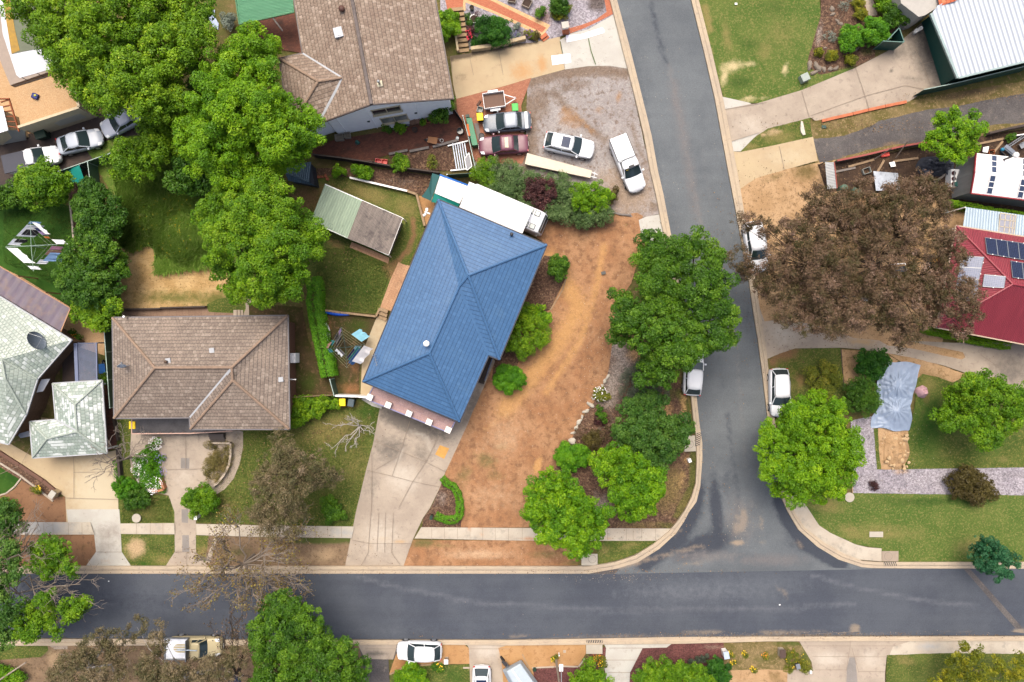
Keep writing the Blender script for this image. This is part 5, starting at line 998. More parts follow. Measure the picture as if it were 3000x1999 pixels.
def bare_tree(name,label,cat,base,h,ends,mat,r0=.12,n=5,seed=1,leaf=None,spread=.9,depth=3,fork=.3,group=None,lz=None,nleaf=0):
 rng=np.random.default_rng(seed);b=P(base[0],base[1],0);root=thing(name,label,cat,b,group=group);m=MB();tips=[]
 fk=P(base[0],base[1],h*fork);fk.x,fk.y=b.x,b.y
 m.tube(b,fk,r0*1.2,r0*.9,8)
 def grow(a,e,r,d):
  pts=[a];k=4
  for i in range(1,k+1):pts.append(a.lerp(e,i/k)+Vector(rng.normal(0,.06*(e-a).length,3))*(1 if i<k else .3))
  m.path(pts,r,max(.012,r*.4),5 if d>1 else 4);tips.append(pts[-1])
  if d>0:
   for q in range(n):
    t=rng.uniform(.3,1.0);i=min(k-1,int(t*k));s=pts[i].lerp(pts[i+1],t*k-i);L_=(e-a).length*rng.uniform(.3,.6)*spread
    dr=(e-a).normalized()+Vector(rng.normal(0,.55,3));dr.z=dr.z*.5+.1;grow(s,s+dr.normalized()*L_,max(.013,r*.45),d-1)
 for e in ends:grow(fk,P(e[0],e[1],e[2]),r0*.6,depth-1)
 m.build('trunk' if cat=='tree' else 'stem',mat,root)
 if leaf:
  tp=np.array(tips);i=rng.integers(0,len(tp),nleaf);pos=tp[i]+rng.normal(0,.16,(nleaf,3));nn=rng.normal(size=(nleaf,3));nn/=np.linalg.norm(nn,axis=1)[:,None]
  quads('crown',pos,nn,rng.uniform(.05,.12,nleaf),rng.random(nleaf),LM[leaf],root,rng,.5)
 return root
T=tree
def inside(x,y,q):
 c=False;j=len(q)-1
 for i in range(len(q)):
  if(q[i][1]>y)!=(q[j][1]>y)and x<(q[j][0]-q[i][0])*(y-q[i][1])/(q[j][1]-q[i][1]+1e-9)+q[i][0]:c=not c
  j=i
 return c
def fill(outline,step,r,gaps='',seed=1,drop=.1):
 q,g,rn=px(outline),px(gaps),random.Random(seed);out=[]
 x0,x1,y0,y1=min(a for a,_ in q),max(a for a,_ in q),min(b for _,b in q),max(b for _,b in q);y=y0;k=0
 while y<y1:
  x=x0+(step/2 if k%2 else 0)
  while x<x1:
   a,b=x+rn.uniform(-.4,.4)*step,y+rn.uniform(-.4,.4)*step
   if inside(a,b,q)and rn.random()>drop and not any(math.hypot(a-u[0],b-u[1])<u[2]for u in g):out.append((a,b,r*rn.uniform(.7,1.25)))
   x+=step
  y+=step*.87;k+=1
 return out
 # --- big trees, north west block
T('tree','huge olive and lime tree spreading over the top left corner beside the pool','tree','50,15,40 110,40,55 200,40,80 290,50,85 390,45,85 480,40,80 550,50,66 585,105,46 130,100,45 210,130,80 310,140,90 410,130,90 500,150,76 555,185,50 178,165,32 215,205,55 300,230,85 400,240,85 480,240,66 540,290,34 330,282,54 440,300,60 500,310,55 250,170,70 590,25,50 262,270,45',10,'olive_lime',.115,.5,5.2,trunk=(380,200),tr=.38,twigs=1)
T('tree','olive green tree drooping over the white car and the fence, above the long grass','tree','452,352,38 465,385,50 425,428,40 480,430,55 365,445,38 430,470,50 530,360,50 345,480,34 390,500,30 540,420,40',6.5,'olive_lime',.115,.48,5.0,trunk=(430,420),tr=.24,twigs=1)
T('tree','tall dark tree in the gap between the olive tree and the two bright green trees','tree','560,480,50 600,540,40 530,530,40 610,450,40 590,270,40 600,360,36',5.5,'hedge_dark',.14,.5,4.5,trunk=(570,480),tr=.22)
T('tree','bright green tree beside the corner of the white walled house','tree','740,120,50 715,180,65 780,150,40 650,200,50 690,260,75 770,240,65 625,290,65 600,340,55 700,340,80 790,320,70 850,330,55 905,370,42 560,420,48 640,430,75 730,430,75 820,410,70 890,420,45 590,480,45 680,500,65 770,490,55 850,470,45 930,400,24 540,380,26',10.5,'bright',.105,.5,5.6,trunk=(720,330),tr=.3,twigs=1)
T('tree','bright green tree overhanging the garden shed and the back lawn','tree','690,560,50 760,560,55 830,590,55 640,610,55 720,640,65 800,650,65 880,670,55 940,675,32 590,640,30 650,700,55 740,730,70 830,730,60 900,720,45 680,790,55 770,810,70 850,810,55 700,850,42 790,865,48 850,850,40 620,760,20 890,790,22 760,590,50',10.5,'bright2',.105,.5,5.6,trunk=(770,720),tr=.3,twigs=1)
# --- left hedge trees
for lb,lo,h,lf in(('bushy dark green hedge tree, topmost of the row beside the long grass','285,560,40 260,600,40 320,600,40 290,640,45 340,640,28 270,670,35 325,675,32 250,640,25',5,'hedge_dark'),('leafy hedge tree in the middle of the row, next to the washing line lawn','270,690,40 240,730,40 300,730,45 215,770,35 270,780,45 330,770,40 355,790,22 300,690,30',5.2,'deep'),('broad dark hedge tree low in the row, beside the cut straw','230,830,45 200,810,30 280,830,45 330,830,40 250,860,40 310,870,35 190,830,20',4.8,'hedge_dark'),('yellowish green rounded shrub tree at the lower end of the hedge row','270,890,42 250,920,36 310,910,36 330,890,26 285,945,32 320,935,26 240,890,22',4,'olive_lime')):
 T('hedge_tree',lb,'tree',lo,h,lf,.11,.4,5.6,low=h*.4,tr=.12,group='hedge trees along the left boundary')
T('tree','rounded mid green tree beside the teal tarp and the parked white ute','tree','130,540,55 90,530,40 170,530,40 100,570,35 150,575,40 190,560,28 130,505,30 75,560,25',5,'bright2',.11,.42,5.6,trunk=(130,545))
T('shrub','dark green shrub on the left edge below the driveway fence','shrub','20,575,35 50,590,25 -10,590,30 40,555,22',2.5,'deep',.1,.35,5.5)
T('shrub','silver leaved shrub at the top, beside the green awning','shrub','668,70,18 660,55,12 680,60,14',1.4,'silver',.07,.25,5)
# --- street trees in the middle
T('tree','large deep green street tree with puffy clumps reaching over the side road','tree','1905,715,38 2035,705,42 1960,740,42 2085,745,36 1890,770,34 1945,800,50 2005,790,46 2075,800,42 2110,830,40 1895,830,40 1945,860,52 2040,860,46 1815,880,36 1860,900,42 1905,920,50 1970,930,52 2040,930,54 2110,890,46 2130,930,36 1825,930,40 1830,980,46 1890,980,50 1950,990,52 2015,1000,54 2085,990,46 1930,1050,48 1975,1045,40 2035,1025,32 1900,1095,40 1950,1100,36 2140,985,26 2085,1010,26 2012,1046,28',9.5,'deep',.1,.46,6.2,trunk=(1975,930),tr=.3,low=4.5)
T('tree','dull green tree in the corner garden beside the kerb drain','tree','1905,1180,38 1850,1205,40 1885,1225,42 1830,1250,36 1880,1265,46 1935,1250,46 1985,1250,40 2010,1245,26 1845,1290,40 1905,1305,46 1960,1300,42 1900,1345,36 1945,1340,34 1815,1275,26 1990,1285,30',6,'dull',.105,.42,5.8,trunk=(1905,1270))
T('tree','yellow green tree at the street corner, overhanging the footpath','tree','1605,1410,40 1570,1450,36 1640,1400,34 1660,1440,44 1610,1470,48 1565,1495,34 1690,1480,44 1640,1510,50 1585,1530,36 1735,1500,40 1690,1540,48 1640,1560,44 1755,1535,32 1720,1575,42 1680,1605,36 1715,1618,20 1770,1500,22 1600,1560,30',7.5,'lime',.1,.36,5.8,trunk=(1660,1500),twigs=1)
T('tree','lime green tree just right of the corner tree, above the mulch bed','tree','1760,1350,34 1805,1335,40 1850,1350,40 1780,1390,36 1835,1395,46 1885,1385,38 1860,1440,44 1905,1440,36 1820,1450,36 1880,1480,36 1840,1490,36 1920,1405,26 1925,1430,22',6.5,'lime',.1,.36,5.8,trunk=(1840,1410),twigs=1)
T('tree','round bright green tree hiding the kerb beside the white four wheel drive','tree','2325,1222,40 2385,1195,48 2440,1215,48 2265,1262,38 2330,1250,60 2405,1255,56 2470,1270,44 2265,1310,50 2340,1320,60 2420,1320,56 2480,1330,40 2260,1370,44 2330,1385,54 2400,1390,50 2460,1385,40 2330,1435,40 2390,1440,36 2290,1420,34 2500,1300,22 2450,1440,24',7.5,'bright',.1,.42,6,trunk=(2365,1310),tr=.26)
T('tree','green spreading tree on the lawn right of the blue tarpaulin','tree','2840,1140,42 2900,1120,36 2795,1170,40 2860,1185,50 2930,1165,42 2970,1190,32 2760,1215,32 2820,1230,42 2890,1235,46 2950,1230,38 2875,1280,34 2920,1275,26 2780,1240,24 2985,1150,26',6,'bright2',.1,.4,5.6,trunk=(2870,1195))
T('tree','star shaped bright green tree beside the dark asphalt driveway','tree','2790,400,42 2745,350,18 2760,375,22 2793,330,17 2795,358,22 2848,345,16 2825,370,22 2722,400,17 2750,405,24 2705,430,14 2735,430,20 2760,450,22 2802,462,18 2795,435,26 2845,440,18 2830,415,24 2868,385,18 2845,390,22 2880,378,12 2815,475,13',5.5,'bright',.1,.3,6,low=2.5,trunk=(2785,400))
T('tree','small blue green tree on the kerb at the lower right','tree','2880,1590,26 2865,1620,24 2910,1610,30 2890,1640,30 2935,1630,28 2965,1645,20 2920,1665,24 2945,1675,16 2925,1695,11 2855,1650,14 2885,1665,18',4.5,'bluegreen',.1,.3,5.8,low=2,trunk=(2905,1635),tr=.1)
T('tree','dense deep green tree at the bottom, between the work ute and the driveway','tree','825,1765,38 785,1795,38 870,1785,36 765,1840,34 830,1830,50 905,1815,44 780,1890,44 855,1890,54 925,1880,46 800,1945,48 875,1950,52 960,1905,42 1020,1900,34 990,1950,46 1050,1945,36 1030,1990,42 940,1985,48 850,2005,46 775,2000,40',8,'deep',.1,.42,6.2,trunk=(890,1890),tr=.28)
T('tree','green tree clump over the road at the left, nearest the kerb driveway','tree','150,1595,30 190,1610,28 125,1640,34 175,1645,32 150,1670,30 205,1660,20 215,1685,14 110,1610,24',6,'bright2',.1,.36,5.5,trunk=(120,1640),tr=.18,twigs=1)
T('tree','lower green tree clump spreading over the left end of the road','tree','130,1750,24 80,1800,44 135,1800,34 100,1840,38 60,1840,30 165,1850,18 220,1775,38 250,1770,24 210,1810,24 150,1730,14',6.5,'bright2',.1,.36,5.5,trunk=(90,1790),tr=.2,twigs=1)
T('tree','dark green tree cut by the left edge beside the footpath','tree','10,1500,45 45,1530,38 5,1580,40 30,1650,40 -5,1720,45 25,1780,36 5,1850,45 35,1600,26 50,1690,20',7,'dull',.11,.42,5.2,trunk=(10,1640),tr=.22,twigs=1)
T('tree','yellow green scruffy tree at the bottom right corner','tree','2830,1920,34 2800,1950,30 2860,1960,36 2910,1945,28 2790,1985,34 2850,2000,40 2920,1990,36 2970,1960,30 2985,1925,18 2990,1990,34 2825,1885,10 2740,1990,22 2865,1905,18',5,'golden',.09,.3,4.5,thin=.15,trunk=(2880,1960),tr=.14,twigs=1)
# --- gum trees: thin brown foliage
GK=dict(thin=.16,asp=.34,up=.3,spread=1.06,jit=.13,shell=(.25,1.12),inner=.3)
def gum(label,lobes,h,leaf,trunk,tr,bark,low,twigs=2):return T('gum_tree',label,'tree',lobes,h,leaf,.1,.36,5.2,low=low,trunk=trunk,tr=tr,bark=bark,twigs=twigs,**GK)
gum('sprawling brown leaved gum tree covering the yard between the side road and the red roof',fill('2150,660 2175,635 2215,640 2245,665 2300,655 2340,640 2370,600 2385,565 2415,560 2440,580 2500,530 2560,520 2640,535 2700,510 2755,520 2775,580 2770,620 2755,650 2790,680 2830,740 2865,790 2875,840 2865,880 2835,945 2815,960 2750,930 2690,985 2675,1015 2635,1020 2600,990 2505,955 2430,960 2340,955 2305,955 2275,910 2265,880 2200,830 2150,760',33,31,'2585,535,34 2640,792,28 2535,655,22 2722,765,26 2250,600,22 2225,890,20 2700,905,14 2300,690,12 2560,870,16 2205,725,46 2660,640,16',4),11,'gum',(2560,790),.26,BARKD,5)
gum('brown olive gum tree on the lawn in front of the brown roofed house',fill('800,1290 840,1280 870,1310 885,1345 930,1345 980,1365 1000,1390 985,1410 930,1400 890,1430 880,1480 875,1545 840,1575 790,1560 750,1500 745,1420 765,1370 780,1330',28,27,'900,1440,14',6),7,'gum2',(850,1430),.13,BARKD,3)
gum('grey brown gum tree at the bottom left, dropping leaves on the kerb',fill('270,1870 310,1840 350,1840 375,1880 395,1930 390,2010 160,2010 165,1960 195,1915 240,1890',30,29,'225,1900,14 310,1930,12',8),8,'gum2',(270,1950),.18,BARKW,4)
gum('grey brown gum tree hanging over the tray of the cream work ute',fill('405,1810 440,1805 480,1825 510,1850 520,1915 600,1925 650,1905 680,1860 710,1880 720,1960 720,2010 420,2010 410,1930 395,1860',30,28,'530,1888,52 590,1888,54 645,1884,46',10,.2),8,'gum2',(560,1990),.18,BARKW,4)
# --- bare trees
bare_tree('bare_tree','nearly bare street tree with a few yellow leaves leaning over the road','tree',(745,1625),8,[(560,1720,6.5),(600,1770,6.2),(650,1590,6),(640,1660,6.5),(700,1780,6.8),(760,1770,6),(840,1740,5.5),(880,1700,5),(800,1620,6),(850,1650,5.5),(690,1540,5),(580,1640,5.5),(600,1690,6),(720,1730,6),(820,1700,6),(880,1560,5),(830,1580,5)],plain('grey_twig',C(150,138,126),.9),.13,8,3,'deadleaf',.75,3,.35,nleaf=6000)
bare_tree('bare_shrub','white leafless shrub on the lawn beside the blue house driveway','shrub',(1057,1247),2.2,[(965,1318,1.8),(1010,1310,1.6),(1040,1300,2),(975,1245,1.7),(1010,1225,2),(1085,1275,1.6),(1090,1250,1.5),(1030,1220,1.8)],BARKW,.07,4,5,None,.7,3,.2)
bare_tree('bare_tree','grey leafless tree leaning over the driveway beside the L shaped carport','tree',(385,1340),4.5,[(300,1330,4),(270,1400,3.6),(320,1290,4),(360,1290,4),(425,1295,3.6),(440,1310,3.2),(310,1380,4),(290,1350,4.2)],plain('grey_twig',C(150,142,136),.9),.09,5,8,None,.8,3,.3)
bare_tree('bare_tree','wispy grey leafless tree among the green clumps at the left kerb','tree',(60,1680),7,[(20,1560,6),(80,1560,6),(30,1640,6.5),(200,1730,5),(240,1720,5),(180,1790,5),(150,1710,6),(110,1530,5.5),(60,1620,6.5),(20,1700,6)],plain('grey_twig',None),.12,6,9,None,.8,3,.4)
bare_tree('bare_tree','dark twiggy bare tree between the work ute and the dense green tree','tree',(720,1940),6,[(640,1860,5),(680,1800,5),(720,1820,5.5),(740,1880,5.5),(700,1900,5.5),(660,1980,5),(740,1985,5)],BARKD,.1,5,12,'gum',.8,3,.4,nleaf=900)
# --- shrubs, clipped balls, hedges, beds
T('clipped_shrub','rounded green shrub beside the wall at the upper end of the mulch bed','shrub','1637,783,26 1625,765,16 1652,772,18 1640,800,20 1622,795,16',2,'deep',.08,.28,7,low=1.2)
T('shrub','tall feathery yellow green shrub against the blue house in the lower mulch bed','shrub','1525,945,38 1562,955,38 1515,990,36 1562,1000,36 1540,918,26 1590,980,26 1498,1012,24 1535,1025,24',2.6,'olive_lime',.09,.3,5.5,low=1.2,asp=.3)
T('shrub','small bright green bush touching the tall feathery shrub by the blue house','shrub','1585,915,22 1595,930,18 1570,905,14',1.8,'bright',.08,.26,6)
T('clipped_shrub','big clipped green ball beside the lower corner of the blue house','shrub','1490,1108,36 1475,1095,24 1510,1100,26 1490,1130,28 1520,1125,20 1462,1112,16',1.9,'box',.065,.34,8,low=1.4,inner=.6)
T('clipped_shrub','flat clipped round shrub above the yellow green corner tree','shrub','1675,1335,34 1655,1325,26 1700,1330,26 1670,1360,28 1705,1350,20 1645,1345,18',1.5,'box',.065,.34,8,low=1.2,inner=.6)
w1=T('flowering_shrub','small shrub covered in white flowers beside the garden rocks','shrub','1758,1155,20 1745,1150,12 1770,1160,14',.9,'weed',.07,.22,6);flowers(w1,[(1758,1155,24)],'white',.12,1,(.75,1.0),.05,3);flowers(w1,[(1735,1165,18)],'white',.1,1,(.02,.06),.03,4,'fallen_petal')
T('shrub','small green bush with reddish leaves below the white flowering shrub','shrub','1755,1205,14 1765,1225,14',.9,'deep',.07,.22,5)
T('shrub','low wine red bush under the small green bush in the mulch','shrub','1762,1238,13 1750,1232,10',.6,'purple',.06,.2,4)
T('shrub','wispy grey green wattle between the street tree and the dull green tree','shrub','1860,1090,30 1845,1120,32 1880,1130,32 1835,1160,28 1870,1165,30 1910,1150,28 1935,1160,24 1870,1075,20 1920,1130,22',3,'greygreen',.075,.34,4.5,low=1.2,asp=.25,twigs=2,thin=.05)
T('shrub','olive bush among the brown mulch left of the dull green tree','shrub','1725,1290,22 1745,1300,18 1735,1275,16',1.1,'brownolive',.07,.25,4.5)
T('shrub','thin dry bush in the mulch beside the last garden rocks','shrub','1700,1265,18 1790,1240,20 1780,1270,22',.7,'gum',.06,.25,3,thin=.3)
# clipped U hedge round the letterbox bed
hedge_run('hedge','curved low green hedge round the bed beside the blue house driveway',px('1295,1402 1308,1416 1330,1430 1342,1450 1348,1480 1346,1512 1332,1526 1305,1526 1276,1514'),.72,.65,'box',.055)
hedge_run('hedge','long clipped bright green hedge on the fence line beside the blue house washing line',px('908,815 918,850 914,885 920,925 930,975 942,1030 952,1075 957,1104'),1.45,1.9,'box',.065,230)
T('hedge','yellowish loose hedge under the timber fence beside the yellow lid bin','hedge','870,1190,28 905,1185,28 940,1185,26 970,1178,20 865,1220,24 895,1210,22 930,1205,18 862,1240,16',1.6,'olive_lime',.08,.3,5.5,low=1)
T('shrub','small round dark green bush on the lawn under the brown gum tree','shrub','975,1490,30 960,1475,20 995,1500,20 970,1510,20',1.4,'deep',.08,.28,5.5)
T('shrub','soft light green bush beside the curved path of the brown house','shrub','580,1460,34 560,1445,22 610,1450,24 620,1475,24 585,1490,28 550,1470,18 600,1425,16',1.8,'bright2',.08,.28,5.5,low=1)
T('shrub','bright green bush at the driveway edge of the brown house lawn, upper one','shrub','365,1425,26 385,1420,20 360,1445,18 345,1425,12',1.4,'box',.07,.26,6.5)
T('shrub','yellow green spreading bush just below the upper bush on the small lawn','shrub','400,1455,28 425,1465,20 390,1475,20 415,1440,18',1.2,'hedge_dark',.08,.26,5.5)
fb=T('flower_bed','bed of white and lavender daisies inside the curved path','flower bed','455,1300,16 440,1325,22 460,1345,20 420,1350,26 450,1375,26 415,1380,22 440,1405,26 465,1400,18 470,1425,16 430,1425,16',.7,'box',.06,.25,4,low=.5,limbs=False,leafname='foliage')
flowers(fb,[(410,1350,24),(425,1395,28),(450,1420,26),(455,1300,22),(400,1375,18),(440,1430,20)],'white',.22,1,(.55,.8),.045,6);flowers(fb,[(470,1340,18),(472,1385,18)],'lav',.14,1,(.5,.75),.045,7,'lavender_blossom')
T('planter_grass','dry yellowish ground cover inside the curved retaining wall of the brown house','ground cover','630,1310,20 660,1315,22 640,1345,26 665,1350,20 620,1375,22 650,1375,20 610,1395,16 635,1402,16 625,1345,20 672,1310,12',.7,'drygrass',.07,.3,4,low=.6,asp=.2,inner=.6,limbs=False,leafname='foliage')
# juniper screen
T('juniper','grey green juniper mound at the left end of the screen beside the carport yard','shrub','1445,500,34 1485,505,36 1460,535,36 1505,540,38 1545,560,34 1485,562,28 1535,522,30 1535,590,28 1560,600,24 1510,575,26 1590,525,26 1560,530,24',2,'conifer',.1,.3,5.5,low=1.5,asp=.24,group='juniper screen')
T('juniper','brighter green juniper at the far left tip of the screen by the green fence','shrub','1415,495,26 1400,510,20 1430,530,26 1410,480,16 1440,475,16',2,'bright2',.1,.3,5.5,low=1.5,asp=.24,group='juniper screen')
T('juniper','large grey green juniper under the bright bush at the right of the screen','shrub','1645,555,32 1635,600,38 1690,620,38 1740,640,32 1770,630,28 1665,580,32 1620,565,28 1700,650,24 1650,632,26 1615,615,26 1640,530,24 1690,575,26 1720,640,26 1610,540,22',2,'conifer',.1,.3,5.5,low=1.5,asp=.24,group='juniper screen')
T('shrub','bright green bush standing above the juniper beside the cream trailer','shrub','1720,570,36 1690,560,26 1750,560,30 1760,595,30 1730,605,32 1700,595,24 1775,575,20',2.6,'bright',.095,.3,5.5,low=1.6,asp=.35)
T('shrub','dark purple leaved bush in the middle of the juniper screen','shrub','1585,560,32 1565,545,22 1605,545,24 1570,585,26 1600,585,24 1545,570,16 1615,570,16 1580,610,16',2.6,'purple',.09,.28,5,low=1.4,twigs=1)
T('shrub','small rusty olive bush at the right end of the juniper screen','shrub','1800,570,16 1795,585,12 1805,555,10',1.2,'brownolive',.08,.25,4.5)
# north garden
T('clipped_shrub','light green ball shrub beside the garden steps at the top','shrub','1313,70,30 1300,50,20 1325,50,18 1310,95,24 1330,85,18 1295,85,14',1.9,'bright',.07,.3,7,low=1.3,inner=.6)
T('clipped_shrub','large dark green ball shrub between the steps and the brick path','shrub','1447,85,36 1425,75,24 1470,75,26 1440,110,28 1470,105,26 1420,100,18',2,'darkbox',.07,.32,7,low=1.4,inner=.6)
lv=T('lavender_bush','grey lavender bush with pale flowers beside the dark ball shrub','shrub','1505,90,12 1512,108,13 1500,120,11 1518,80,9',.7,'silver',.05,.2,5);flowers(lv,[(1508,100,18)],'lav',.12,1,(.6,.8),.04,11)
lv=T('flowering_shrub','purple flowering bush at the lower end of the brick path','shrub','1545,100,12 1560,108,12',.6,'weed',.05,.2,5);flowers(lv,[(1550,98,13)],'violet',.22,1,(.5,.75),.045,12)
T('shrub','olive clump beside the two brick steps of the path','shrub','1575,108,11 1568,116,9',.6,'brownolive',.05,.2,5)
lv=T('flowering_shrub','red flowering bush beside the timber garden steps','shrub','1378,95,12 1390,88,10 1376,108,9',.6,'purple',.05,.2,4);flowers(lv,[(1372,92,9),(1375,108,10)],'redf',.3,1,(.5,.7),.05,13)
T('ground_cover','dark green ground cover under the large ball shrub above the low wall','ground cover','1395,120,12 1415,130,12 1440,132,12 1465,130,12 1490,126,10 1385,130,8',.5,'darkbox',.06,.2,5,limbs=False,leafname='foliage')
T('shrub','strappy reddish plant in the round white edged pot bed','shrub','1400,42,9 1392,50,9',.8,'purple',.09,.2,4,asp=.15)
T('shrub','olive strip of plants beside the top of the timber steps','shrub','1370,50,9 1372,65,9',.6,'hedge_dark',.06,.2,5)
T('shrub','small dark green bush on the pale gravel north of the brick path','shrub','1587,35,14 1595,30,10 1580,42,8',.9,'deep',.06,.2,5.5)
T('shrub','large bush of green and golden leaves at the top edge','shrub','1640,10,24 1655,25,18 1625,25,16 1640,-10,26',1.6,'hedge_dark',.07,.25,5.5)
T('shrub','golden skirt of foliage in front of the large top edge bush','shrub','1630,42,14 1650,46,12 1668,25,10 1620,30,8',.9,'golden',.07,.2,5.5)
T('shrub','potted tree fern against the white gable wall corner','shrub','1290,325,22 1310,310,22 1275,345,18 1300,345,18 1325,295,12',2.4,'deep',.09,.26,5)
T('shrub','big potted yellow green plant in front of the white wall window','shrub','1172,380,14 1165,370,10 1182,375,10',1.2,'bright2',.08,.2,5)
T('shrub','dark leafy plant left of the silver boxes on the brick yard','shrub','1130,375,11 1140,380,9',.9,'deep',.08,.2,5)
T('shrub','small leafy plant between the brown tubs by the white wall','shrub','1238,360,8 1240,352,6',.7,'bright2',.06,.16,5)
T('shrub','green bush at the edge of the compost bed by the red crates','shrub','1172,475,20 1160,490,16 1185,485,16 1165,462,12',1.6,'bright2',.08,.26,5)
T('shrub','yellowish thin bush in the compost bed','shrub','1265,470,14 1275,485,12 1258,485,10',1.2,'weed',.07,.24,4,thin=.2)
T('shrub','bright green shrub below the dark brick yard, left of the pair','shrub','992,495,14 1000,505,12 985,508,10',1.3,'bright',.08,.24,5.5)
T('shrub','bright green shrub below the dark brick yard, right of the pair','shrub','1060,505,18 1045,500,14 1080,505,14 1065,520,12',1.4,'bright',.08,.24,5.5)
# north east bed
T('clipped_shrub','light green clipped shrub, left half of the joined pair beside the lawn','shrub','2490,112,30 2475,100,20 2500,130,22 2480,130,20 2510,100,20',1.6,'box',.075,.3,6.5,low=1.2,inner=.5)
T('clipped_shrub','light green clipped shrub, taller right half of the joined pair by the green gate','shrub','2560,90,32 2545,75,22 2580,80,22 2560,115,24 2582,105,18 2535,105,18',1.9,'box',.075,.3,6.5,low=1.4,inner=.5)
T('shrub','dark glossy shrub in front of the pale grey house wall','shrub','2620,40,28 2600,25,20 2650,30,24 2640,55,24 2610,65,20 2665,45,16',2,'deep',.085,.28,5.5)
T('shrub','light green shrub at the top edge beside the concrete garden path','shrub','2580,10,20 2590,30,14 2575,-10,18',1.5,'bright',.07,.25,5.5)
for lb,lo in(('golden bush at the top of the mulch bed, upper of two','2515,15,14 2520,30,12 2508,5,10'),('golden bush at the top of the mulch bed, lower of two','2522,44,12 2535,40,9 2512,48,8'),('orange yellow bush nearest the lawn edge of the mulch bed','2397,152,12 2405,148,8'),('yellow green bush in the middle of three along the garden rocks','2436,168,15 2445,162,10 2430,160,10'),('yellow green bush nearest the driveway, last of three along the rocks','2488,180,15 2480,172,10 2497,175,10')):
 T('golden_bush',lb,'shrub',lo,.8,'golden',.06,.2,5.5,group='golden bushes in the mulch bed')
T('shrub','sparse grey leaved plant in the mulch beside the clipped pair','shrub','2425,105,14 2435,115,12 2470,20,14 2490,10,12',.7,'silver',.05,.25,2.5,thin=.3)
# right side
T('shrub','bumpy dark green conifer shrub at the top left of the blue tarpaulin','shrub','2550,1060,32 2530,1045,22 2575,1045,26 2530,1075,26 2565,1080,26 2590,1060,18 2555,1100,20',2.2,'darkbox',.08,.26,6,low=1.4)
T('shrub','feathery olive green conifer shrub left of the blue tarpaulin','shrub','2520,1160,38 2495,1140,26 2550,1150,28 2500,1185,26 2540,1190,28 2520,1125,24 2560,1170,18',2.4,'hedge_dark',.085,.28,6,low=1.5,asp=.3)
T('shrub','loose olive bush on the lawn above the round bright green tree','shrub','2410,1090,34 2390,1115,30 2430,1120,30 2410,1145,26 2440,1095,20 2370,1090,18',1.8,'weed',.085,.34,4,low=.8,thin=.15)
T('shrub','wide brown olive bush on the pale gravel strip','shrub','2830,1400,30 2800,1415,28 2860,1405,28 2880,1430,28 2840,1440,34 2900,1445,22 2800,1445,22 2870,1455,22 2830,1380,20',1.8,'brownolive',.085,.3,5,low=.8)
T('shrub','small round dark purple bush alone on the pale gravel strip','shrub','2560,1424,14 2555,1415,8 2568,1430,8',.8,'purple',.06,.2,4.5,asp=.3)
hedge_run('hedge','narrow yellow green hedge between the white workshop and the pale blue roof',px('2795,592 2860,606 2930,618 3030,636'),.6,1.5,'lime',.06)
hedge_run('hedge','green hedge under the lower edge of the red roof',px('2712,962 2790,980 2880,1000 2960,1012'),.8,1.2,'bright',.06)
# south side
T('shrub','round yellow green bush inside the timber edged lawn at the bottom','shrub','1205,1975,30 1185,1985,24 1230,1980,24 1205,1955,20 1240,1995,20 1175,2000,20 1205,2005,30',1.6,'lime',.075,.28,6)
b_=T('flowering_shrub','small bush with yellow flowers beside the parked white hatchback','shrub','1285,1955,12 1275,1945,9 1295,1962,8',.7,'deep',.06,.2,5);flowers(b_,[(1287,1955,14)],'yellow',.12,1,(.6,.75),.05,21)
b_=T('flowering_shrub','patch of orange and yellow flowers beside the pale driveway','shrub','1755,1930,14 1740,1925,8 1765,1945,9',.6,'weed',.06,.2,5);flowers(b_,[(1752,1930,16)],'orangef',.14,1,(.5,.7),.05,22);flowers(b_,[(1760,1945,10)],'yellow',.12,1,(.5,.7),.05,23,'yellow_blossom')
b_=T('flowering_shrub','tuft of yellow flowers at the foot of the street light pole','shrub','1622,1935,8 1626,1925,6',.6,'weed',.05,.18,4);flowers(b_,[(1622,1934,9)],'yellow',.35,1,(.4,.7),.05,24)
T('tree','green leafy tree at the bottom edge left of the pale driveway','tree','1720,1960,28 1695,1985,26 1745,1980,28 1765,1995,22 1720,2005,36 1680,2005,20',3.6,'bright2',.085,.3,5.5)
T('tree','wide bright green tree at the bottom edge on the maroon gravel','tree','1910,1965,32 1950,1960,32 1995,1965,34 2040,1975,32 1885,1990,28 1930,1995,40 1985,2000,42 2040,2005,40 2070,2000,28',4,'bright2',.085,.32,6)
T('clipped_shrub','dark green rounded shrub at the bottom beside the blue topped letterbox','shrub','2095,1945,24 2110,1960,24 2085,1970,22 2105,1985,26 2120,1985,18',2,'darkbox',.075,.26,6.5,low=1.3)
T('shrub','grey green low bush between the bottom trees','shrub','2050,1932,14 2030,1940,12 2065,1928,10',.8,'greygreen',.06,.2,5)
for lb,x,y in(('yellow flower clump nearest the blue topped letterbox',2140,1915),('yellow flower clump low on the dry verge',2148,1940),('pair of yellow flower tufts in the middle of the dry verge',2180,1915),('orange flower clump at the right of the dry verge',2240,1920),('yellow flower tuft at the lower right of the dry verge',2205,1960)):
 b_=T('flower_clump',lb,'flowers',f'{x},{y},8 {x + 6},{y + 7},6',.4,'weed',.05,.16,3,limbs=False,leafname='foliage',group='flower clumps on the dry verge');flowers(b_,[(x,y,9)],'yellow' if x!=2240 else 'orangef',.2,1,(.35,.5),.05,x)
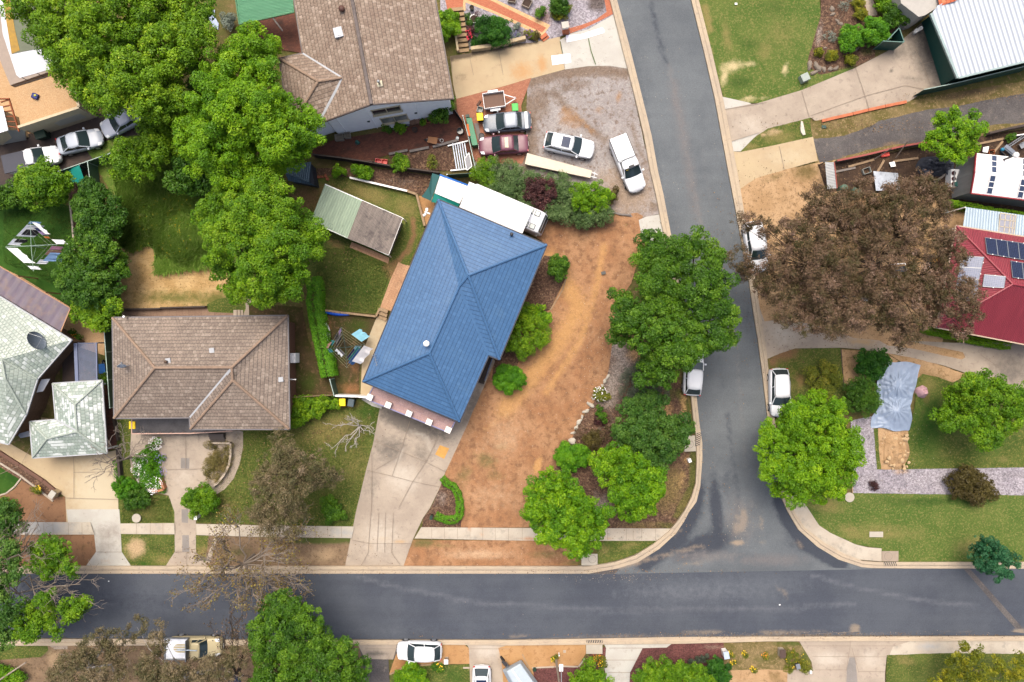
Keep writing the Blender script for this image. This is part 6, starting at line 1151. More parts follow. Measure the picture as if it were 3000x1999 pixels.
b_=T('flower_clump','tall yellow flowered weeds beside the bottom right driveway','flowers','2320,1925,20 2345,1940,18 2360,1960,14 2310,1955,14',.5,'weed',.06,.2,3,limbs=False,leafname='foliage');flowers(b_,[(2330,1935,30)],'yellow',.03,1,(.4,.6),.05,31)
T('weed','green weedy plant behind the fence at the bottom left corner','shrub','10,1975,26 40,1985,26 60,1980,18 20,2000,30 -5,1960,20',1.4,'lime',.08,.28,5)
T('shrub','small dark plant hanging over the tan paving beside the smoky awning','shrub','215,905,12 208,912,8',.9,'deep',.07,.2,5)
b_=T('flowering_shrub','little bush with pink flowers on the tan paving by the mesh dish house','shrub','218,980,13 225,990,10 210,990,8',.8,'deep',.07,.2,5);flowers(b_,[(218,982,13)],'orangef',.06,1,(.7,.9),.05,33)
T('shrub','leafy climber beside the blue barrow at the pergola','shrub','303,1105,12 308,1120,12 300,1130,9',1.2,'deep',.08,.22,5)
b_=T('flowering_shrub','orange flowering plant at the edge of the left front yard','shrub','108,1433,10 115,1440,8',.6,'weed',.05,.18,4);flowers(b_,[(109,1434,12)],'yellow',.2,1,(.4,.65),.05,35)
T('shrub','green shrub at the lower left edge of the brown front yard','shrub','20,1480,20 35,1490,16 10,1495,18',1.2,'bright2',.08,.26,5)
T('ivy','green creeper along the driveway side wall of the small lawn','ground cover','343,1360,7 343,1375,7 344,1390,8 346,1405,7',.6,'box',.06,.18,5,limbs=False,leafname='foliage')
# tall grass: real blades, one uncountable mass
def blades(name,poly,n,hgt,mat,seed,wd=.012,lean=.5,clump=.5):
 rng=np.random.default_rng(seed);q=np.array(poly);lo,hi=q.min(0),q.max(0);pts=[]
 from mathutils.geometry import intersect_point_tri_2d
 xy=rng.uniform(lo,hi,(n*3,2));ins=np.zeros(len(xy),bool);j=len(q)-1
 for i in range(len(q)):
  xi,yi=q[i];xj,yj=q[j]
  ins^=((yi>xy[:,1])!=(yj>xy[:,1]))&(xy[:,0]<(xj-xi)*(xy[:,1]-yi)/(yj-yi+1e-9)+xi);j=i
 xy=xy[ins][:n];m=len(xy)
 b=np.stack([(xy[:,0]-1500)/PXM,(999.5-xy[:,1])/PXM,np.full(m,.03)],1)
 fl=np.array([mnoise.noise(Vector((p[0]*.5,p[1]*.5,4.)))for p in b])*3.0+rng.normal(0,.5,m)
 h=hgt*rng.uniform(.5,1.2,m);ln=h*lean*rng.uniform(.5,1.5,m)
 t=b+np.stack([np.cos(fl)*ln,np.sin(fl)*ln,h*(1-.3*lean)],1);mid=b*.5+t*.5+np.array([0,0,1.])*(h*.18)[:,None]
 s=np.stack([-np.sin(fl),np.cos(fl),np.zeros(m)],1)*(wd*rng.uniform(.7,1.6,m))[:,None]
 v=np.stack([b-s,b+s,mid+s*.8,t,mid-s*.8],1).reshape(-1,3).astype(np.float32)
 me=bpy.data.meshes.new(name);me.vertices.add(5*m);me.vertices.foreach_set('co',v.ravel());me.loops.add(5*m);me.loops.foreach_set('vertex_index',np.arange(5*m,dtype=np.int32))
 me.polygons.add(m);me.polygons.foreach_set('loop_start',np.arange(0,5*m,5,dtype=np.int32));me.polygons.foreach_set('loop_total',np.full(m,5,dtype=np.int32));me.update()
 at=me.attributes.new('tint','FLOAT','FACE');at.data.foreach_set('value',np.clip(rng.normal(.45,.2,m),0,1).astype(np.float32))
 o=link_mesh(name,me,mat);return tag(o,kind='stuff')
GRS=leafmat('long_grass_blades',LF(C(106,150,46),C(140,184,74),C(178,206,106),C(218,224,158)),.25)
blades('long_grass',px('330,520 420,430 560,430 620,480 640,560 620,650 625,740 640,790 610,775 540,780 470,790 452,740 450,715 420,715 390,725 350,730 360,640 345,580'),60000,.8,GRS,5,.024,.9)
blades('lawn_grass',Z(750,500,'580,700 860,720 1200,860 1230,960 1100,1310 590,1270 550,960'),16000,.07,leafmat('short_grass_blades',LF(C(58,84,24),C(84,106,40),C(110,126,56),C(150,148,84)),.2),6,.012,.6)
SG=leafmat('lawn_tuft_blades',LF(C(66,92,28),C(92,114,42),C(124,136,62),C(166,160,96)),.2)
for nm,s,n_ in(('lawn_grass','2060,10 2400,5 2400,60 2370,180 2340,270 2250,298 2140,284',22000),('lawn_grass','2590,1300 2720,1180 2860,1110 3000,1180 3000,1368 2650,1370',16000),('lawn_grass','2340,1445 2500,1456 3000,1456 3000,1640 2590,1640 2500,1590 2400,1530',24000),('lawn_grass','700,1270 850,1262 990,1170 1110,1200 1085,1310 1040,1490 1030,1538 580,1528 640,1440',24000),('lawn_grass','360,1450 500,1460 508,1530 356,1530',5000),('lawn_grass','10,620 200,600 215,740 222,890 190,850 60,790 10,770',10000)):
 blades(nm,px(s),n_,.07,SG,n_%97,.018,.6)
rng5=np.random.default_rng(9);fy=[P(float(a),float(b),.75)for a,b in zip(rng5.uniform(400,560,90),rng5.uniform(560,760,90))];fy=np.array(fy);nf=rng5.normal(size=fy.shape)*.3+np.array([0,0,1]);nf/=np.linalg.norm(nf,axis=1)[:,None]
o=quads('wildflowers',fy,nf,rng5.uniform(.02,.04,90),rng5.random(90),LM['yellow'],None,rng5,.9);tag(o,kind='stuff')
def litter(name,mat,spots,size,seed,z=.22,flat=.25):
 rng=np.random.default_rng(seed);pos=[]
 for x,y,rx,ry,n in spots:
  for a,b in zip(rng.normal(0,.5,n),rng.normal(0,.5,n)):pos.append(P(x+a*rx,y+b*ry,0))
 pos=np.array(pos);pos[:,2]=z+rng.uniform(0,.03,len(pos));nn=rng.normal(size=pos.shape)*flat+np.array([0,0,1]);nn/=np.linalg.norm(nn,axis=1)[:,None]
 tag(quads(name,pos,nn,size*rng.uniform(.5,1.6,len(pos)),rng.random(len(pos)),mat,None,rng,.6),kind='stuff')
litter('leaf_litter',leafmat('brown_leaf_litter',LF(C(84,66,46),C(120,92,62),C(150,116,78),C(176,146,104)),.05),[(2400,800,380,300,2600),(2260,540,90,60,160),(820,1420,170,180,900),(760,1620,300,60,700),(300,1940,360,90,900),(560,1940,300,80,700),(1880,1300,220,260,900),(1900,1450,180,140,500),(1600,655,200,20,300),(1540,930,90,140,300),(950,1270,160,60,260),(2500,370,260,24,400),(2850,285,260,14,300),(1000,800,60,260,300),(1250,540,200,20,240),(2330,1080,120,60,200),(1700,1672,500,8,220),(2300,1860,900,9,500),(800,1676,500,6,200)],.045,41)
litter('loose_stones',leafmat('loose_pale_stones',LF(C(120,104,88),C(156,138,118),C(190,172,150),C(222,210,194)),0),[(1500,1250,300,420,900),(1680,820,200,320,500),(1730,1120,50,260,500),(1700,380,260,300,900),(1880,570,90,120,400),(2620,1330,110,150,260),(2170,1540,60,60,160),(1800,1690,200,14,200),(2300,1855,400,10,300),(1450,1620,350,40,200)],.03,43)
# ================= vehicles =================
M_TYRE=plain('tyre_rubber',(.02,.02,.02),.85);M_RIM=plain('alloy_rim',(.45,.46,.48),.35,.7);M_CARGLASS=plain('tinted_car_glass',(.018,.03,.034),.04,0,.7,var=.05)
M_HEAD=plain('headlight_lens',(.6,.63,.66),.12,0,.6);M_TAIL=plain('tail_light_lens',(.4,.02,.02),.15,0,.6);M_TRIM=plain('black_car_trim',(.025,.025,.028),.5)
def paint(name,c):return plain(name,c,.4,0,.4,var=.03,coat=.12)
P_WHITE=paint('white_car_paint',(.6,.62,.645));P_SILV=paint('silver_car_paint',(.34,.38,.44));P_MAROON=paint('maroon_car_paint',C(128,76,92));P_GREY=plain('worn_grey_car_paint',C(112,122,134),.4,.1,.4,var=.5,scale=1.6,coat=.1);P_CREAM=paint('cream_car_paint',C(214,200,158))
def loft(m,rings):
 n=len(rings[0]);vs=[p for r in rings for p in r];fs=[]
 for i in range(len(rings)-1):
  for j in range(n):fs.append((i*n+j,i*n+(j+1)%n,(i+1)*n+(j+1)%n,(i+1)*n+j))
 fs+=[tuple(range(n-1,-1,-1)),tuple((len(rings)-1)*n+j for j in range(n))]
 return m.add(vs,fs)
ST={'hatch':(.035,.15,.57,.74),'suv':(.03,.125,.575,.74),'wagon':(.035,.15,.56,.72),'sedan':(.20,.30,.55,.72),'coupe':(.12,.30,.54,.72),'ute':(.43,.465,.60,.735),'oldute':(.46,.49,.64,.74)}
def car(name,label,cat,x,y,ang,L=4.5,W=1.8,H=1.5,pt=P_WHITE,style='hatch',sunroof=None,rails=False,roofpaint=None,group=None,square=0.0,belt=None):
 c=P(x,y,0.0);z0=.06;c.z=z0
 root=thing(name,label,cat,c,R(ang),group);hw=W/2;b=belt or H*.62;X=lambda t:(t-.5)*L
 q=square
 prof=[(0,.60+.28*q,b*(.76+.12*q)),(.012,.78+.14*q,b*.9),(.04,.90+.06*q,b*.97),(.09,.97,b),(.22,1,b*1.01),(.5,1,b*1.01),(.72,.995,b*(.99)),(.86,.95+.03*q,b*(.91+.07*q)),(.93,.87+.09*q,b*(.82+.12*q)),(.975,.72+.2*q,b*(.7+.18*q)),(1,.5+.34*q,b*(.55+.2*q))]
 if style=='hatch' or style=='suv' or style=='wagon':prof[0]=(0,.64,b*.84)
 rings=[]
 for t,wf,zt in prof:
  w_=hw*wf;zb=.24 if .02<t<.98 else .34;h=[]
  for fy,fz in((-.90,0),(-1,.16),(-1.0,.62),(-.965,.90),(-.86,1.0),(-.45,1.03),(0,1.04),(.45,1.03),(.86,1.0),(.965,.90),(1.0,.62),(1,.16),(.90,0)):h.append((X(t),fy*w_,zb+(zt-zb)*fz))
  rings.append(h)
 loft(MB(),rings).build('body',pt,root,smooth=True,world=False,sub=1)
 rb,rt,ft,fb_=ST[style];wb,wt=hw*.90,hw*(.77+.03*q);zb=b*.985;zt=H
 def pn(s,t,z):return(X(t),s*(wb if z==0 else wt)*(.86+.1*q if t in(rb,rt)else 1),zb if z==0 else zt-.05)
 A,B_,Cc,D=[(pn(-1,t,z),pn(1,t,z))for t,z in((rb,0),(rt,1),(ft,1),(fb_,0))]
 def pane(nm,a,b2,c2,d):MB().add([a,b2,c2,d,],[(0,1,2,3)]).add([tuple(Vector(v)*.985+Vector((0,0,zb*.012)))for v in(a,b2,c2,d)],[(3,2,1,0)]).build(nm,M_CARGLASS,root,world=False)
 cw=.93
 bow=.05*L/4.5
 m=MB();k=6;vs=[]
 for i in range(k+1):
  s=-1+2*i/k;vs+=[(D[0][0]+bow*1.6*(1-s*s),s*wb*cw,D[0][2]+.015),(Cc[0][0]+bow*.8*(1-s*s),s*wt*.97,Cc[0][2]+.03*(1-s*s))]
 m.add(vs,[(2*i,2*i+2,2*i+3,2*i+1)for i in range(k)]).build('windscreen',M_CARGLASS,root,world=False,smooth=True)
 vs=[];m=MB()
 for i in range(k+1):
  s=-1+2*i/k;vs+=[(A[0][0]-bow*.6*(1-s*s)-.01,s*wb*.9,A[0][2]+.02),(B_[0][0]-bow*.4*(1-s*s),s*wt*.97,B_[0][2]+.02*(1-s*s))]
 m.add(vs,[(2*i,2*i+1,2*i+3,2*i+2)for i in range(k)]).build('rear_window',M_CARGLASS,root,world=False,smooth=True)
 for s in(0,1):pane('side_window',A[s],B_[s],Cc[s],D[s])
 # roof skin
 gx,gy=7,7;vs=[];x0,x1=X(rt)-.02,X(ft)+.04
 for i in range(gx):
  for j in range(gy):
   u,v=-1+2*i/(gx-1),-1+2*j/(gy-1);bx=x0+(x1-x0)*i/(gx-1)+(bow*.9*(1-v*v)if i==gx-1 else(-bow*.5*(1-v*v)if i==0 else 0))
   vs.append((bx,v*(wt+.03)*(1-(.15 if u<0 else .04)*abs(u)**2.2*(1-q)),zt-.055*v*v-.03*u*u+.0))
 fs=[(i*gy+j,(i+1)*gy+j,(i+1)*gy+j+1,i*gy+j+1)for i in range(gx-1)for j in range(gy-1)]
 nt_=len(vs);rim=[i*gy for i in range(gx)]+[(gx-1)*gy+j for j in range(1,gy)]+[i*gy+gy-1 for i in range(gx-2,-1,-1)]+[j for j in range(gy-2,0,-1)]
 vs+=[(vs[i][0],vs[i][1],vs[i][2]-.06)for i in rim];r_=len(rim)
 fs+=[(rim[i],nt_+i,nt_+(i+1)%r_,rim[(i+1)%r_])for i in range(r_)]
 roof=MB().add(vs,fs).build('roof',roofpaint or pt,root,world=False,smooth=True)
 if sunroof:
  a,b2,mat=sunroof;xs,xe=X(a),X(b2);MB().box(((xs+xe)/2,0,zt+.008),(xe-xs,wt*1.35,.025)).build('sunroof',mat,roof,world=False,bevel=.01)
 m=MB()
 for s in(0,1):m.tube(A[s],B_[s],.05,.045,6).tube(D[s],Cc[s],.05,.04,6);mid0=Vector(A[s]).lerp(Vector(D[s]),.5);mid1=Vector(B_[s]).lerp(Vector(Cc[s]),.5);m.tube(mid0,mid1,.04,.04,6)
 m.each('pillar',pt,root,world=False)
 if rails:
  m=MB()
  for s in(-1,1):m.tube((X(rt)+.25,s*wt*.93,zt+.01),(X(ft)-.1,s*wt*.97,zt+.01),.018,n=6)
  m.each('roof_rail',M_TRIM,roof,world=False)
 wr=.33
 for s in(-1,1):
  for t in(.19,.81):
   ty=MB().tube((X(t),s*(hw-.2),wr-z0),(X(t),s*(hw+.005),wr-z0),wr,wr,18).build('wheel',M_TYRE,root,world=False)
   MB().tube((X(t),s*(hw-.02),wr-z0),(X(t),s*(hw+.012),wr-z0),wr*.66,wr*.62,14).build('rim',M_RIM,ty,world=False)
  m=MB();m.box((X(fb_)-.16*L/4.5,s*(hw+.08),b+.07),(.16,.2,.13));m.build('mirror',pt,root,world=False,bevel=.03)
  m=MB();m.hexa([(X(.93),s*hw*.60,b*.70),(X(.985),s*hw*.60,b*.64),(X(.955),s*hw*.86,b*.66),(X(.90),s*hw*.90,b*.72)],[(X(.90),s*hw*.60,b*(.9+.06*q)),(X(.975),s*hw*.58,b*(.79+.12*q)),(X(.95),s*hw*.85,b*(.77+.12*q)),(X(.88),s*hw*.90,b*(.87+.07*q))])
  m.build('headlight',M_HEAD,root,world=False)
  m=MB();m.box((X(.012),s*hw*.78,b*.82),(.07,hw*.2,.22));m.build('tail_light',M_TAIL,root,world=False,bevel=.02)
 m=MB();m.box((X(.998),0,.42),(.06,hw*1.0,.14));m.build('grille',M_TRIM,root,world=False)
 for t in(1.004,-.006):MB().box((X(t),0,.46),(.02,.42,.11)).build('number_plate',plain('plate_white',(.6,.6,.58),.5),root,world=False)
 return root,X,hw,b,zt,wt
car('parked_car','white station wagon with a dark glass sunroof on the gravel yard','car',1666,432,-12.2,4.72,1.84,1.5,P_WHITE,'wagon',(.34,.50,plain('blue_sunroof_glass',C(20,44,84),.3,0,.2)),True)
u,X,hw,b,zt,wt=car('parked_ute','white dual cab ute with a hard tray cover, nearest the side road on the gravel','ute',1835,487,-68.2,5.4,1.88,1.75,P_WHITE,'ute',belt=1.12)
m=MB();m.box((X(.215),0,b+.06),(L_:=2.2,hw*1.74,.12));cv=m.build('tray_cover',P_WHITE,u,world=False,bevel=.03)
m=MB()
for s in(-1,1):m.box((X(.215),s*hw*.9,b+.03),(2.26,.06,.1))
m.each('tray_rail',M_TRIM,u,world=False);m=MB();m.tube((X(.61),-wt,zt+.05),(X(.61),wt,zt+.05),.035);m.box((X(.585),0,zt+.04),(.16,.5,.05));m.build('roof_bar',M_TRIM,u,world=False)
MB().box((X(.62),-wt*.55,zt-.12),(.06,.28,.05)).build('sun_strip',plain('yellow_sticker',(.7,.5,.02),.5),u,world=False)
sd_,X,hw,b,zt,wt=car('parked_car','old silver grey sedan with a white cloth on its boot, next to the box trailer','car',1486,365,184.2,4.45,1.74,1.4,P_GREY,'sedan',square=.8,roofpaint=plain('pale_worn_roof',C(176,184,194),.4,.1,.4,var=.35,scale=2,coat=.1))
MB().box((X(.10),0,b+.035),(.26,hw*1.8,.05)).build('boot_cloth',plain('white_cloth',(.7,.7,.7),.9),sd_,world=False,bevel=.02)
sd_,X,hw,b,zt,wt=car('parked_car','old maroon sedan with a cream sunroof beside the juniper screen','car',1475,431,183.8,4.6,1.76,1.4,P_MAROON,'sedan',(.40,.47,plain('cream_sunroof',C(214,204,170),.3)),square=.7)
car('parked_car','white hatchback parked on the side road, nose under the deep green tree','car',2026,1092,86,4.2,1.78,1.5,P_WHITE,'hatch')
car('parked_car','white four wheel drive on the right kerb, bonnet under the round tree','car',2274,1149,-88.5,4.5,1.84,1.66,P_WHITE,'suv',rails=True)
car('parked_van','white van half hidden under the big brown gum tree','van',2205,727,-80,4.75,1.84,1.85,P_WHITE,'suv')
car('parked_car','white hatchback with red tail lights parked on the dirt verge at the bottom','car',1231,1898,179,4.2,1.78,1.5,P_WHITE,'hatch')
car('parked_car','white car with a dark glass roof cut by the bottom edge','car',1412,2008,-90,4.3,1.78,1.5,P_WHITE,'hatch',(.22,.48,plain('blue_sunroof_glass',None)),True)
car('parked_car','silver coupe on the brown asphalt driveway at the upper left','car',247,421,14,4.2,1.78,1.4,P_SILV,'coupe')
car('parked_car','pale blue white car with its tail under the olive tree','car',372,362,207,4.4,1.8,1.45,paint('pale_blue_car_paint',C(206,214,232)),'sedan')
u,X,hw,b,zt,wt=car('parked_ute','white ute with a dark tray, leftmost vehicle on the brown asphalt driveway','ute',113,474,13,5.1,1.8,1.7,P_WHITE,'ute',belt=1.08)
MB().box((X(.2),0,b+.03),(2.1,hw*1.9,.1)).build('tray',plain('dark_tray',C(70,72,84),.6),u,world=False)
u,X,hw,b,zt,wt=car('work_ute','cream work ute with a white tray, parked on the bottom verge under the gum','ute',584,1884,0,4.95,1.8,1.75,P_CREAM,'oldute',belt=1.1,square=.6)
tr_=MB().box((X(.19),0,b-.02),(2.15,1.95,.1)).build('tray',plain('white_tray_paint',(.62,.65,.7),.4),u,world=False);m=MB()
for i in range(9):m.box((X(.19),-.85+.2125*i,b+.045),(2.1,.05,.03))
m.each('tray_rib',plain('white_tray_paint',None),tr_,world=False);m=MB()
for s in(-1,1):m.box((X(.19),s*.97,b+.12),(2.15,.05,.26))
m.box((X(.41),0,b+.4),(.06,1.9,.75)).box((X(-.025),0,b+.12),(.05,1.95,.26));m.each('tray_side',M_STEEL,tr_,world=False)
MB().tube((X(.25),.15,b+.7),(X(.62),.1,zt+.12),.06).build('pipe_load',plain('pale_blue_pipe',C(190,208,224),.4),u,world=False)
# motorhome in its shelter
c=P(1490,627,0);mh=thing('motorhome','white motorhome poking its nose out of the white shelter','motorhome',Vector((c.x,c.y,.05)),R(-23));Lm,Wm=7.2,2.05;m=MB();rings=[]
for t,wf,z1 in((-.5,.95,2.5),(-.48,1,2.58),(.38,1,2.58),(.44,.98,2.5),(.475,.92,2.2),(.5,.8,1.35),(.505,.74,.6)):
 w_=Wm/2*wf;rings.append([(t*Lm,fy*w_,.35+(z1-.35)*fz)for fy,fz in((-.95,0),(-1,.1),(-1,.9),(-.93,.98),(-.5,1.0),(.5,1.0),(.93,.98),(1,.9),(1,.1),(.95,0))])
loft(m,rings).build('body',P_WHITE,mh,world=False,smooth=True,bevel=.01)
m=MB();m.hexa([(.452*Lm,-.86,2.40),(.452*Lm,.86,2.40),(.492*Lm,.78,1.6),(.492*Lm,-.78,1.6)],[(.462*Lm,-.86,2.43),(.462*Lm,.86,2.43),(.502*Lm,.78,1.63),(.502*Lm,-.78,1.63)]);m.build('windscreen',M_CARGLASS,mh,world=False)
for s in(-1,1):
 for t in(.27,.36):
  f=MB().box((t*Lm,s*.62,2.60),(.52,.5,.06)).build('roof_hatch',M_TRIM,mh,world=False,bevel=.02);MB().box((t*Lm,s*.62,2.635),(.42,.4,.03)).build('hatch_pane',plain('pale_hatch_glass',C(196,206,202),.12),f,world=False)
 for t in(-.3,.33):ty=MB().tube((t*Lm,s*.8,.33),(t*Lm,s*1.03,.33),.34,n=16).build('wheel',M_TYRE,mh,world=False)
 MB().box((.45*Lm,s*1.14,1.9),(.1,.2,.3)).build('mirror',M_TRIM,mh,world=False)
 # box trailer
tr=thing('box_trailer','open box trailer with a brown floor on the orange brick paving','trailer',Vector((P(1448,302).x,P(1448,302).y,.05)),R(8));m=MB()
MB().box((0,0,.52),(1.95,1.4,.06)).build('floor',plain('rusty_brown_floor',C(126,98,84),.8,var=.2),tr,world=False)
m=MB();m.box((0,.7,.7),(1.98,.05,.38)).box((0,-.7,.7),(1.98,.05,.38)).box((.98,0,.7),(.05,1.4,.38)).box((-.98,0,.66),(.05,1.4,.3));m.each('side_panel',plain('white_trailer_paint',(.6,.6,.6),.5),tr,world=False)
for s in(-1,1):MB().tube((0,s*.78,.3),(0,s*.95,.3),.3,n=16).build('wheel',M_TYRE,tr,world=False);MB().box((0,s*.86,.66),(.95,.24,.05)).build('mudguard',plain('white_trailer_paint',None),tr,world=False,bevel=.02)
m=MB();m.beam((.95,.5,.45),(2.05,0,.45),.07,.07).beam((.95,-.5,.45),(2.05,0,.45),.07,.07).tube((1.95,0,.3),(1.95,0,.8),.035);m.build('drawbar',plain('white_trailer_paint',None),tr,world=False)
tr=thing('flat_trailer','long cream topped low trailer parked beside the juniper screen','trailer',Vector((P(1638,494).x,P(1638,494).y,.05)),R(-13));m=MB()
m.add([(-3.2,.52,.8),(3.0,.28,.8),(3.0,-.42,.8),(-3.2,-.52,.8),(-3.2,.52,.45),(3.0,.28,.45),(3.0,-.42,.45),(-3.2,-.52,.45)],[(3,2,1,0)[::-1],(4,5,6,7)[::-1],(0,1,5,4),(1,2,6,5),(2,3,7,6),(3,0,4,7)]).build('deck_cover',plain('cream_cover',C(236,222,200),.7),tr,world=False)
m=MB();m.beam((3.0,-.2,.5),(3.6,-.2,.5),.08,.08).beam((3.0,.2,.5),(3.6,.1,.5),.08,.08).beam((3.35,-.35,.5),(3.3,.35,.5),.06,.06);m.build('drawbar',M_STEEL,tr,world=False)
for s in(-1,1):MB().tube((-.4,s*.3,.25),(-.4,s*.46,.25),.25,n=14).build('wheel',M_TYRE,tr,world=False)
# tarp covered camper trailer + motorcycle at the bottom
tr=thing('camper_trailer','camper trailer under a pale grey blue cover at the bottom edge','trailer',P(1520,1985));T_=lambda s,z:[P(x,y,z)for x,y in px(s)]
ob=T_('1470,1962 1527,1932 1600,2030 1520,2060',.5);ot=T_('1484,1968 1524,1944 1585,2030 1530,2050',1.7);m=MB();m.hexa(ob,ot);m.build('cover',plain('grey_blue_canvas',C(196,210,220),.7,var=.08),tr,bevel=.12)
m=MB();m.beam(T_('1500,1962',1.75)[0],T_('1550,2035',1.75)[0],.12,.08);m.build('cover_seam',plain('white_cover_band',(.7,.72,.74),.6),tr)
mc=thing('motorcycle','dark motorcycle standing beside the covered camper trailer','motorcycle',Vector((P(1486,1942).x,P(1486,1942).y,.06)),R(-50))
for t in(-.68,.68):ty=MB().tube((t,-.06,.3),(t,.06,.3),.3,n=16).build('wheel',M_TYRE,mc,world=False)
MB().box((.0,0,.55),(.7,.3,.35)).box((.2,0,.8),(.5,.28,.2)).build('engine_and_tank',plain('motorcycle_grey',C(120,126,134),.3,.6),mc,world=False,bevel=.06)
MB().box((-.4,0,.8),(.6,.25,.12)).build('seat',M_TRIM,mc,world=False,bevel=.04);MB().tube((.5,-.38,1.02),(.5,.38,1.02),.025).tube((.68,0,.3),(.48,0,1.0),.04).build('handlebar',M_STEEL,mc,world=False)
# ================= fences and edging =================
def fence(name,label,pts,h,mat,cat='fence',th=.035,post=None,cap=None,step=2.4,group=None,z0=0.0,top=False):
 """pts are the base line in photo pixels (or the top line when top is set)"""
 W=[P(x,y,h if top else 0)for x,y in pts];W=[Vector((v.x,v.y,0))for v in W]
 root=thing(name,label,cat,W[0],group=group);m=MB();cm=MB();pm=MB()
 for a,b2 in zip(W[:-1],W[1:]):
  d=b2-a;L_=d.length;n=max(1,round(L_/step))
  for i in range(n):
   p,q=a.lerp(b2,i/n),a.lerp(b2,(i+1)/n);u=d.normalized()*.02;zc=Vector((0,0,(h+z0)/2));m.beam(p+u+zc,q-u+zc,th,h-z0)
   if cap:cm.beam(p+Vector((0,0,h+.02)),q+Vector((0,0,h+.02)),th+.03,.05)
  if post:
   for i in range(n+1):p=a.lerp(b2,i/n);pm.box((p.x,p.y,(h+.06)/2),(.09,.09,h+.06),math.atan2(d.y,d.x))
 ms=m.each('panel',mat,root)
 if cap:cm.each('cap_rail',cap,root)
 if post:pm.each('post',post,root)
 return root
M_CB=plain('green_steel_fence',C(74,106,92),.5);M_CBP=plain('pale_green_rail',C(176,200,190),.5);M_SLEEP=plain('sleeper_timber',C(176,150,118),.9,var=.3,bump=.3);M_SLD=plain('dark_sleeper',C(84,74,68),.9,var=.3);M_STONE=plain('pale_wall_stone',C(206,186,150),.9,var=.25,bump=.4);M_EDGE=plain('concrete_edging',C(196,182,164),.9,var=.15)
fence('steel_fence','dark green steel fence between the slatted pergola and the brown tiled house',px('304,950 322,1195'),1.8,M_CB,post=M_CBP,cap=M_CBP,top=True)
fence('steel_fence','green steel fence along the lower side of the brown asphalt driveway',px('-20,567 54,538 185,498 322,450'),1.6,M_CB,post=M_CBP,cap=M_CBP,top=True)
fence('steel_fence','green steel fence running down from the driveway fence to the hedge row',px('257,476 265,535'),1.6,M_CB,post=M_CBP,cap=M_CBP,top=True)
fence('steel_fence','short green steel fence at the end of the long clipped hedge',px('966,1112 979,1160'),1.7,M_CB,post=M_CBP,cap=M_CBP,top=True)
fence('timber_fence','low timber paling fence between the brown house and the yellow lid bin',px('849,1165 905,1162 978,1158'),1.3,M_WOOD,post=M_WOOD,top=True)
fence('picket_wall','white rendered wall between the short green fence and the blue house terrace',px('981,1160 1046,1162 1076,1165'),1.5,M_WHITE,cat='wall',th=.16,top=True)
fence('steel_fence','dark teal steel fence with grey rails beside the green tool box and old sedans',px('1356,340 1372,400 1394,500'),1.5,plain('teal_fence',C(48,76,78),.5),post=M_STEEL,cap=M_CBP,top=True)
fence('steel_fence','dark green steel fence behind the left tip of the juniper screen',px('1310,512 1396,506'),1.5,plain('deep_green_cladding',None),post=M_STEEL,top=True)
fence('paling_fence','black stained low fence below the dark brick yard',px('928,462 1010,472 1100,486 1180,500 1290,514'),1.2,plain('black_stained_timber',C(56,50,48),.9,var=.3),post=M_SLD,cap=M_SLD,th=.1)
fence('gate','open black gate at the corner of the white gable wall',px('1325,312 1352,350'),1.4,plain('black_gate',C(44,44,50),.5),cat='gate',post=M_DARK,top=True)
M_GR_=plain('grey_green_rail',C(112,150,140),.5)
fence('steel_gate','green steel gate panel behind the light green clipped pair, upper one',px('2602,116 2634,82 2648,122'),1.8,plain('deep_green_cladding',None),cat='gate',post=M_GR_,cap=M_GR_,top=True)
fence('steel_gate','green steel gate panel nearest the concrete driveway, lower one',px('2588,121 2646,124'),1.9,plain('deep_green_cladding',None),cat='gate',post=M_GR_,cap=M_GR_,top=True)
fence('steel_fence','deep green steel fence running right from the white roofed garage',px('2707,263 2800,244 3030,188'),1.9,plain('deep_green_cladding',None),cap=M_CBP,top=True)
fence('retaining_wall','dark timber retaining wall with a red edge along the lower side of the old asphalt drive',px('2440,478 2520,462 2620,438 2700,424'),.9,plain('grey_retaining_timber',C(128,110,102),.9,var=.2),cat='wall',th=.14,cap=plain('faded_red_rail',C(168,88,80),.7))
fence('retaining_wall','grey retaining wall right of the star shaped tree',px('2880,398 2940,384 3030,366'),.9,plain('grey_retaining_timber',None),cat='wall',th=.16,cap=M_SLD)
fence('retaining_wall','white capped timber retaining wall above the back lawn of the blue house',px('1028,524 1110,543 1195,563'),.5,M_SLEEP,cat='wall',th=.14,cap=M_WHITE)
fence('retaining_wall','timber sleeper wall bending down towards the blue roof',px('1195,563 1222,572 1246,665'),.5,M_SLEEP,cat='wall',th=.2)
fence('retaining_wall','timber sleeper wall along the bottom of the back lawn above the blue kayak',px('940,908 1000,916 1104,928 1116,903'),.5,M_SLEEP,cat='wall',th=.18)
fence('retaining_wall','long dark timber wall above the slab patio behind the brown roof',px('356,907 475,905 475,903 608,899'),.5,M_SLD,cat='wall',th=.14)
fence('retaining_wall','dark edged brick wall on the left side of the narrow brown house path',px('338,1220 352,1290'),.5,M_SLD,cat='wall',th=.16)
fence('retaining_wall','brown timber wall on the small lawn beside the carport driveway',px('352,1310 360,1400'),.6,M_SLD,cat='wall',th=.22)
fence('retaining_wall','curved pale retaining wall round the dry planter of the brown house',px('611,1298 613,1296 681,1297 682,1330 676,1362 662,1390 642,1414 628,1424'),.55,M_EDGE,cat='wall',th=.18)
fence('retaining_wall','brick ended low wall at the foot of the daisy bed',px('438,1430 470,1436 488,1430 474,1392'),.6,plain('orange_brick_end',C(190,134,96),.9,var=.2),cat='wall',th=.22)
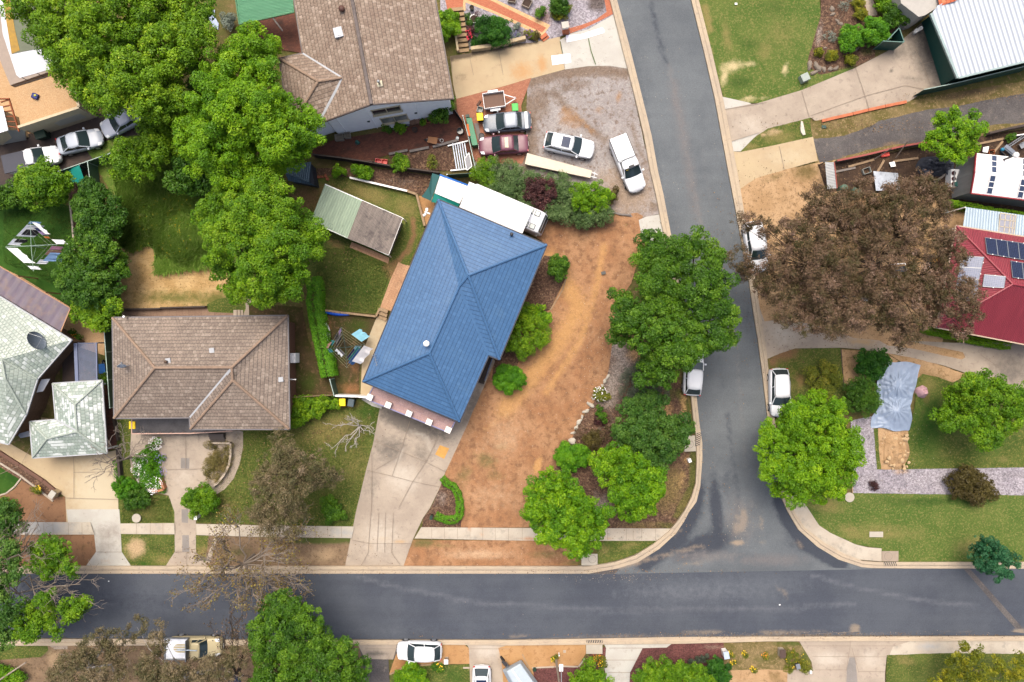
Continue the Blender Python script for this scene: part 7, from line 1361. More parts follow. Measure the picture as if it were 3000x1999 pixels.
fence('garden_wall','low pale stone wall holding the garden above the cream driveway',px('1380,150 1440,142 1500,128 1540,118'),.7,M_STONE,cat='wall',th=.3)
fence('garden_wall','low stone wall on the left of the timber garden steps',px('1335,100 1343,156'),.6,M_STONE,cat='wall',th=.2)
fence('garden_edge','brown kerb along the garden strip of the carport driveway',px('-5,1320 60,1362 130,1408 178,1448'),.25,plain('brown_kerb_brick',C(124,92,78),.9,var=.2),cat='edging',th=.3)
fence('garden_edge','pale stone edging between the left front lawn and the garden strip',px('-5,1352 60,1392 110,1430 158,1468'),.15,M_EDGE,cat='edging',th=.16)
fence('garden_edge','curved pale edging between the left front lawn and the brown soil',px('64,1400 45,1425 20,1445 -10,1454'),.12,M_EDGE,cat='edging',th=.14)
fence('garden_edge','white concrete edging on the right of the washing line lawn',px('206,590 214,660 219,735'),.14,M_EDGE,cat='edging',th=.16)
fence('garden_edge','timber edging of the upper mulch bed on the orange yard',px('1660,810 1648,850 1630,880 1612,910'),.2,M_SLEEP,cat='edging',th=.12)
fence('garden_edge','thin timber edging between the lawn and the vertical gravel strip',px('2560,1250 2566,1310 2570,1376 2640,1375'),.12,M_SLEEP,cat='edging',th=.09)
fence('garden_edge','thin timber edging along the top of the pale gravel strip',px('2650,1375 2800,1372 3030,1370'),.12,M_SLEEP,cat='edging',th=.09)
fence('garden_edge','thin timber edging along the bottom of the pale gravel strip',px('2495,1398 2497,1455 2700,1454 3030,1453'),.12,M_SLEEP,cat='edging',th=.09)
fence('garden_edge','thin dark edging between the small lawn and the sandy strip',px('2462,1020 2466,1075 2471,1135'),.14,M_SLD,cat='edging',th=.08)
fence('garden_edge','bent timber edging round the little lawn at the bottom',px('1142,1974 1193,1948 1230,1946 1270,1944'),.25,M_SLEEP,cat='edging',th=.13)
fence('garden_edge','low timber edging along the top of the little bottom lawn',px('1300,1948 1378,1948'),.14,M_SLEEP,cat='edging',th=.1)
fence('garden_edge','pale edging below the orange bed at the bottom',px('1558,1955 1625,1952 1640,1950 1694,1952 1714,1928'),.15,M_EDGE,cat='edging',th=.14)
fence('garden_edge','long pale timber rail beside the covered camper trailer',px('1530,1914 1575,2010'),.18,M_SLEEP,cat='edging',th=.12)
fence('garden_edge','pale concrete edging strip beside the blue topped letterbox',px('2119,1886 2119,1912'),.1,M_EDGE,cat='edging',th=.14)
fence('garden_edge','low brick edging along the lower side of the concrete driveway',px('2404,357 2495,336 2540,325 2590,314 2652,301'),.3,plain('orange_edge_brick',C(208,124,88),.9,var=.3),cat='edging',th=.26)
fence('garden_edge','grey sleeper lying between the gravel yard and the orange dirt',px('1790,622 1820,630 1848,631'),.25,plain('grey_sleeper',C(140,132,126),.9,var=.25),cat='edging',th=.16)
for lb,s in(('weathered grey sleeper edging the compost bed, left one','1140,454 1196,442'),('weathered grey sleeper edging the compost bed, middle one','1200,446 1258,434'),('weathered grey sleeper edging the compost bed, right one','1268,433 1345,412')):
 fence('sleeper',lb,px(s),.3,plain('grey_sleeper',None),cat='edging',th=.22,step=9,group='sleepers round the compost bed')
 # steps
def steps(name,label,a,b2,n,wd,mat,z1,rot,th=.12,dp=.32):
 A,B2=P(*a),P(*b2);root=thing(name,label,'steps',(A+B2)/2)
 m=MB()
 for i in range(n):q=A.lerp(B2,(i+.5)/n);z=z1*(1-(i+.5)/n);m.box((q.x,q.y,z/2+.04),(wd,dp,max(.1,z+.08)),rot)
 m.each('tread',mat,root);return root
steps('garden_steps','timber garden steps climbing from the cream driveway to the brick path',(1342,36),(1358,156),9,1.1,plain('step_timber',C(176,148,112),.9,var=.25),1.1,R(6))
steps('garden_steps','three timber steps between the sandstone paving and the concrete side path',(1128,905),(1120,938),3,.8,M_SLEEP,.5,R(-22))
steps('brick_steps','two orange brick steps at the lower end of the brick path',(1590,108),(1600,116),2,.7,plain('orange_edge_brick',None),.35,R(38))
steps('concrete_steps','dark steps at the right end of the brown house balcony',(640,1270),(640,1292),3,1.4,plain('dark_step_concrete',C(96,88,84),.8),.6,0)
steps('concrete_steps','small concrete steps behind the top edge of the brown roof',(690,920),(712,920),3,.7,M_EDGE,.4,R(90))
# ================= bins, boxes, pots =================
def bin_(label,x,y,rot,lid,body=None,z=0.0,group='wheelie bins'):
 c=P(x,y,z+1.0);c.z=z+.05;body=body or plain('dark_green_bin',C(40,62,52),.6);r=thing('wheelie_bin',label,'bin',c,R(rot),group)
 m=MB();m.hexa([(-.22,-.2,.06),(.22,-.2,.06),(.22,.24,.06),(-.22,.24,.06)],[(-.28,-.33,.96),(.28,-.33,.96),(.28,.33,.96),(-.28,.33,.96)]);m.build('body',body,r,world=False,bevel=.03)
 m=MB();m.hexa([(-.31,-.36,.96),(.31,-.36,.96),(.31,.36,.98),(-.31,.36,.98)],[(-.27,-.33,1.02),(.27,-.33,1.02),(.25,.34,1.07),(-.25,.34,1.07)]);m.build('lid',lid,r,world=False,bevel=.03)
 for s in(-1,1):MB().tube((s*.2,.3,.1),(s*.27,.3,.1),.1,n=12).build('wheel',M_TYRE,r,world=False)
 MB().tube((-.2,.4,1.0),(.2,.4,1.0),.02).build('handle',body,r,world=False);return r
Y_=plain('yellow_bin_lid',(.78,.52,.01),.5);G_=plain('green_bin_lid',C(92,208,98),.5);D_=plain('dark_bin_lid',C(88,104,112),.5);K_=plain('deep_green_bin_lid',C(30,62,48),.5)
bin_('yellow lid wheelie bin on the orange brick paving by the old silver sedan',1406,343,5,Y_)
bin_('bright green lid wheelie bin between the box trailer and the gravel',1509,315,5,G_)
bin_('yellow lid wheelie bin below the white wall of the blue house',1003,1179,0,Y_)
bin_('dark grey lid wheelie bin beside the yellow one, under the white wall',1028,1181,-10,D_)
bin_('yellow lid wheelie bin at the left end of the brown house balcony',388,1246,0,Y_,z=.5)
bin_('dark green wheelie bin, left of the pair under the roof terrace',111,397,20,K_);bin_('dark green wheelie bin, right of the pair under the roof terrace',124,393,20,K_)
def solid(name,label,cat,x,y,d,rot,mat,z=0.0,bevel=.02,group=None):
 c=P(x,y,z+d[2]);c.z=z+.03;o=MB().box((0,0,d[2]/2),d).build(name,mat,None,bevel=bevel,origin=False);o.location=c;o.rotation_euler=(0,0,R(rot));return tag(o,label,cat,group)
def crate(name,label,x,y,d,rot,mat,group=None,cat='crate',fill=None):
 c=P(x,y,d[2]);c.z=.03;r=thing(name,label,cat,c,R(rot),group);w_,l_,h_=d;t=.035;m=MB()
 m.box((0,l_/2,h_/2),(w_,t,h_)).box((0,-l_/2,h_/2),(w_,t,h_)).box((w_/2,0,h_/2),(t,l_,h_)).box((-w_/2,0,h_/2),(t,l_,h_));m.build('side',mat,r,world=False)
 MB().box((0,0,h_*(.7 if fill else .12)),(w_,l_,.03)).build('filling' if fill else 'base',fill or mat,r,world=False);return r
def pot(label,x,y,r_,h_,mat,fill=None,name='plant_pot',cat='pot',group=None):
 c=P(x,y,h_);c.z=.03;r=thing(name,label,cat,c,group=group);MB().lathe((0,0,0),[(r_*.7,0),(r_*.75,.02),(r_,h_),(r_*.88,h_),(r_*.8,h_*.75),(.01,h_*.72)],18).build('bowl',mat,r,world=False,smooth=True)
 if fill:MB().tube((0,0,h_*.7),(0,0,h_*.8),r_*.82,n=16).build('soil',fill,r,world=False)
 return r
M_SOIL=plain('potting_soil',C(74,58,48),.95,var=.3);M_TERRA=plain('terracotta',C(176,104,76),.8);M_BLK=plain('black_plastic',(.02,.02,.022),.5)
M_RED=plain('red_plastic',(.5,.05,.05),.45);M_BRN=plain('brown_plastic',C(140,108,88),.6)
crate('plastic_crate','red plastic crate by the black fence, left of two',1108,474,(.55,.5,.4),-6,M_RED,'crates by the black fence');crate('plastic_crate','red plastic crate by the black fence, right of two',1126,475,(.5,.5,.4),-6,plain('bright_red_plastic',(.6,.08,.06),.45),'crates by the black fence')
crate('wooden_crate','small dark brown crate left of the red crates',1083,476,(.36,.32,.3),-6,M_BRN,'crates by the black fence');crate('wooden_crate','small dark brown crate touching the red crates',1094,477,(.3,.32,.3),-6,M_BRN,'crates by the black fence')
crate('brown_tub','brown square tub beside the white wall, left one',1206,352,(.55,.8,.5),8,M_BRN,'brown tubs by the white wall','tub',M_BRN);crate('brown_tub','brown square tub beside the white wall, right one',1220,349,(.5,.8,.5),8,M_BRN,'brown tubs by the white wall','tub',M_BRN)
crate('terracotta_planter','square terracotta planter right of the brown tubs',1256,350,(.45,.5,.45),8,M_TERRA,None,'planter',M_SOIL)
crate('laundry_trough','old grey concrete trough against the white wall, left one',993,402,(.75,.55,.5),5,plain('grey_trough',C(176,168,152),.8),'concrete troughs','trough');crate('laundry_trough','old grey concrete trough against the white wall, right one',1017,396,(.5,.5,.5),5,plain('grey_trough',None),'concrete troughs','trough')
def ac(label,x,y,rot):
 c=P(x,y,.8);c.z=.04;r=thing('outdoor_unit',label,'air conditioner',c,R(rot),'silver boxes by the white wall');MB().box((0,0,.4),(.8,.38,.74)).build('case',plain('silver_case',C(206,212,220),.4,.3),r,world=False,bevel=.03)
 MB().tube((-.1,-.19,.42),(-.1,-.205,.42),.26,n=16).build('fan_grille',M_DARK,r,world=False);MB().box((0,0,.015),(.9,.3,.03)).build('foot',M_DARK,r,world=False)
ac('silver outdoor unit by the white wall, left of two',1150,368,8);ac('silver outdoor unit by the white wall, right of two',1186,358,8)
pot('black plastic tub with water beside the teal fence',1348,384,.33,.5,M_BLK,plain('dark_water',(.02,.025,.03),.05));pot('small black pot on the dark brick yard near the white wall',1215,380,.26,.4,M_BLK,M_SOIL)
pot('pale blue paint tin beside the steel rack',1340,405,.16,.3,plain('pale_blue_tin',C(176,204,212),.4),plain('pale_paint',C(206,214,214),.3),'paint_tin','tin');pot('white ring shaped pot beside the tan barrow',1294,412,.17,.25,M_WHITE,M_SOIL)
pot('round white edged pot bed with a strappy plant in the north garden',1388,55,.42,.35,M_WHITE,M_SOIL);pot('small dark urn on the pale gravel beside the brick path',1382,22,.22,.6,plain('dark_urn',C(60,66,58),.6),M_SOIL)
def barrow(label,x,y,rot,tray,z=0):
 c=P(x,y,.5);c.z=.03;r=thing('wheelbarrow',label,'wheelbarrow',c,R(rot));m=MB();m.hexa([(-.3,-.22,.3),(.3,-.2,.3),(.3,.2,.3),(-.3,.22,.3)],[(-.48,-.34,.58),(.46,-.3,.58),(.46,.3,.58),(-.48,.34,.58)]);m.build('tray',tray,r,world=False,bevel=.05)
 m=MB();m.tube((-.9,-.28,.55),(.6,-.1,.3),.022).tube((-.9,.28,.55),(.6,.1,.3),.022).tube((-.3,-.2,.0),(-.3,-.2,.4),.02).tube((-.3,.2,.0),(-.3,.2,.4),.02);m.build('handle_frame',M_STEEL,r,world=False);MB().tube((.62,-.05,.2),(.62,.05,.2),.2,n=14).build('wheel',M_TYRE,r,world=False)
barrow('wheelbarrow with a tan tray on the dark brick yard',1267,412,170,plain('tan_tray',C(166,116,76),.7));barrow('blue wheelbarrow squeezed between the pergola and the green fence',300,1080,95,plain('blue_tray',C(24,112,196),.4))
hr=thing('hose_reel','small green hose reel on the dark brick yard','hose reel',P(1047,418));MB().tube(P(1043,414,.3),P(1052,421,.3),.16,n=14).build('drum',plain('teal_reel',C(48,104,96),.5),hr);MB().box(P(1047,420,.12),(.4,.3,.2),R(20)).build('base',M_DARK,hr)
rng_=np.random.default_rng(4);hs_=thing('garden_hose','thin dark hose looping across the dark brick yard','hose',P(1200,400));hp=[P(x,y,.05)for x,y in px('1052,418 1090,412 1140,408 1200,395 1240,378 1290,365 1300,380 1285,395 1270,402 1300,390 1325,400 1332,412')];MB().path(hp,.02,n=5).build('tube',M_BLK,hs_)
# long green steel box
gb=thing('tool_box','long green steel tool box with an orange board beside the old sedans','tool box',P(1382,386));q=T_('1365,346 1382,345 1400,425 1383,427',1.0);m=MB();m.hexa([Vector((v.x,v.y,.05))for v in q],q);m.build('case',plain('green_steel_box',C(72,148,108),.5),gb,bevel=.03)
m=MB();m.hexa(T_('1366,364 1372,363 1378,398 1372,400',1.1),T_('1366,364 1372,363 1378,398 1372,400',1.14));m.build('orange_board',plain('orange_board',C(232,112,30),.6),gb);MB().box(P(1370,341,.9),(.35,.25,.3),R(5)).build('hinge_block',K_,gb)
m=MB()
for i in range(3):m.beam(P(1391+i*4,362,.1+i*.04),P(1402+i*4,410,.1+i*.04),.12,.08)
pb=thing('plank_stack','grey planks leaning beside the green tool box','planks',P(1398,386));m.each('plank',plain('grey_sleeper',None),pb)
pot('black tyre shaped tub between the two old sedans',1411,398,.26,.3,M_BLK,M_BLK,'rubber_tub','tub')
crate('grey_crate','pale grey plastic crate above the yellow lid bin on the brick paving',1406,321,(.5,.5,.4),-15,plain('pale_grey_crate',C(170,176,170),.5),None)
solid('log','short dark log on the brick paving left of the box trailer','log',1403,302,(.22,.6,.2),-35,plain('dark_log',C(110,82,70),.9),bevel=.06)
rk=thing('steel_rack','rack of silver steel bars beside the compost bed','rack',P(1348,455));m=MB()
for i in range(6):m.beam(P(1326+i*7,420,.35),P(1338+i*7,496,.35),.1,.06)
m.each('bar',plain('blue_grey_steel_bar',C(150,158,170),.4,.5),rk);m=MB();m.beam(P(1312,428,.25),P(1372,413,.25),.12,.1).beam(P(1320,500,.25),P(1385,494,.25),.12,.1);m.each('bearer',M_STEEL,rk)
bd=thing('dark_panel','dark blue framed panel leaning on the teal fence','panel',P(1370,470));q=T_('1361,466 1374,448 1383,488 1368,500',.9);u=Vector((0,0,.05));MB().hexa(q,[v+u for v in q]).build('sheet',plain('dark_blue_glass',C(40,56,84),.15),bd);m=MB()
for a,b2 in zip(q,q[1:]+q[:1]):m.beam(a+u,b2+u,.06,.06)
m.each('frame',M_STEEL,bd)
# planters / pots top
crate('planter_box','white edged planter box on the pale gravel at the top edge',1544,8,(.75,.75,.45),-25,M_EDGE,None,'planter',M_SOIL);crate('planter_box','grey trough planter left of the white edged planter box',1500,-2,(.7,.5,.4),-10,plain('grey_trough',None),None,'planter',M_SOIL)
# letterboxes & pillars
lbx=thing('letterbox_pillar','orange brick letterbox pillar with a pale stone cap beside the pale driveway','letterbox',P(1656,92));c=P(1656,92);MB().box((c.x,c.y,.55),(.6,.7,1.1),R(8)).build('brick_base',plain('orange_edge_brick',None),lbx,bevel=.02);c=P(1656,76,1.3);MB().box((c.x,c.y,1.2),(.55,.5,.4),R(8)).build('letterbox',M_WHITE,lbx,bevel=.02);MB().box((c.x,c.y+.02,1.44),(.66,.6,.1),R(8)).build('stone_cap',plain('pale_stone_cap',C(206,202,190),.8),lbx,bevel=.02)
def lbox(label,x,y,mat,cap,d=(.4,.45,1.0),rot=0):
 c=P(x,y,d[2]);r=thing('letterbox',label,'letterbox',Vector((c.x,c.y,0)),R(rot));MB().box((0,0,d[2]/2),d).build('pillar',mat,r,world=False,bevel=.02);MB().box((0,0,d[2]+.04),(d[0]+.08,d[1]+.08,.08)).build('cap',cap,r,world=False,bevel=.01);MB().box((0,d[1]/2+.005,d[2]*.8),(.26,.02,.05)).build('slot',M_DARK,r,world=False)
lbox('stone letterbox at the lower end of the left garden strip',153,1449,M_STONE,plain('pale_stone_cap',None),(.45,.6,.9),-35);lbox('pale letterbox post beside the timber edged bottom lawn',1307,1939,M_EDGE,M_WHITE,(.3,.35,.8));lbox('letterbox with a pale blue cap beside the dark green rounded shrub',2128,1920,M_WHITE,plain('pale_blue_cap',C(198,214,234),.5),(.42,.6,1.0),10);lbox('white letterbox beside the paired strip driveway of the brown house',573,1517,M_WHITE,M_WHITE,(.2,.3,.9));lbox('pale stone letterbox on the dry verge at the lower right',2293,1916,M_EDGE,plain('dark_slot_cap',C(90,70,62),.6),(.45,.7,.8));lbox('small dark green letterbox at the end of the curved hedge',1263,1517,K_,K_,(.18,.3,.9),-10);lbox('dark metal letterbox among the yellow flowered weeds',2338,1953,M_DARK,M_STEEL,(.3,.4,.8),15)
solid('utility_box','grey green utility box on the lawn corner beside the garden rocks','utility box',2360,226,(.75,.7,.7),25,plain('grey_green_cabinet',C(172,184,176),.5),bevel=.04)
solid('meter_box','small dark green meter box on the leaf littered verge','meter box',2414,372,(.42,.3,.15),0,plain('dark_green_vent',None));
def lid(name,label,x,y,w_,h_,mat,rot=0,disc=None,cat='pit lid'):
 z=.0016*(_lvl[0]+4)+.02;c=P(x,y,z);r=thing(name,label,cat,Vector((c.x,c.y,0)),R(rot));MB().box((0,0,z),(w_/PXM,h_/PXM,.05)).build('slab',mat,r,world=False,bevel=.008)
 if disc:MB().tube((disc[0]/PXM,disc[1]/PXM,z),(disc[0]/PXM,disc[1]/PXM,z+.032),disc[2]/PXM,n=24).build('cover',plain('cover_ring',C(150,140,128),.9),r,world=False);MB().tube((disc[0]/PXM,disc[1]/PXM,z),(disc[0]/PXM,disc[1]/PXM,z+.036),disc[2]*.9/PXM,n=24).build('cover_plate',mat,r,world=False)
M_LID=plain('lid_concrete',C(200,192,176),.9,var=.1)
lid('drain_pit','concrete pit lid on the kerb beside the dull green tree',2021,1300,34,46,M_LID,3,(0,-2,11));lid('drain_pit','concrete pit lid on the nature strip below the street corner tree',1727,1640,47,34,M_LID,0,(8,2,12));lid('drain_pit','concrete pit lid on the right kerb below the lawn',2608,1630,48,30,plain('brown_lid',C(176,160,142),.9),0,(-6,0,12));lid('drain_pit','square pit lid on the orange bed at the bottom kerb',1741,1901,48,30,M_LID)
lid('service_lid','pair of pale service lids side by side on the right lawn',2567,1566,40,16,M_LID);lid('manhole_cover','dark metal cover in the orange dirt yard',1768,800,13,9,plain('iron_cover',C(104,104,100),.7),15)
for lb,x,y,r_ in(('round concrete lid at the corner of the pale gravel strip',2486,1456,14),('round concrete lid on the small front lawn',403,1517,13)):o=MB().tube((0,0,0),(0,0,.1),r_/PXM,n=28).build('round_lid',plain('lid_concrete',None),None,bevel=.01,origin=False);o.location=(P(x,y).x,P(x,y).y,.14);tag(o,lb,'pit lid','round concrete lids')
def grate(label,x,y,L_,W_,rot):
 z=.0016*(_lvl[0]+4)+.12;c=P(x,y,z);r=thing('drain_grate',label,'drain grate',Vector((c.x,c.y,0)),R(rot),'kerb drain grates');MB().box((0,0,z),(L_,W_,.03)).build('recess',M_DARK,r,world=False);m=MB()
 for i in range(7):m.box((-L_/2+L_*(i+.5)/7,0,z+.012),(L_/15,W_*.98,.03),R(-20))
 m.each('bar',G['kerb'],r,world=False)
grate('drain grate in the kerb beside the dull green tree',2046,1287,1.25,.42,83);grate('drain grate in the bottom kerb above the orange bed',1742,1880,1.5,.22,0);grate('drain grate in the right kerb beside the brown pit lid',2608,1652,1.2,.38,0)
# rocks
rng_=np.random.default_rng(11)
def rock(label,x,y,r_,mat,group,sq=.6):
 n=12;m=MB();pr=[];vs=[]
 for j,(k,z)in enumerate(((1.0,0),(1.05,.35),(.8,.75),(.35,.95))):
  for i in range(n):a=6.283*i/n;rr=r_*k*(1+.22*math.sin(2*a+x)+.12*math.sin(3*a+y)+rng_.normal(0,.04));vs.append((rr*math.cos(a),rr*sq*math.sin(a),z*r_*.7))
 fs=[(j*n+i,j*n+(i+1)%n,(j+1)*n+(i+1)%n,(j+1)*n+i)for j in range(3)for i in range(n)]+[tuple(3*n+i for i in range(n)),tuple(range(n-1,-1,-1))]
 o=MB().add(vs,fs).build('garden_rock',mat,None,smooth=False,origin=False);o.location=(P(x,y).x,P(x,y).y,.08 if 'heap' not in label else .34);o.rotation_euler=(0,0,rng_.uniform(0,6.28));tag(o,label,'rock',group)
M_ROCK=plain('pale_granite',C(206,200,184),.9,var=.3,bump=.5,scale=2);M_ROCKD=plain('brown_grey_rock',C(148,136,122),.9,var=.35,bump=.5,scale=2)
for i,(x,y,r_)in enumerate(((1780,1104,.26),(1771,1117,.24),(1764,1130,.18),(1736,1168,.16),(1730,1186,.34),(1716,1205,.3),(1705,1222,.2),(1696,1236,.32),(1688,1253,.26),(1680,1268,.24),(1676,1292,.42))):
 rock(f'pale rock edging the corner garden, {["first", "second", "third", "fourth", "fifth", "sixth", "seventh", "eighth", "ninth", "tenth", "last"][i]} from the top',x,y,r_,M_ROCK,'rocks along the corner garden')
for i,(x,y,r_)in enumerate(((2370,193,.4),(2390,196,.38),(2398,202,.34),(2383,215,.34),(2412,205,.3),(2430,204,.28),(2447,202,.28),(2436,28,.3),(2438,44,.24),(2452,66,.26),(2462,72,.24),(2416,142,.16),(2432,122,.22),(2508,146,.22))):
 rock(f'rock in the north east mulch bed, {["first", "second", "third", "fourth", "fifth", "sixth", "seventh"][i % 7]} of the {"driveway edge row" if i < 7 else "ones scattered in the mulch"}',x,y,r_,M_ROCKD,'rocks in the north east bed')
for i,(x,y,r_)in enumerate(((934,520,.18),(943,519,.18),(955,517,.2),(960,526,.18))):rock(f'broken brick block beside the tool shed, {["leftmost", "second", "third", "last"][i]} of four',x,y,r_,M_TERRA,'broken blocks by the tool shed',.8)
# white sheets and boards
def flat(name,label,cat,s,mat,th=.05,z=.05,bevel=.01,wave=0):
 q=[P(x,y,z)for x,y in px(s)];m=MB();m.prism([v.to_2d()for v in q],z,z+th);return tag(m.build(name,mat,None,bevel=bevel),label,cat)
M_SHEET=plain('white_plastic_sheet',(.66,.66,.72),.4,var=.1,scale=1.2)
flat('plastic_sheet','long white plastic sheet lying on the pale driveway','sheet','1658,104 1700,102 1765,81 1772,92 1769,97 1720,112 1660,125',M_SHEET);flat('plastic_sheet','square white plastic sheet across the joint of the cream driveway','sheet','1615,164 1670,158 1673,184 1618,192',M_SHEET)
flat('fabric_strip','pale blue fabric strip on the grass at the top, right of the olive tree','sheet','607,22 630,30 629,48 641,70 640,88 625,80 612,55',plain('pale_blue_fabric',C(190,206,236),.7),.06)
def board(name,label,cat,cx,cy,L_,W_,rot,mat,th=.12,z=.1,n=20,tip=.5):
 vs=[];c=P(cx,cy,z)
 for i in range(n+1):
  t=i/n;w_=W_/2*(math.sin(math.pi*max(.02,min(.98,t)))**tip);vs+=[(-L_/2+L_*t,-w_,th*.5),(-L_/2+L_*t,-w_*.6,0),(-L_/2+L_*t,w_*.6,0),(-L_/2+L_*t,w_,th*.5),(-L_/2+L_*t,w_*.6,th),(-L_/2+L_*t,-w_*.6,th)]
 rings=[vs[i*6:(i+1)*6]for i in range(n+1)];m=MB();loft(m,rings);o=m.build(name,mat,None,smooth=True,origin=False);o.location=(c.x,c.y,z);o.rotation_euler=(0,0,R(rot));return tag(o,label,cat)
board('kayak','bright blue kayak lying under the timber wall of the back lawn','kayak',984,919,2.6,.42,-7,plain('bright_blue_plastic',C(10,92,220),.35),.28,.08,tip=.7)
board('paddle_board','white paddle board leaning flat against the clipped hedge','board',957,974,1.75,.72,-82,M_WHITE,.1,.12,tip=.4)
flat('driftwood','white weathered log on the nature strip between the two driveways','log','2345,356 2350,358 2358,396 2351,398 2345,390 2343,375',plain('bleached_wood',C(224,216,200),.8),.18)
# washing lines
def hoist(label,cx,cy,arms,h,mast,n_lines,clothes,rot_note,linec):
 zt=h;c=P(cx,cy,zt);c0=Vector((c.x,c.y,0));r=thing('washing_line',label,'washing line',c0);MB().tube(c0,c,.035).build('pole',mast,r);A=[P(x,y,zt+.1)for x,y in arms];m=MB()
 for a in A:m.tube(c,a,.022,n=6).tube(c-Vector((0,0,.7)),c.lerp(a,.6),.01,n=5)
 m.each('arm',mast,r,n=2);m=MB()
 for k in range(n_lines):
  t=1-k*.16
  for a,b2 in zip(A,A[1:]+A[:1]):m.tube(c.lerp(a,t),c.lerp(b2,t),.006,n=4)
 m.build('line',linec,r)
 for i,(lb,e,t0,t1,ring,drop,col,sw)in enumerate(clothes):
  a,b2=c.lerp(A[e],1-ring*.16),c.lerp(A[(e+1)%4],1-ring*.16);p,q=a.lerp(b2,t0),a.lerp(b2,t1);out=((p+q)/2-c);out.z=0;out.normalize();out=out if rot_note=='' else Vector((1,.05,0));drop*=1.25;sw=sw+drop*(.6 if rot_note=='' else .75);n=6;vs=[]
  for k in range(n+1):
   s=p.lerp(q,k/n);wv=.05*math.sin(k*2.3+i);vs+=[s,s+Vector((0,0,-drop*.5))+out*(sw*.5+wv),s+Vector((0,0,-drop*(.92+.1*math.sin(k*1.7+i))))+out*(sw+wv*1.5)]
  m=MB();m.add(vs,[(3*k+j,3*k+j+1,3*k+4+j,3*k+3+j)for k in range(n)for j in range(2)]);cl_=plain(f'cloth_{col}',{'white':(.68,.70,.74),'black':(.015,.015,.018),'navy':C(30,40,90),'sky':C(150,190,240),'pink':C(206,150,180),'tan':C(180,140,124),'lilac':C(150,130,176),'teal':C(20,130,140),'aqua':C(150,214,236),'grey':C(120,120,130),'orange':C(220,130,60),'blue':C(40,100,170)}[col],.9);tag(m.build('hung_cloth',cl_,None),lb,'laundry','laundry on the washing lines')
hoist('rotary washing line hung with white and dark laundry on the lush left lawn',91,720,[(89,648),(168,717),(98,795),(16,724)],2.1,M_CBP,3,[('white sheet hanging on the upper left side of the left washing line',3,.42,.86,0,.9,'white',.1),('black trousers beside the white sheet on the upper left line',3,.55,.8,1,.8,'black',.08),('white cloth at the left corner of the left washing line',3,.08,.32,0,.6,'white',.1),('small black top near the left corner line',3,.2,.36,1,.6,'black',.05),('pale blue towel at the top corner of the left washing line',3,.9,.99,0,.5,'sky',.2),('row of small white items on the upper right line',0,.05,.55,0,.25,'white',.05),('navy item on the upper right line',0,.14,.3,1,.3,'navy',.05),('little orange cloth on the upper right line',0,.58,.66,1,.25,'orange',.05),('white towel near the right corner of the left washing line',0,.78,.97,0,.5,'white',.25),('lilac patterned cloth on the upper right inner line',0,.32,.5,1,.35,'lilac',.05),('pink top at the right corner of the lower right line',1,.06,.22,1,.6,'pink',.1),('tan striped towel on the lower right line',1,.24,.44,1,.7,'tan',.1),('wide sky blue sheet on the lower right line',1,.3,.62,0,.8,'sky',.35),('white small item at the end of the lower right line',1,.66,.85,1,.5,'white',.1),('white long sheet on the lower left line',2,.35,.97,0,.5,'white',.15),('white cloth at the bottom corner of the left washing line',2,.08,.22,0,.5,'white',.1)],'wind',plain('line_wire',C(190,200,190),.5))
hoist('rotary washing line crowded with clothes beside the long clipped hedge',1012,1018,[(1000,959),(1069,1009),(1016,1078),(960,1022)],2.0,plain('dark_green_vent',None),5,[('aqua blue bath sheet at the upper right corner of the crowded line',0,.42,.86,0,.6,'aqua',.35),('lilac shirt at the top of the upper left line',3,.72,.95,1,.5,'lilac',.05),('black shirt on the upper left line',3,.42,.72,1,.5,'black',.05),('teal shirt on the upper left line',3,.15,.4,1,.5,'teal',.05),('grey shirt row on the second upper left line',3,.3,.9,2,.4,'grey',.04),('dark shirt row on the third upper left line',3,.1,.85,3,.4,'black',.04),('tan shirt at the left corner of the upper left line',3,.02,.3,0,.35,'tan',.04),('white small items on the lower left inner line',2,.3,.95,3,.35,'white',.04),('dark socks on the lower left inner line',2,.15,.9,4,.35,'grey',.04),('pale lilac sheet on the outer lower right line',1,.05,.72,0,.7,'white',.2),('blue shirt row on the lower right line',1,.2,.9,1,.5,'blue',.05),('teal shirt row on the lower right line',1,.1,.9,2,.5,'teal',.05),('navy shirt row on the inner lower right line',1,.2,.95,3,.45,'navy',.05),('pale blue shirt on the inner lower right line',1,.02,.3,3,.5,'aqua',.06),('long teal cloth hanging from the left corner towards the hedge',2,.8,.99,1,.8,'teal',.3)],'',plain('yellow_line',C(206,204,170),.6))
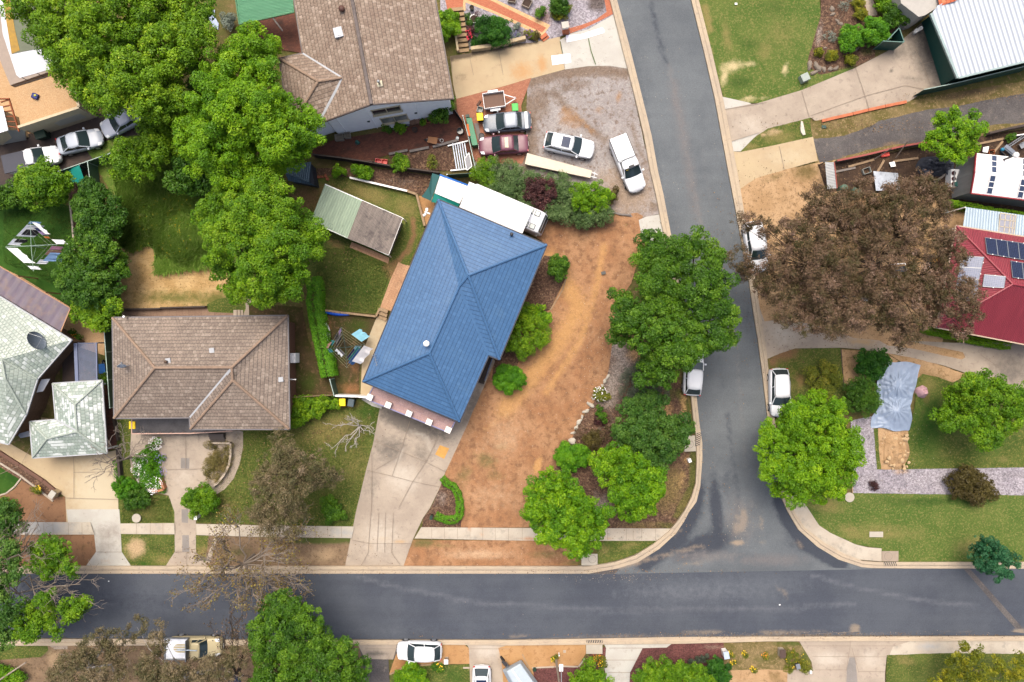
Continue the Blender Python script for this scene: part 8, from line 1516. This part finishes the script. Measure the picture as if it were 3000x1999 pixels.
# tarpaulin: a draped sheet over a mound
tp=px('2605,1060 2640,1060 2700,1068 2692,1090 2684,1125 2672,1170 2668,1190 2672,1225 2665,1264 2620,1262 2590,1256 2552,1252 2553,1222 2570,1200 2568,1160 2570,1110 2585,1085')
cx_,cy_=2622,1165;N=160;MR=34;vs=[];pol=[np.array(v)for v in tp]
def ray_edge(a):
 d=np.array([math.cos(a),math.sin(a)]);o=np.array([cx_,cy_]);best=40
 for i in range(len(pol)):
  p,q=pol[i],pol[(i+1)%len(pol)];e=q-p;den=d[0]*e[1]-d[1]*e[0]
  if abs(den)<1e-9:continue
  t=((p[0]-o[0])*e[1]-(p[1]-o[1])*e[0])/den;s=((p[0]-o[0])*d[1]-(p[1]-o[1])*d[0])/den
  if t>0 and-1e-6<=s<=1+1e-6:best=max(best,t)if best!=40 else t
 return best
for j in range(MR+1):
 for i in range(N):
  a=2*math.pi*i/N;e=ray_edge(a)*(1+.02*math.sin(9*a));x,y=cx_+math.cos(a)*e*j/MR,cy_+math.sin(a)*e*j/MR;z=0
  for(qx,qy,hh,rr)in((2630,1128,1.0,48),(2628,1200,.95,44),(2650,1090,.45,30),(2600,1240,.3,30)):
   dx,dy=x-qx,y-qy;d=math.hypot(dx,dy);th=math.atan2(dy,dx);z=max(z,hh*math.exp(-(d/rr)**2)+.075*math.sin(th*15+qx+1.5*mnoise.noise(Vector((x*.05,y*.05,1))))*min(1,d/18)*math.exp(-(d/60)**2))
  z+=.1*mnoise.noise(Vector((x*.1,y*.06,3)))+.05*abs(mnoise.noise(Vector((x*.22,y*.1+x*.08,5))));vs.append(P(x,y,max(.1,.16+z)))
tm=MB();tm.add(vs,[(j*N+i,j*N+(i+1)%N,(j+1)*N+(i+1)%N,(j+1)*N+i)[::-1]for j in range(MR)for i in range(N)])
tag(tm.build('tarpaulin',plain('pale_blue_tarp',C(164,182,208),.4,var=.06,scale=1.5),None,smooth=True),'crumpled pale blue tarpaulin spread over a mound beside the conifer shrubs','tarpaulin')
def lump(name,label,cat,x,y,rx,ry,h_,mat,seed=0,f=2.0,amp=.35,n=26,m_=12,gauss=False):
 vs=[];c=P(x,y)
 for j in range(m_+1):
  for i in range(n):
   a=6.283*i/n;t=j/m_;k=1+.2*mnoise.noise(Vector((math.cos(a)*1.5,math.sin(a)*1.5,seed)));px_,py_=rx*t*k*math.cos(a),ry*t*k*math.sin(a);z=h_*(1-t*t)*(1+amp*mnoise.noise(Vector((px_*f,py_*f,seed+3.))))+.06*mnoise.noise(Vector((px_*7,py_*7,seed)));vs.append((c.x+px_,c.y+py_,max(.0,z)+.08*(t<1)))
 return tag(MB().add(vs,[(j*n+i,j*n+(i+1)%n,(j+1)*n+(i+1)%n,(j+1)*n+i)[::-1]for j in range(m_)for i in range(n)]).build(name,mat,None,smooth=True),label,cat)
lump('cloth_bundle','crumpled pink bundle on the grass right of the blue tarpaulin','bundle',2698,1147,.62,.6,.7,plain('pink_plastic',C(214,172,180),.6,var=.2),3,3,.6)
o=lump('dirt_pile','heap of sandy clods below the blue tarpaulin','dirt pile',2622,1320,1.35,1.85,.5,G['sandy'],5,3,.6,40,18)
for i in range(34):rock('sandy clod on the dirt heap below the tarpaulin',2584+rng_.uniform(0,74),1268+rng_.uniform(0,104),rng_.uniform(.08,.22),plain('sandy_clod',C(214,184,142),.95,var=.2),'clods on the dirt heap',.8)
lump('rubble_heap','heap of black rubble beside the star shaped tree and the white workshop','rubble',2735,490,2.0,1.0,.6,plain('black_rubble',C(52,56,66),.8,var=.6,scale=6,bump=.6),8,4,.8,40,16)
for i in range(18):rock('dark stone on the black rubble heap',2690+rng_.uniform(0,100),468+rng_.uniform(0,46),rng_.uniform(.14,.3),plain('dark_stone',C(76,82,94),.7,var=.4),'stones on the rubble heap',.8)
# junk yard odds and ends
tk=thing('washing_tub','white fibreglass tank with round openings left of the white workshop','tank',P(2803,522));c=P(2803,522,1.0);MB().box((c.x,c.y,.5),(1.05,1.65,1.0),R(-3)).build('case',M_WHITE,tk,bevel=.06);m=MB()
for y in(508,524,539):q=P(2794,y,1.02);m.tube(q,q+Vector((0,0,.03)),.2,n=18)
m.each('opening',plain('dark_red_hole',C(70,30,36),.6),tk);q=P(2803,540,1.05);MB().tube(q,q+Vector((0,0,.1)),.24,n=18).build('green_lid',plain('teal_reel',None),tk);MB().beam(P(2797,500,1.1),P(2794,545,1.1),.06,.06).build('rail',M_STEEL,tk)
for lb,x,y,r_ in(('round green tank under the top edge of the brown gum tree, left one',2461,557,.34),('round green tank under the top edge of the brown gum tree, right one',2498,566,.42)):o=MB().lathe((0,0,0),[(r_,0),(r_,.9),(r_*.85,1.0),(.02,1.06)],20).build('water_tank',plain('grey_green_tank',C(96,128,112),.6),None,smooth=True,origin=False);o.location=P(x,y,.03)*1;tag(o,lb,'tank','green tanks')
V=[P(*v)for v in[(2417,475,1.5),(2444,476,1.7),(2452,552,1.7),(2424,555,1.5)]];lt=thing('lean_to_roof','narrow white corrugated lean to roof beside the bare sandy verge','lean-to',P(2434,515));link_mesh('roof',roof_mesh(V,[(0,1,2,3)]),uvmat_corr('white_corrugated_strip',C(214,216,216),C(200,204,206),.14,.5,lines=.4),lt);m=MB();m.beam(V[1],V[2],.08,.1);m.build('red_edge',plain('faded_red_rail',None),lt);m=MB()
for v in V:m.box((v.x,v.y,.75),(.08,.08,1.5))
m.each('post',M_SLD,lt)
flat('metal_sheet','crumpled silver sheet seen through the top of the brown gum tree','sheet','2558,502 2630,508 2636,556 2566,560',plain('silver_sheet',C(206,214,224),.3,.4,var=.25,scale=2),.06,.5)
flat('metal_sheet','long grey roof sheets lying under the lower part of the brown gum','sheet','2452,858 2500,866 2552,874 2550,884 2500,880 2454,872',plain('grey_sheet',C(170,178,186),.4),.08,.2)
flat('white_board','white board leaning near the rubble above the workshop roof','board','2880,432 2897,429 2893,448 2878,446',M_WHITE,.05,.5);flat('white_board','small white board at the top edge of the brown gum foliage','board','2604,477 2620,473 2624,488 2610,490',M_WHITE,.05,.3)
flat('ply_board','tan plywood board beside the left edge of the red roof','board','2736,872 2759,872 2757,900 2733,898',plain('plywood',C(206,160,96),.8),.06,.4)
o=MB().lathe((0,0,0),[(.02,0),(.13,.04),(.18,.16),(.13,.29),(.02,.33)],16).build('ball',plain('bright_blue_ball',C(40,140,180),.4),None,smooth=True,origin=False);o.location=P(2933,440,.2);tag(o,'bright blue ball among the junk above the workshop','ball')
def chairframe(lb,x,y,rot,mat):
 c=P(x,y);r=thing('metal_chair',lb,'chair',Vector((c.x,c.y,.03)),R(rot));MB().box((0,0,.45),(.5,.5,.04)).build('seat',mat,r,world=False);m=MB()
 for sx in(-.23,.23):
  for sy in(-.23,.23):m.tube((sx,sy,0),(sx,sy,.45 if sy<0 else .95),.018,n=6)
 m.each('leg',M_STEEL,r,world=False);m=MB()
 for z in(.6,.75,.9):m.tube((-.23,.23,z),(.23,.23,z),.018,n=6)
 m.build('backrest',M_STEEL,r,world=False)
chairframe('silver framed chair lying among the junk right of the rubble',2985,430,30,M_STEEL);chairframe('yellow chair seen through the brown gum foliage',2742,752,10,plain('yellow_chair',C(220,190,40),.6))
bq=thing('barbecue','dark barbecue trolley with a tan lid under the right of the brown gum','barbecue',P(2721,765));c=P(2721,765);MB().box((c.x,c.y,.5),(.6,.9,.7),R(-10)).build('cabinet',plain('dark_blue_grey',C(56,70,84),.5),bq,bevel=.03);MB().box((c.x,c.y,.92),(.55,.5,.16),R(-10)).build('lid',plain('tan_lid',C(176,130,60),.6),bq,bevel=.04);MB().tube((c.x-.35,c.y-.3,.8),(c.x-.4,c.y-.75,.8),.02).build('handle',M_STEEL,bq)
fr=thing('display_stand','white metal frame standing under the middle of the brown gum','frame',P(2636,792));m=MB();q=T_('2612,775 2652,772 2660,808 2622,812',.8)
for a,b2 in zip(q,q[1:]+q[:1]):m.tube(a,b2,.04)
for v in q:m.tube((v.x,v.y,.03),v,.03)
m.build('tube_frame',M_WHITE,fr);MB().box(P(2638,793,.5),(1.0,.8,.05),R(6)).build('shelf',plain('dark_blue_grey',None),fr)
pw=thing('dish_stand','small round pale blue dish on a post at the edge of the brown gum','dish',P(2768,622));c=P(2768,622,1.5);MB().tube((c.x,c.y,0),(c.x,c.y,1.5),.03).build('post',M_STEEL,pw);MB().lathe((c.x,c.y,1.48),[(.04,0),(.2,.06),(.24,.14),(.18,.13),(.02,.06)],18).build('bowl',plain('pale_blue_tin',None),pw,smooth=True)
for lb,x,y,rot in(('fallen grey pole on the rubble left of the star shaped tree',2640,440,55),('dark pole lying across the retaining wall',2585,452,32)):c=P(x,y,.9);o=MB().tube((-.9,0,0),(.9,0,.15),.05).build('pole',M_SLD,None,origin=False);o.location=(c.x,c.y,.9);o.rotation_euler=(0,0,R(rot));tag(o,lb,'pole')
o=MB().box((0,0,.15),(.8,.4,.3)).build('red_tub',plain('bright_red_plastic',None),None,bevel=.08,origin=False);o.location=P(2590,455,.1);o.rotation_euler=(0,0,R(10));tag(o,'red plastic tub beside the retaining wall under the gum','tub')
for lb,x,y in(('short white pipe with a round mouth in the garage courtyard, left one',2675,98),('short white pipe with a round mouth in the garage courtyard, right one',2687,91)):
 o=MB().lathe((0,0,0),[(.17,0),(.17,.7),(.13,.7),(.13,.1),(.02,.1)],18).build('pipe_section',M_WHITE,None,smooth=True,origin=False);o.location=P(x,y,.03);tag(o,lb,'pipe','white pipes in the courtyard')
bb=thing('tub','blue tub holding a yellow sponge on the roof terrace','tub',P(106,284,tz));ORG[bb.name]=Vector(bb.location);MB().box((0,0,.14),(.6,.5,.28),R(-20)).build('bowl',plain('navy_plastic',C(20,40,120),.5),bb,world=False,bevel=.08);MB().box((.1,.03,.3),(.2,.15,.1)).build('sponge',plain('yellow_sponge',C(210,210,90),.9),bb,world=False,bevel=.02)
# tarp / shade at the fence, kids' frame
V=[P(*v)for v in[(200,498,1.3),(232,484,1.8),(252,540,1.7),(202,534,1.2)]];st_=thing('teal_tarp','teal shade tarp strung beside the driveway fence','tarp',P(225,515));link_mesh('sheet',roof_mesh(V,[(0,1,2,3)]),plain('teal_sheet',None),st_);m=MB()
for v in V:m.tube((v.x,v.y,0),v,.03)
m.each('pole',M_STEEL,st_)
bn=thing('garden_bench','small brown bench under the upper hedge tree by the long grass','bench',P(366,625));c=P(366,628);MB().box((c.x,c.y,.42),(.45,1.1,.06)).build('seat',plain('brown_step_timber',None),bn);m=MB()
for dy in(-.45,.45):m.box((c.x,c.y+dy,.2),(.4,.07,.4))
m.each('leg',plain('brown_step_timber',None),bn);MB().box((c.x+.2,c.y,.7),(.05,1.1,.4)).build('backrest',plain('brown_step_timber',None),bn)
# street light: pole stands at the bottom verge, its head reaches over the road
lp=thing('street_light','street light with a white lamp head on a leaning looking pole at the bottom','street light',P(1628,1926));c=P(1628,1926);top=Vector((c.x,c.y,7.6));hd=P(1644,1957,6.9);m=MB();m.tube(c,top,.11,.07,12);m.build('pole',plain('pole_timber',C(170,156,140),.9),lp);MB().path([top-Vector((0,0,.2)),top.lerp(hd,.5)+Vector((0,0,.35)),hd+Vector((0,0,.12))],.035,n=8).build('arm',M_STEEL,lp);MB().box(hd,(.34,.62,.14)).build('lamp_head',M_WHITE,lp,bevel=.05);MB().box(hd-Vector((0,0,.09)),(.26,.4,.05)).build('lens',M_HEAD,lp)
o=MB().tube((0,0,0),(0,0,.7),.06,n=10).build('hydrant_post',M_WHITE,None,origin=False);o.location=P(1637,1912,.05);tag(o,'little white marker post on the orange bottom bed','marker post');solid('tap_box','little grey tap box next to the white marker post','tap box',1654,1909,(.25,.25,.15),0,M_EDGE);pot('dark green drum at the corner of the maroon gravel bed',1566,1963,.18,.4,K_,K_,'drum','drum')
solid('stone_block','pale stone block on the bottom lawn beside the driveway','stone',1366,1957,(.6,.16,.14),0,M_EDGE);solid('white_post','short white post at the bottom right driveway corner','post',2376,1970,(.2,.3,.5),0,M_WHITE);solid('timber_post','pale timber block at the driveway end of the curved hedge','post',1307,1940,(.05,.05,.05),0,M_EDGE)if 0 else None
fp_=thing('pole_rail','long pale pole slanting across the bottom left corner','pole',P(20,1975));MB().tube(P(-20,2005,1.2),P(76,1941,1.3),.08,.07,10).build('pole',plain('pole_timber',None),fp_)
lump('mattress_roll','dark blue tarp lump under the gum at the bottom edge','tarp',688,1995,.6,.6,.5,plain('navy_tarp',C(16,42,92),.5),9)
for lb,x,y,r_ in(('little white litter speck on the cross road near its left end',319,1703,.05),('white litter speck in the middle of the cross road',2284,1772,.07),('white paper scrap on the north east lawn',2156,12,.12)):o=MB().box((0,0,.03),(r_*2,r_*1.5,.04)).build('litter',M_WHITE,None,bevel=.01,origin=False);o.location=P(x,y,.15);tag(o,lb,'litter','white litter specks')
solid('trailer_post','white post with a sign stub beside the corner garden kerb','post',2021,1350,(.3,.35,.6),20,M_WHITE)
# more odds and ends in the junk yard between the retaining wall and the gum
for lb,x,y,L_,rot,mt in(('grey plank on the dark yard soil, nearest the lean to roof',2470,500,2.2,12,'grey_sleeper'),('tan plank lying under the retaining wall with the red edge',2520,480,2.6,16,'weathered_timber'),('tan plank crossing the silver sheet corner',2575,492,1.6,60,'weathered_timber'),('long tan board on the soil above the rubble heap',2650,470,2.4,8,'weathered_timber'),('grey plank pointing at the white fibreglass tank',2756,520,1.8,35,'grey_sleeper'),('long weathered board below the right retaining wall',2890,418,3.2,12,'weathered_timber'),('short weathered board beside the blue ball',2920,432,1.4,50,'weathered_timber')):
 c=P(x,y);o=MB().box((0,0,0),(L_,.2,.06)).build('loose_plank',plain(mt,None),None,bevel=.01,origin=False);o.location=(c.x,c.y,.22);o.rotation_euler=(0,R(2),R(rot));tag(o,lb,'plank','loose planks in the junk yard')
crate('junk_crate','dark blue crate among the junk above the workshop',2950,448,(.9,.5,.45),-40,plain('dark_blue_grey',None),None);crate('junk_crate','rusty orange crate beside the white board above the workshop',2906,446,(.5,.4,.35),10,plain('rust_paint',C(176,96,50),.8),None);crate('junk_crate','pale crate on the soil beside the silver sheet',2540,500,(.7,.5,.4),20,plain('pale_grey_crate',None),None)
ld=thing('ladder','aluminium ladder lying among the junk at the right edge','ladder',P(2975,412));m=MB();a,b2=P(2950,432,.3),P(3010,392,.3);s=Vector((.12,.2,0));m.beam(a-s,b2-s,.05,.07).beam(a+s,b2+s,.05,.07);m.each('rail',M_STEEL,ld);m=MB()
for i in range(8):q=a.lerp(b2,(i+.5)/8);m.tube(q-s,q+s,.018,n=6)
m.each('rung',M_STEEL,ld)
T('flowering_shrub','small dark shrub with red flowers at the junk yard edge on the right','shrub','2955,405,12 2965,400,9',.9,'deep',.06,.2,5);solid('cabinet','grey cabinet lying among the junk beside the aluminium ladder','cabinet',2958,440,(.5,1.1,.4),50,plain('blue_grey_steel_bar',None));solid('leaning_board','white panel leaning by the garage end of the retaining wall','board',2990,395,(1.2,.1,.5),8,M_WHITE)
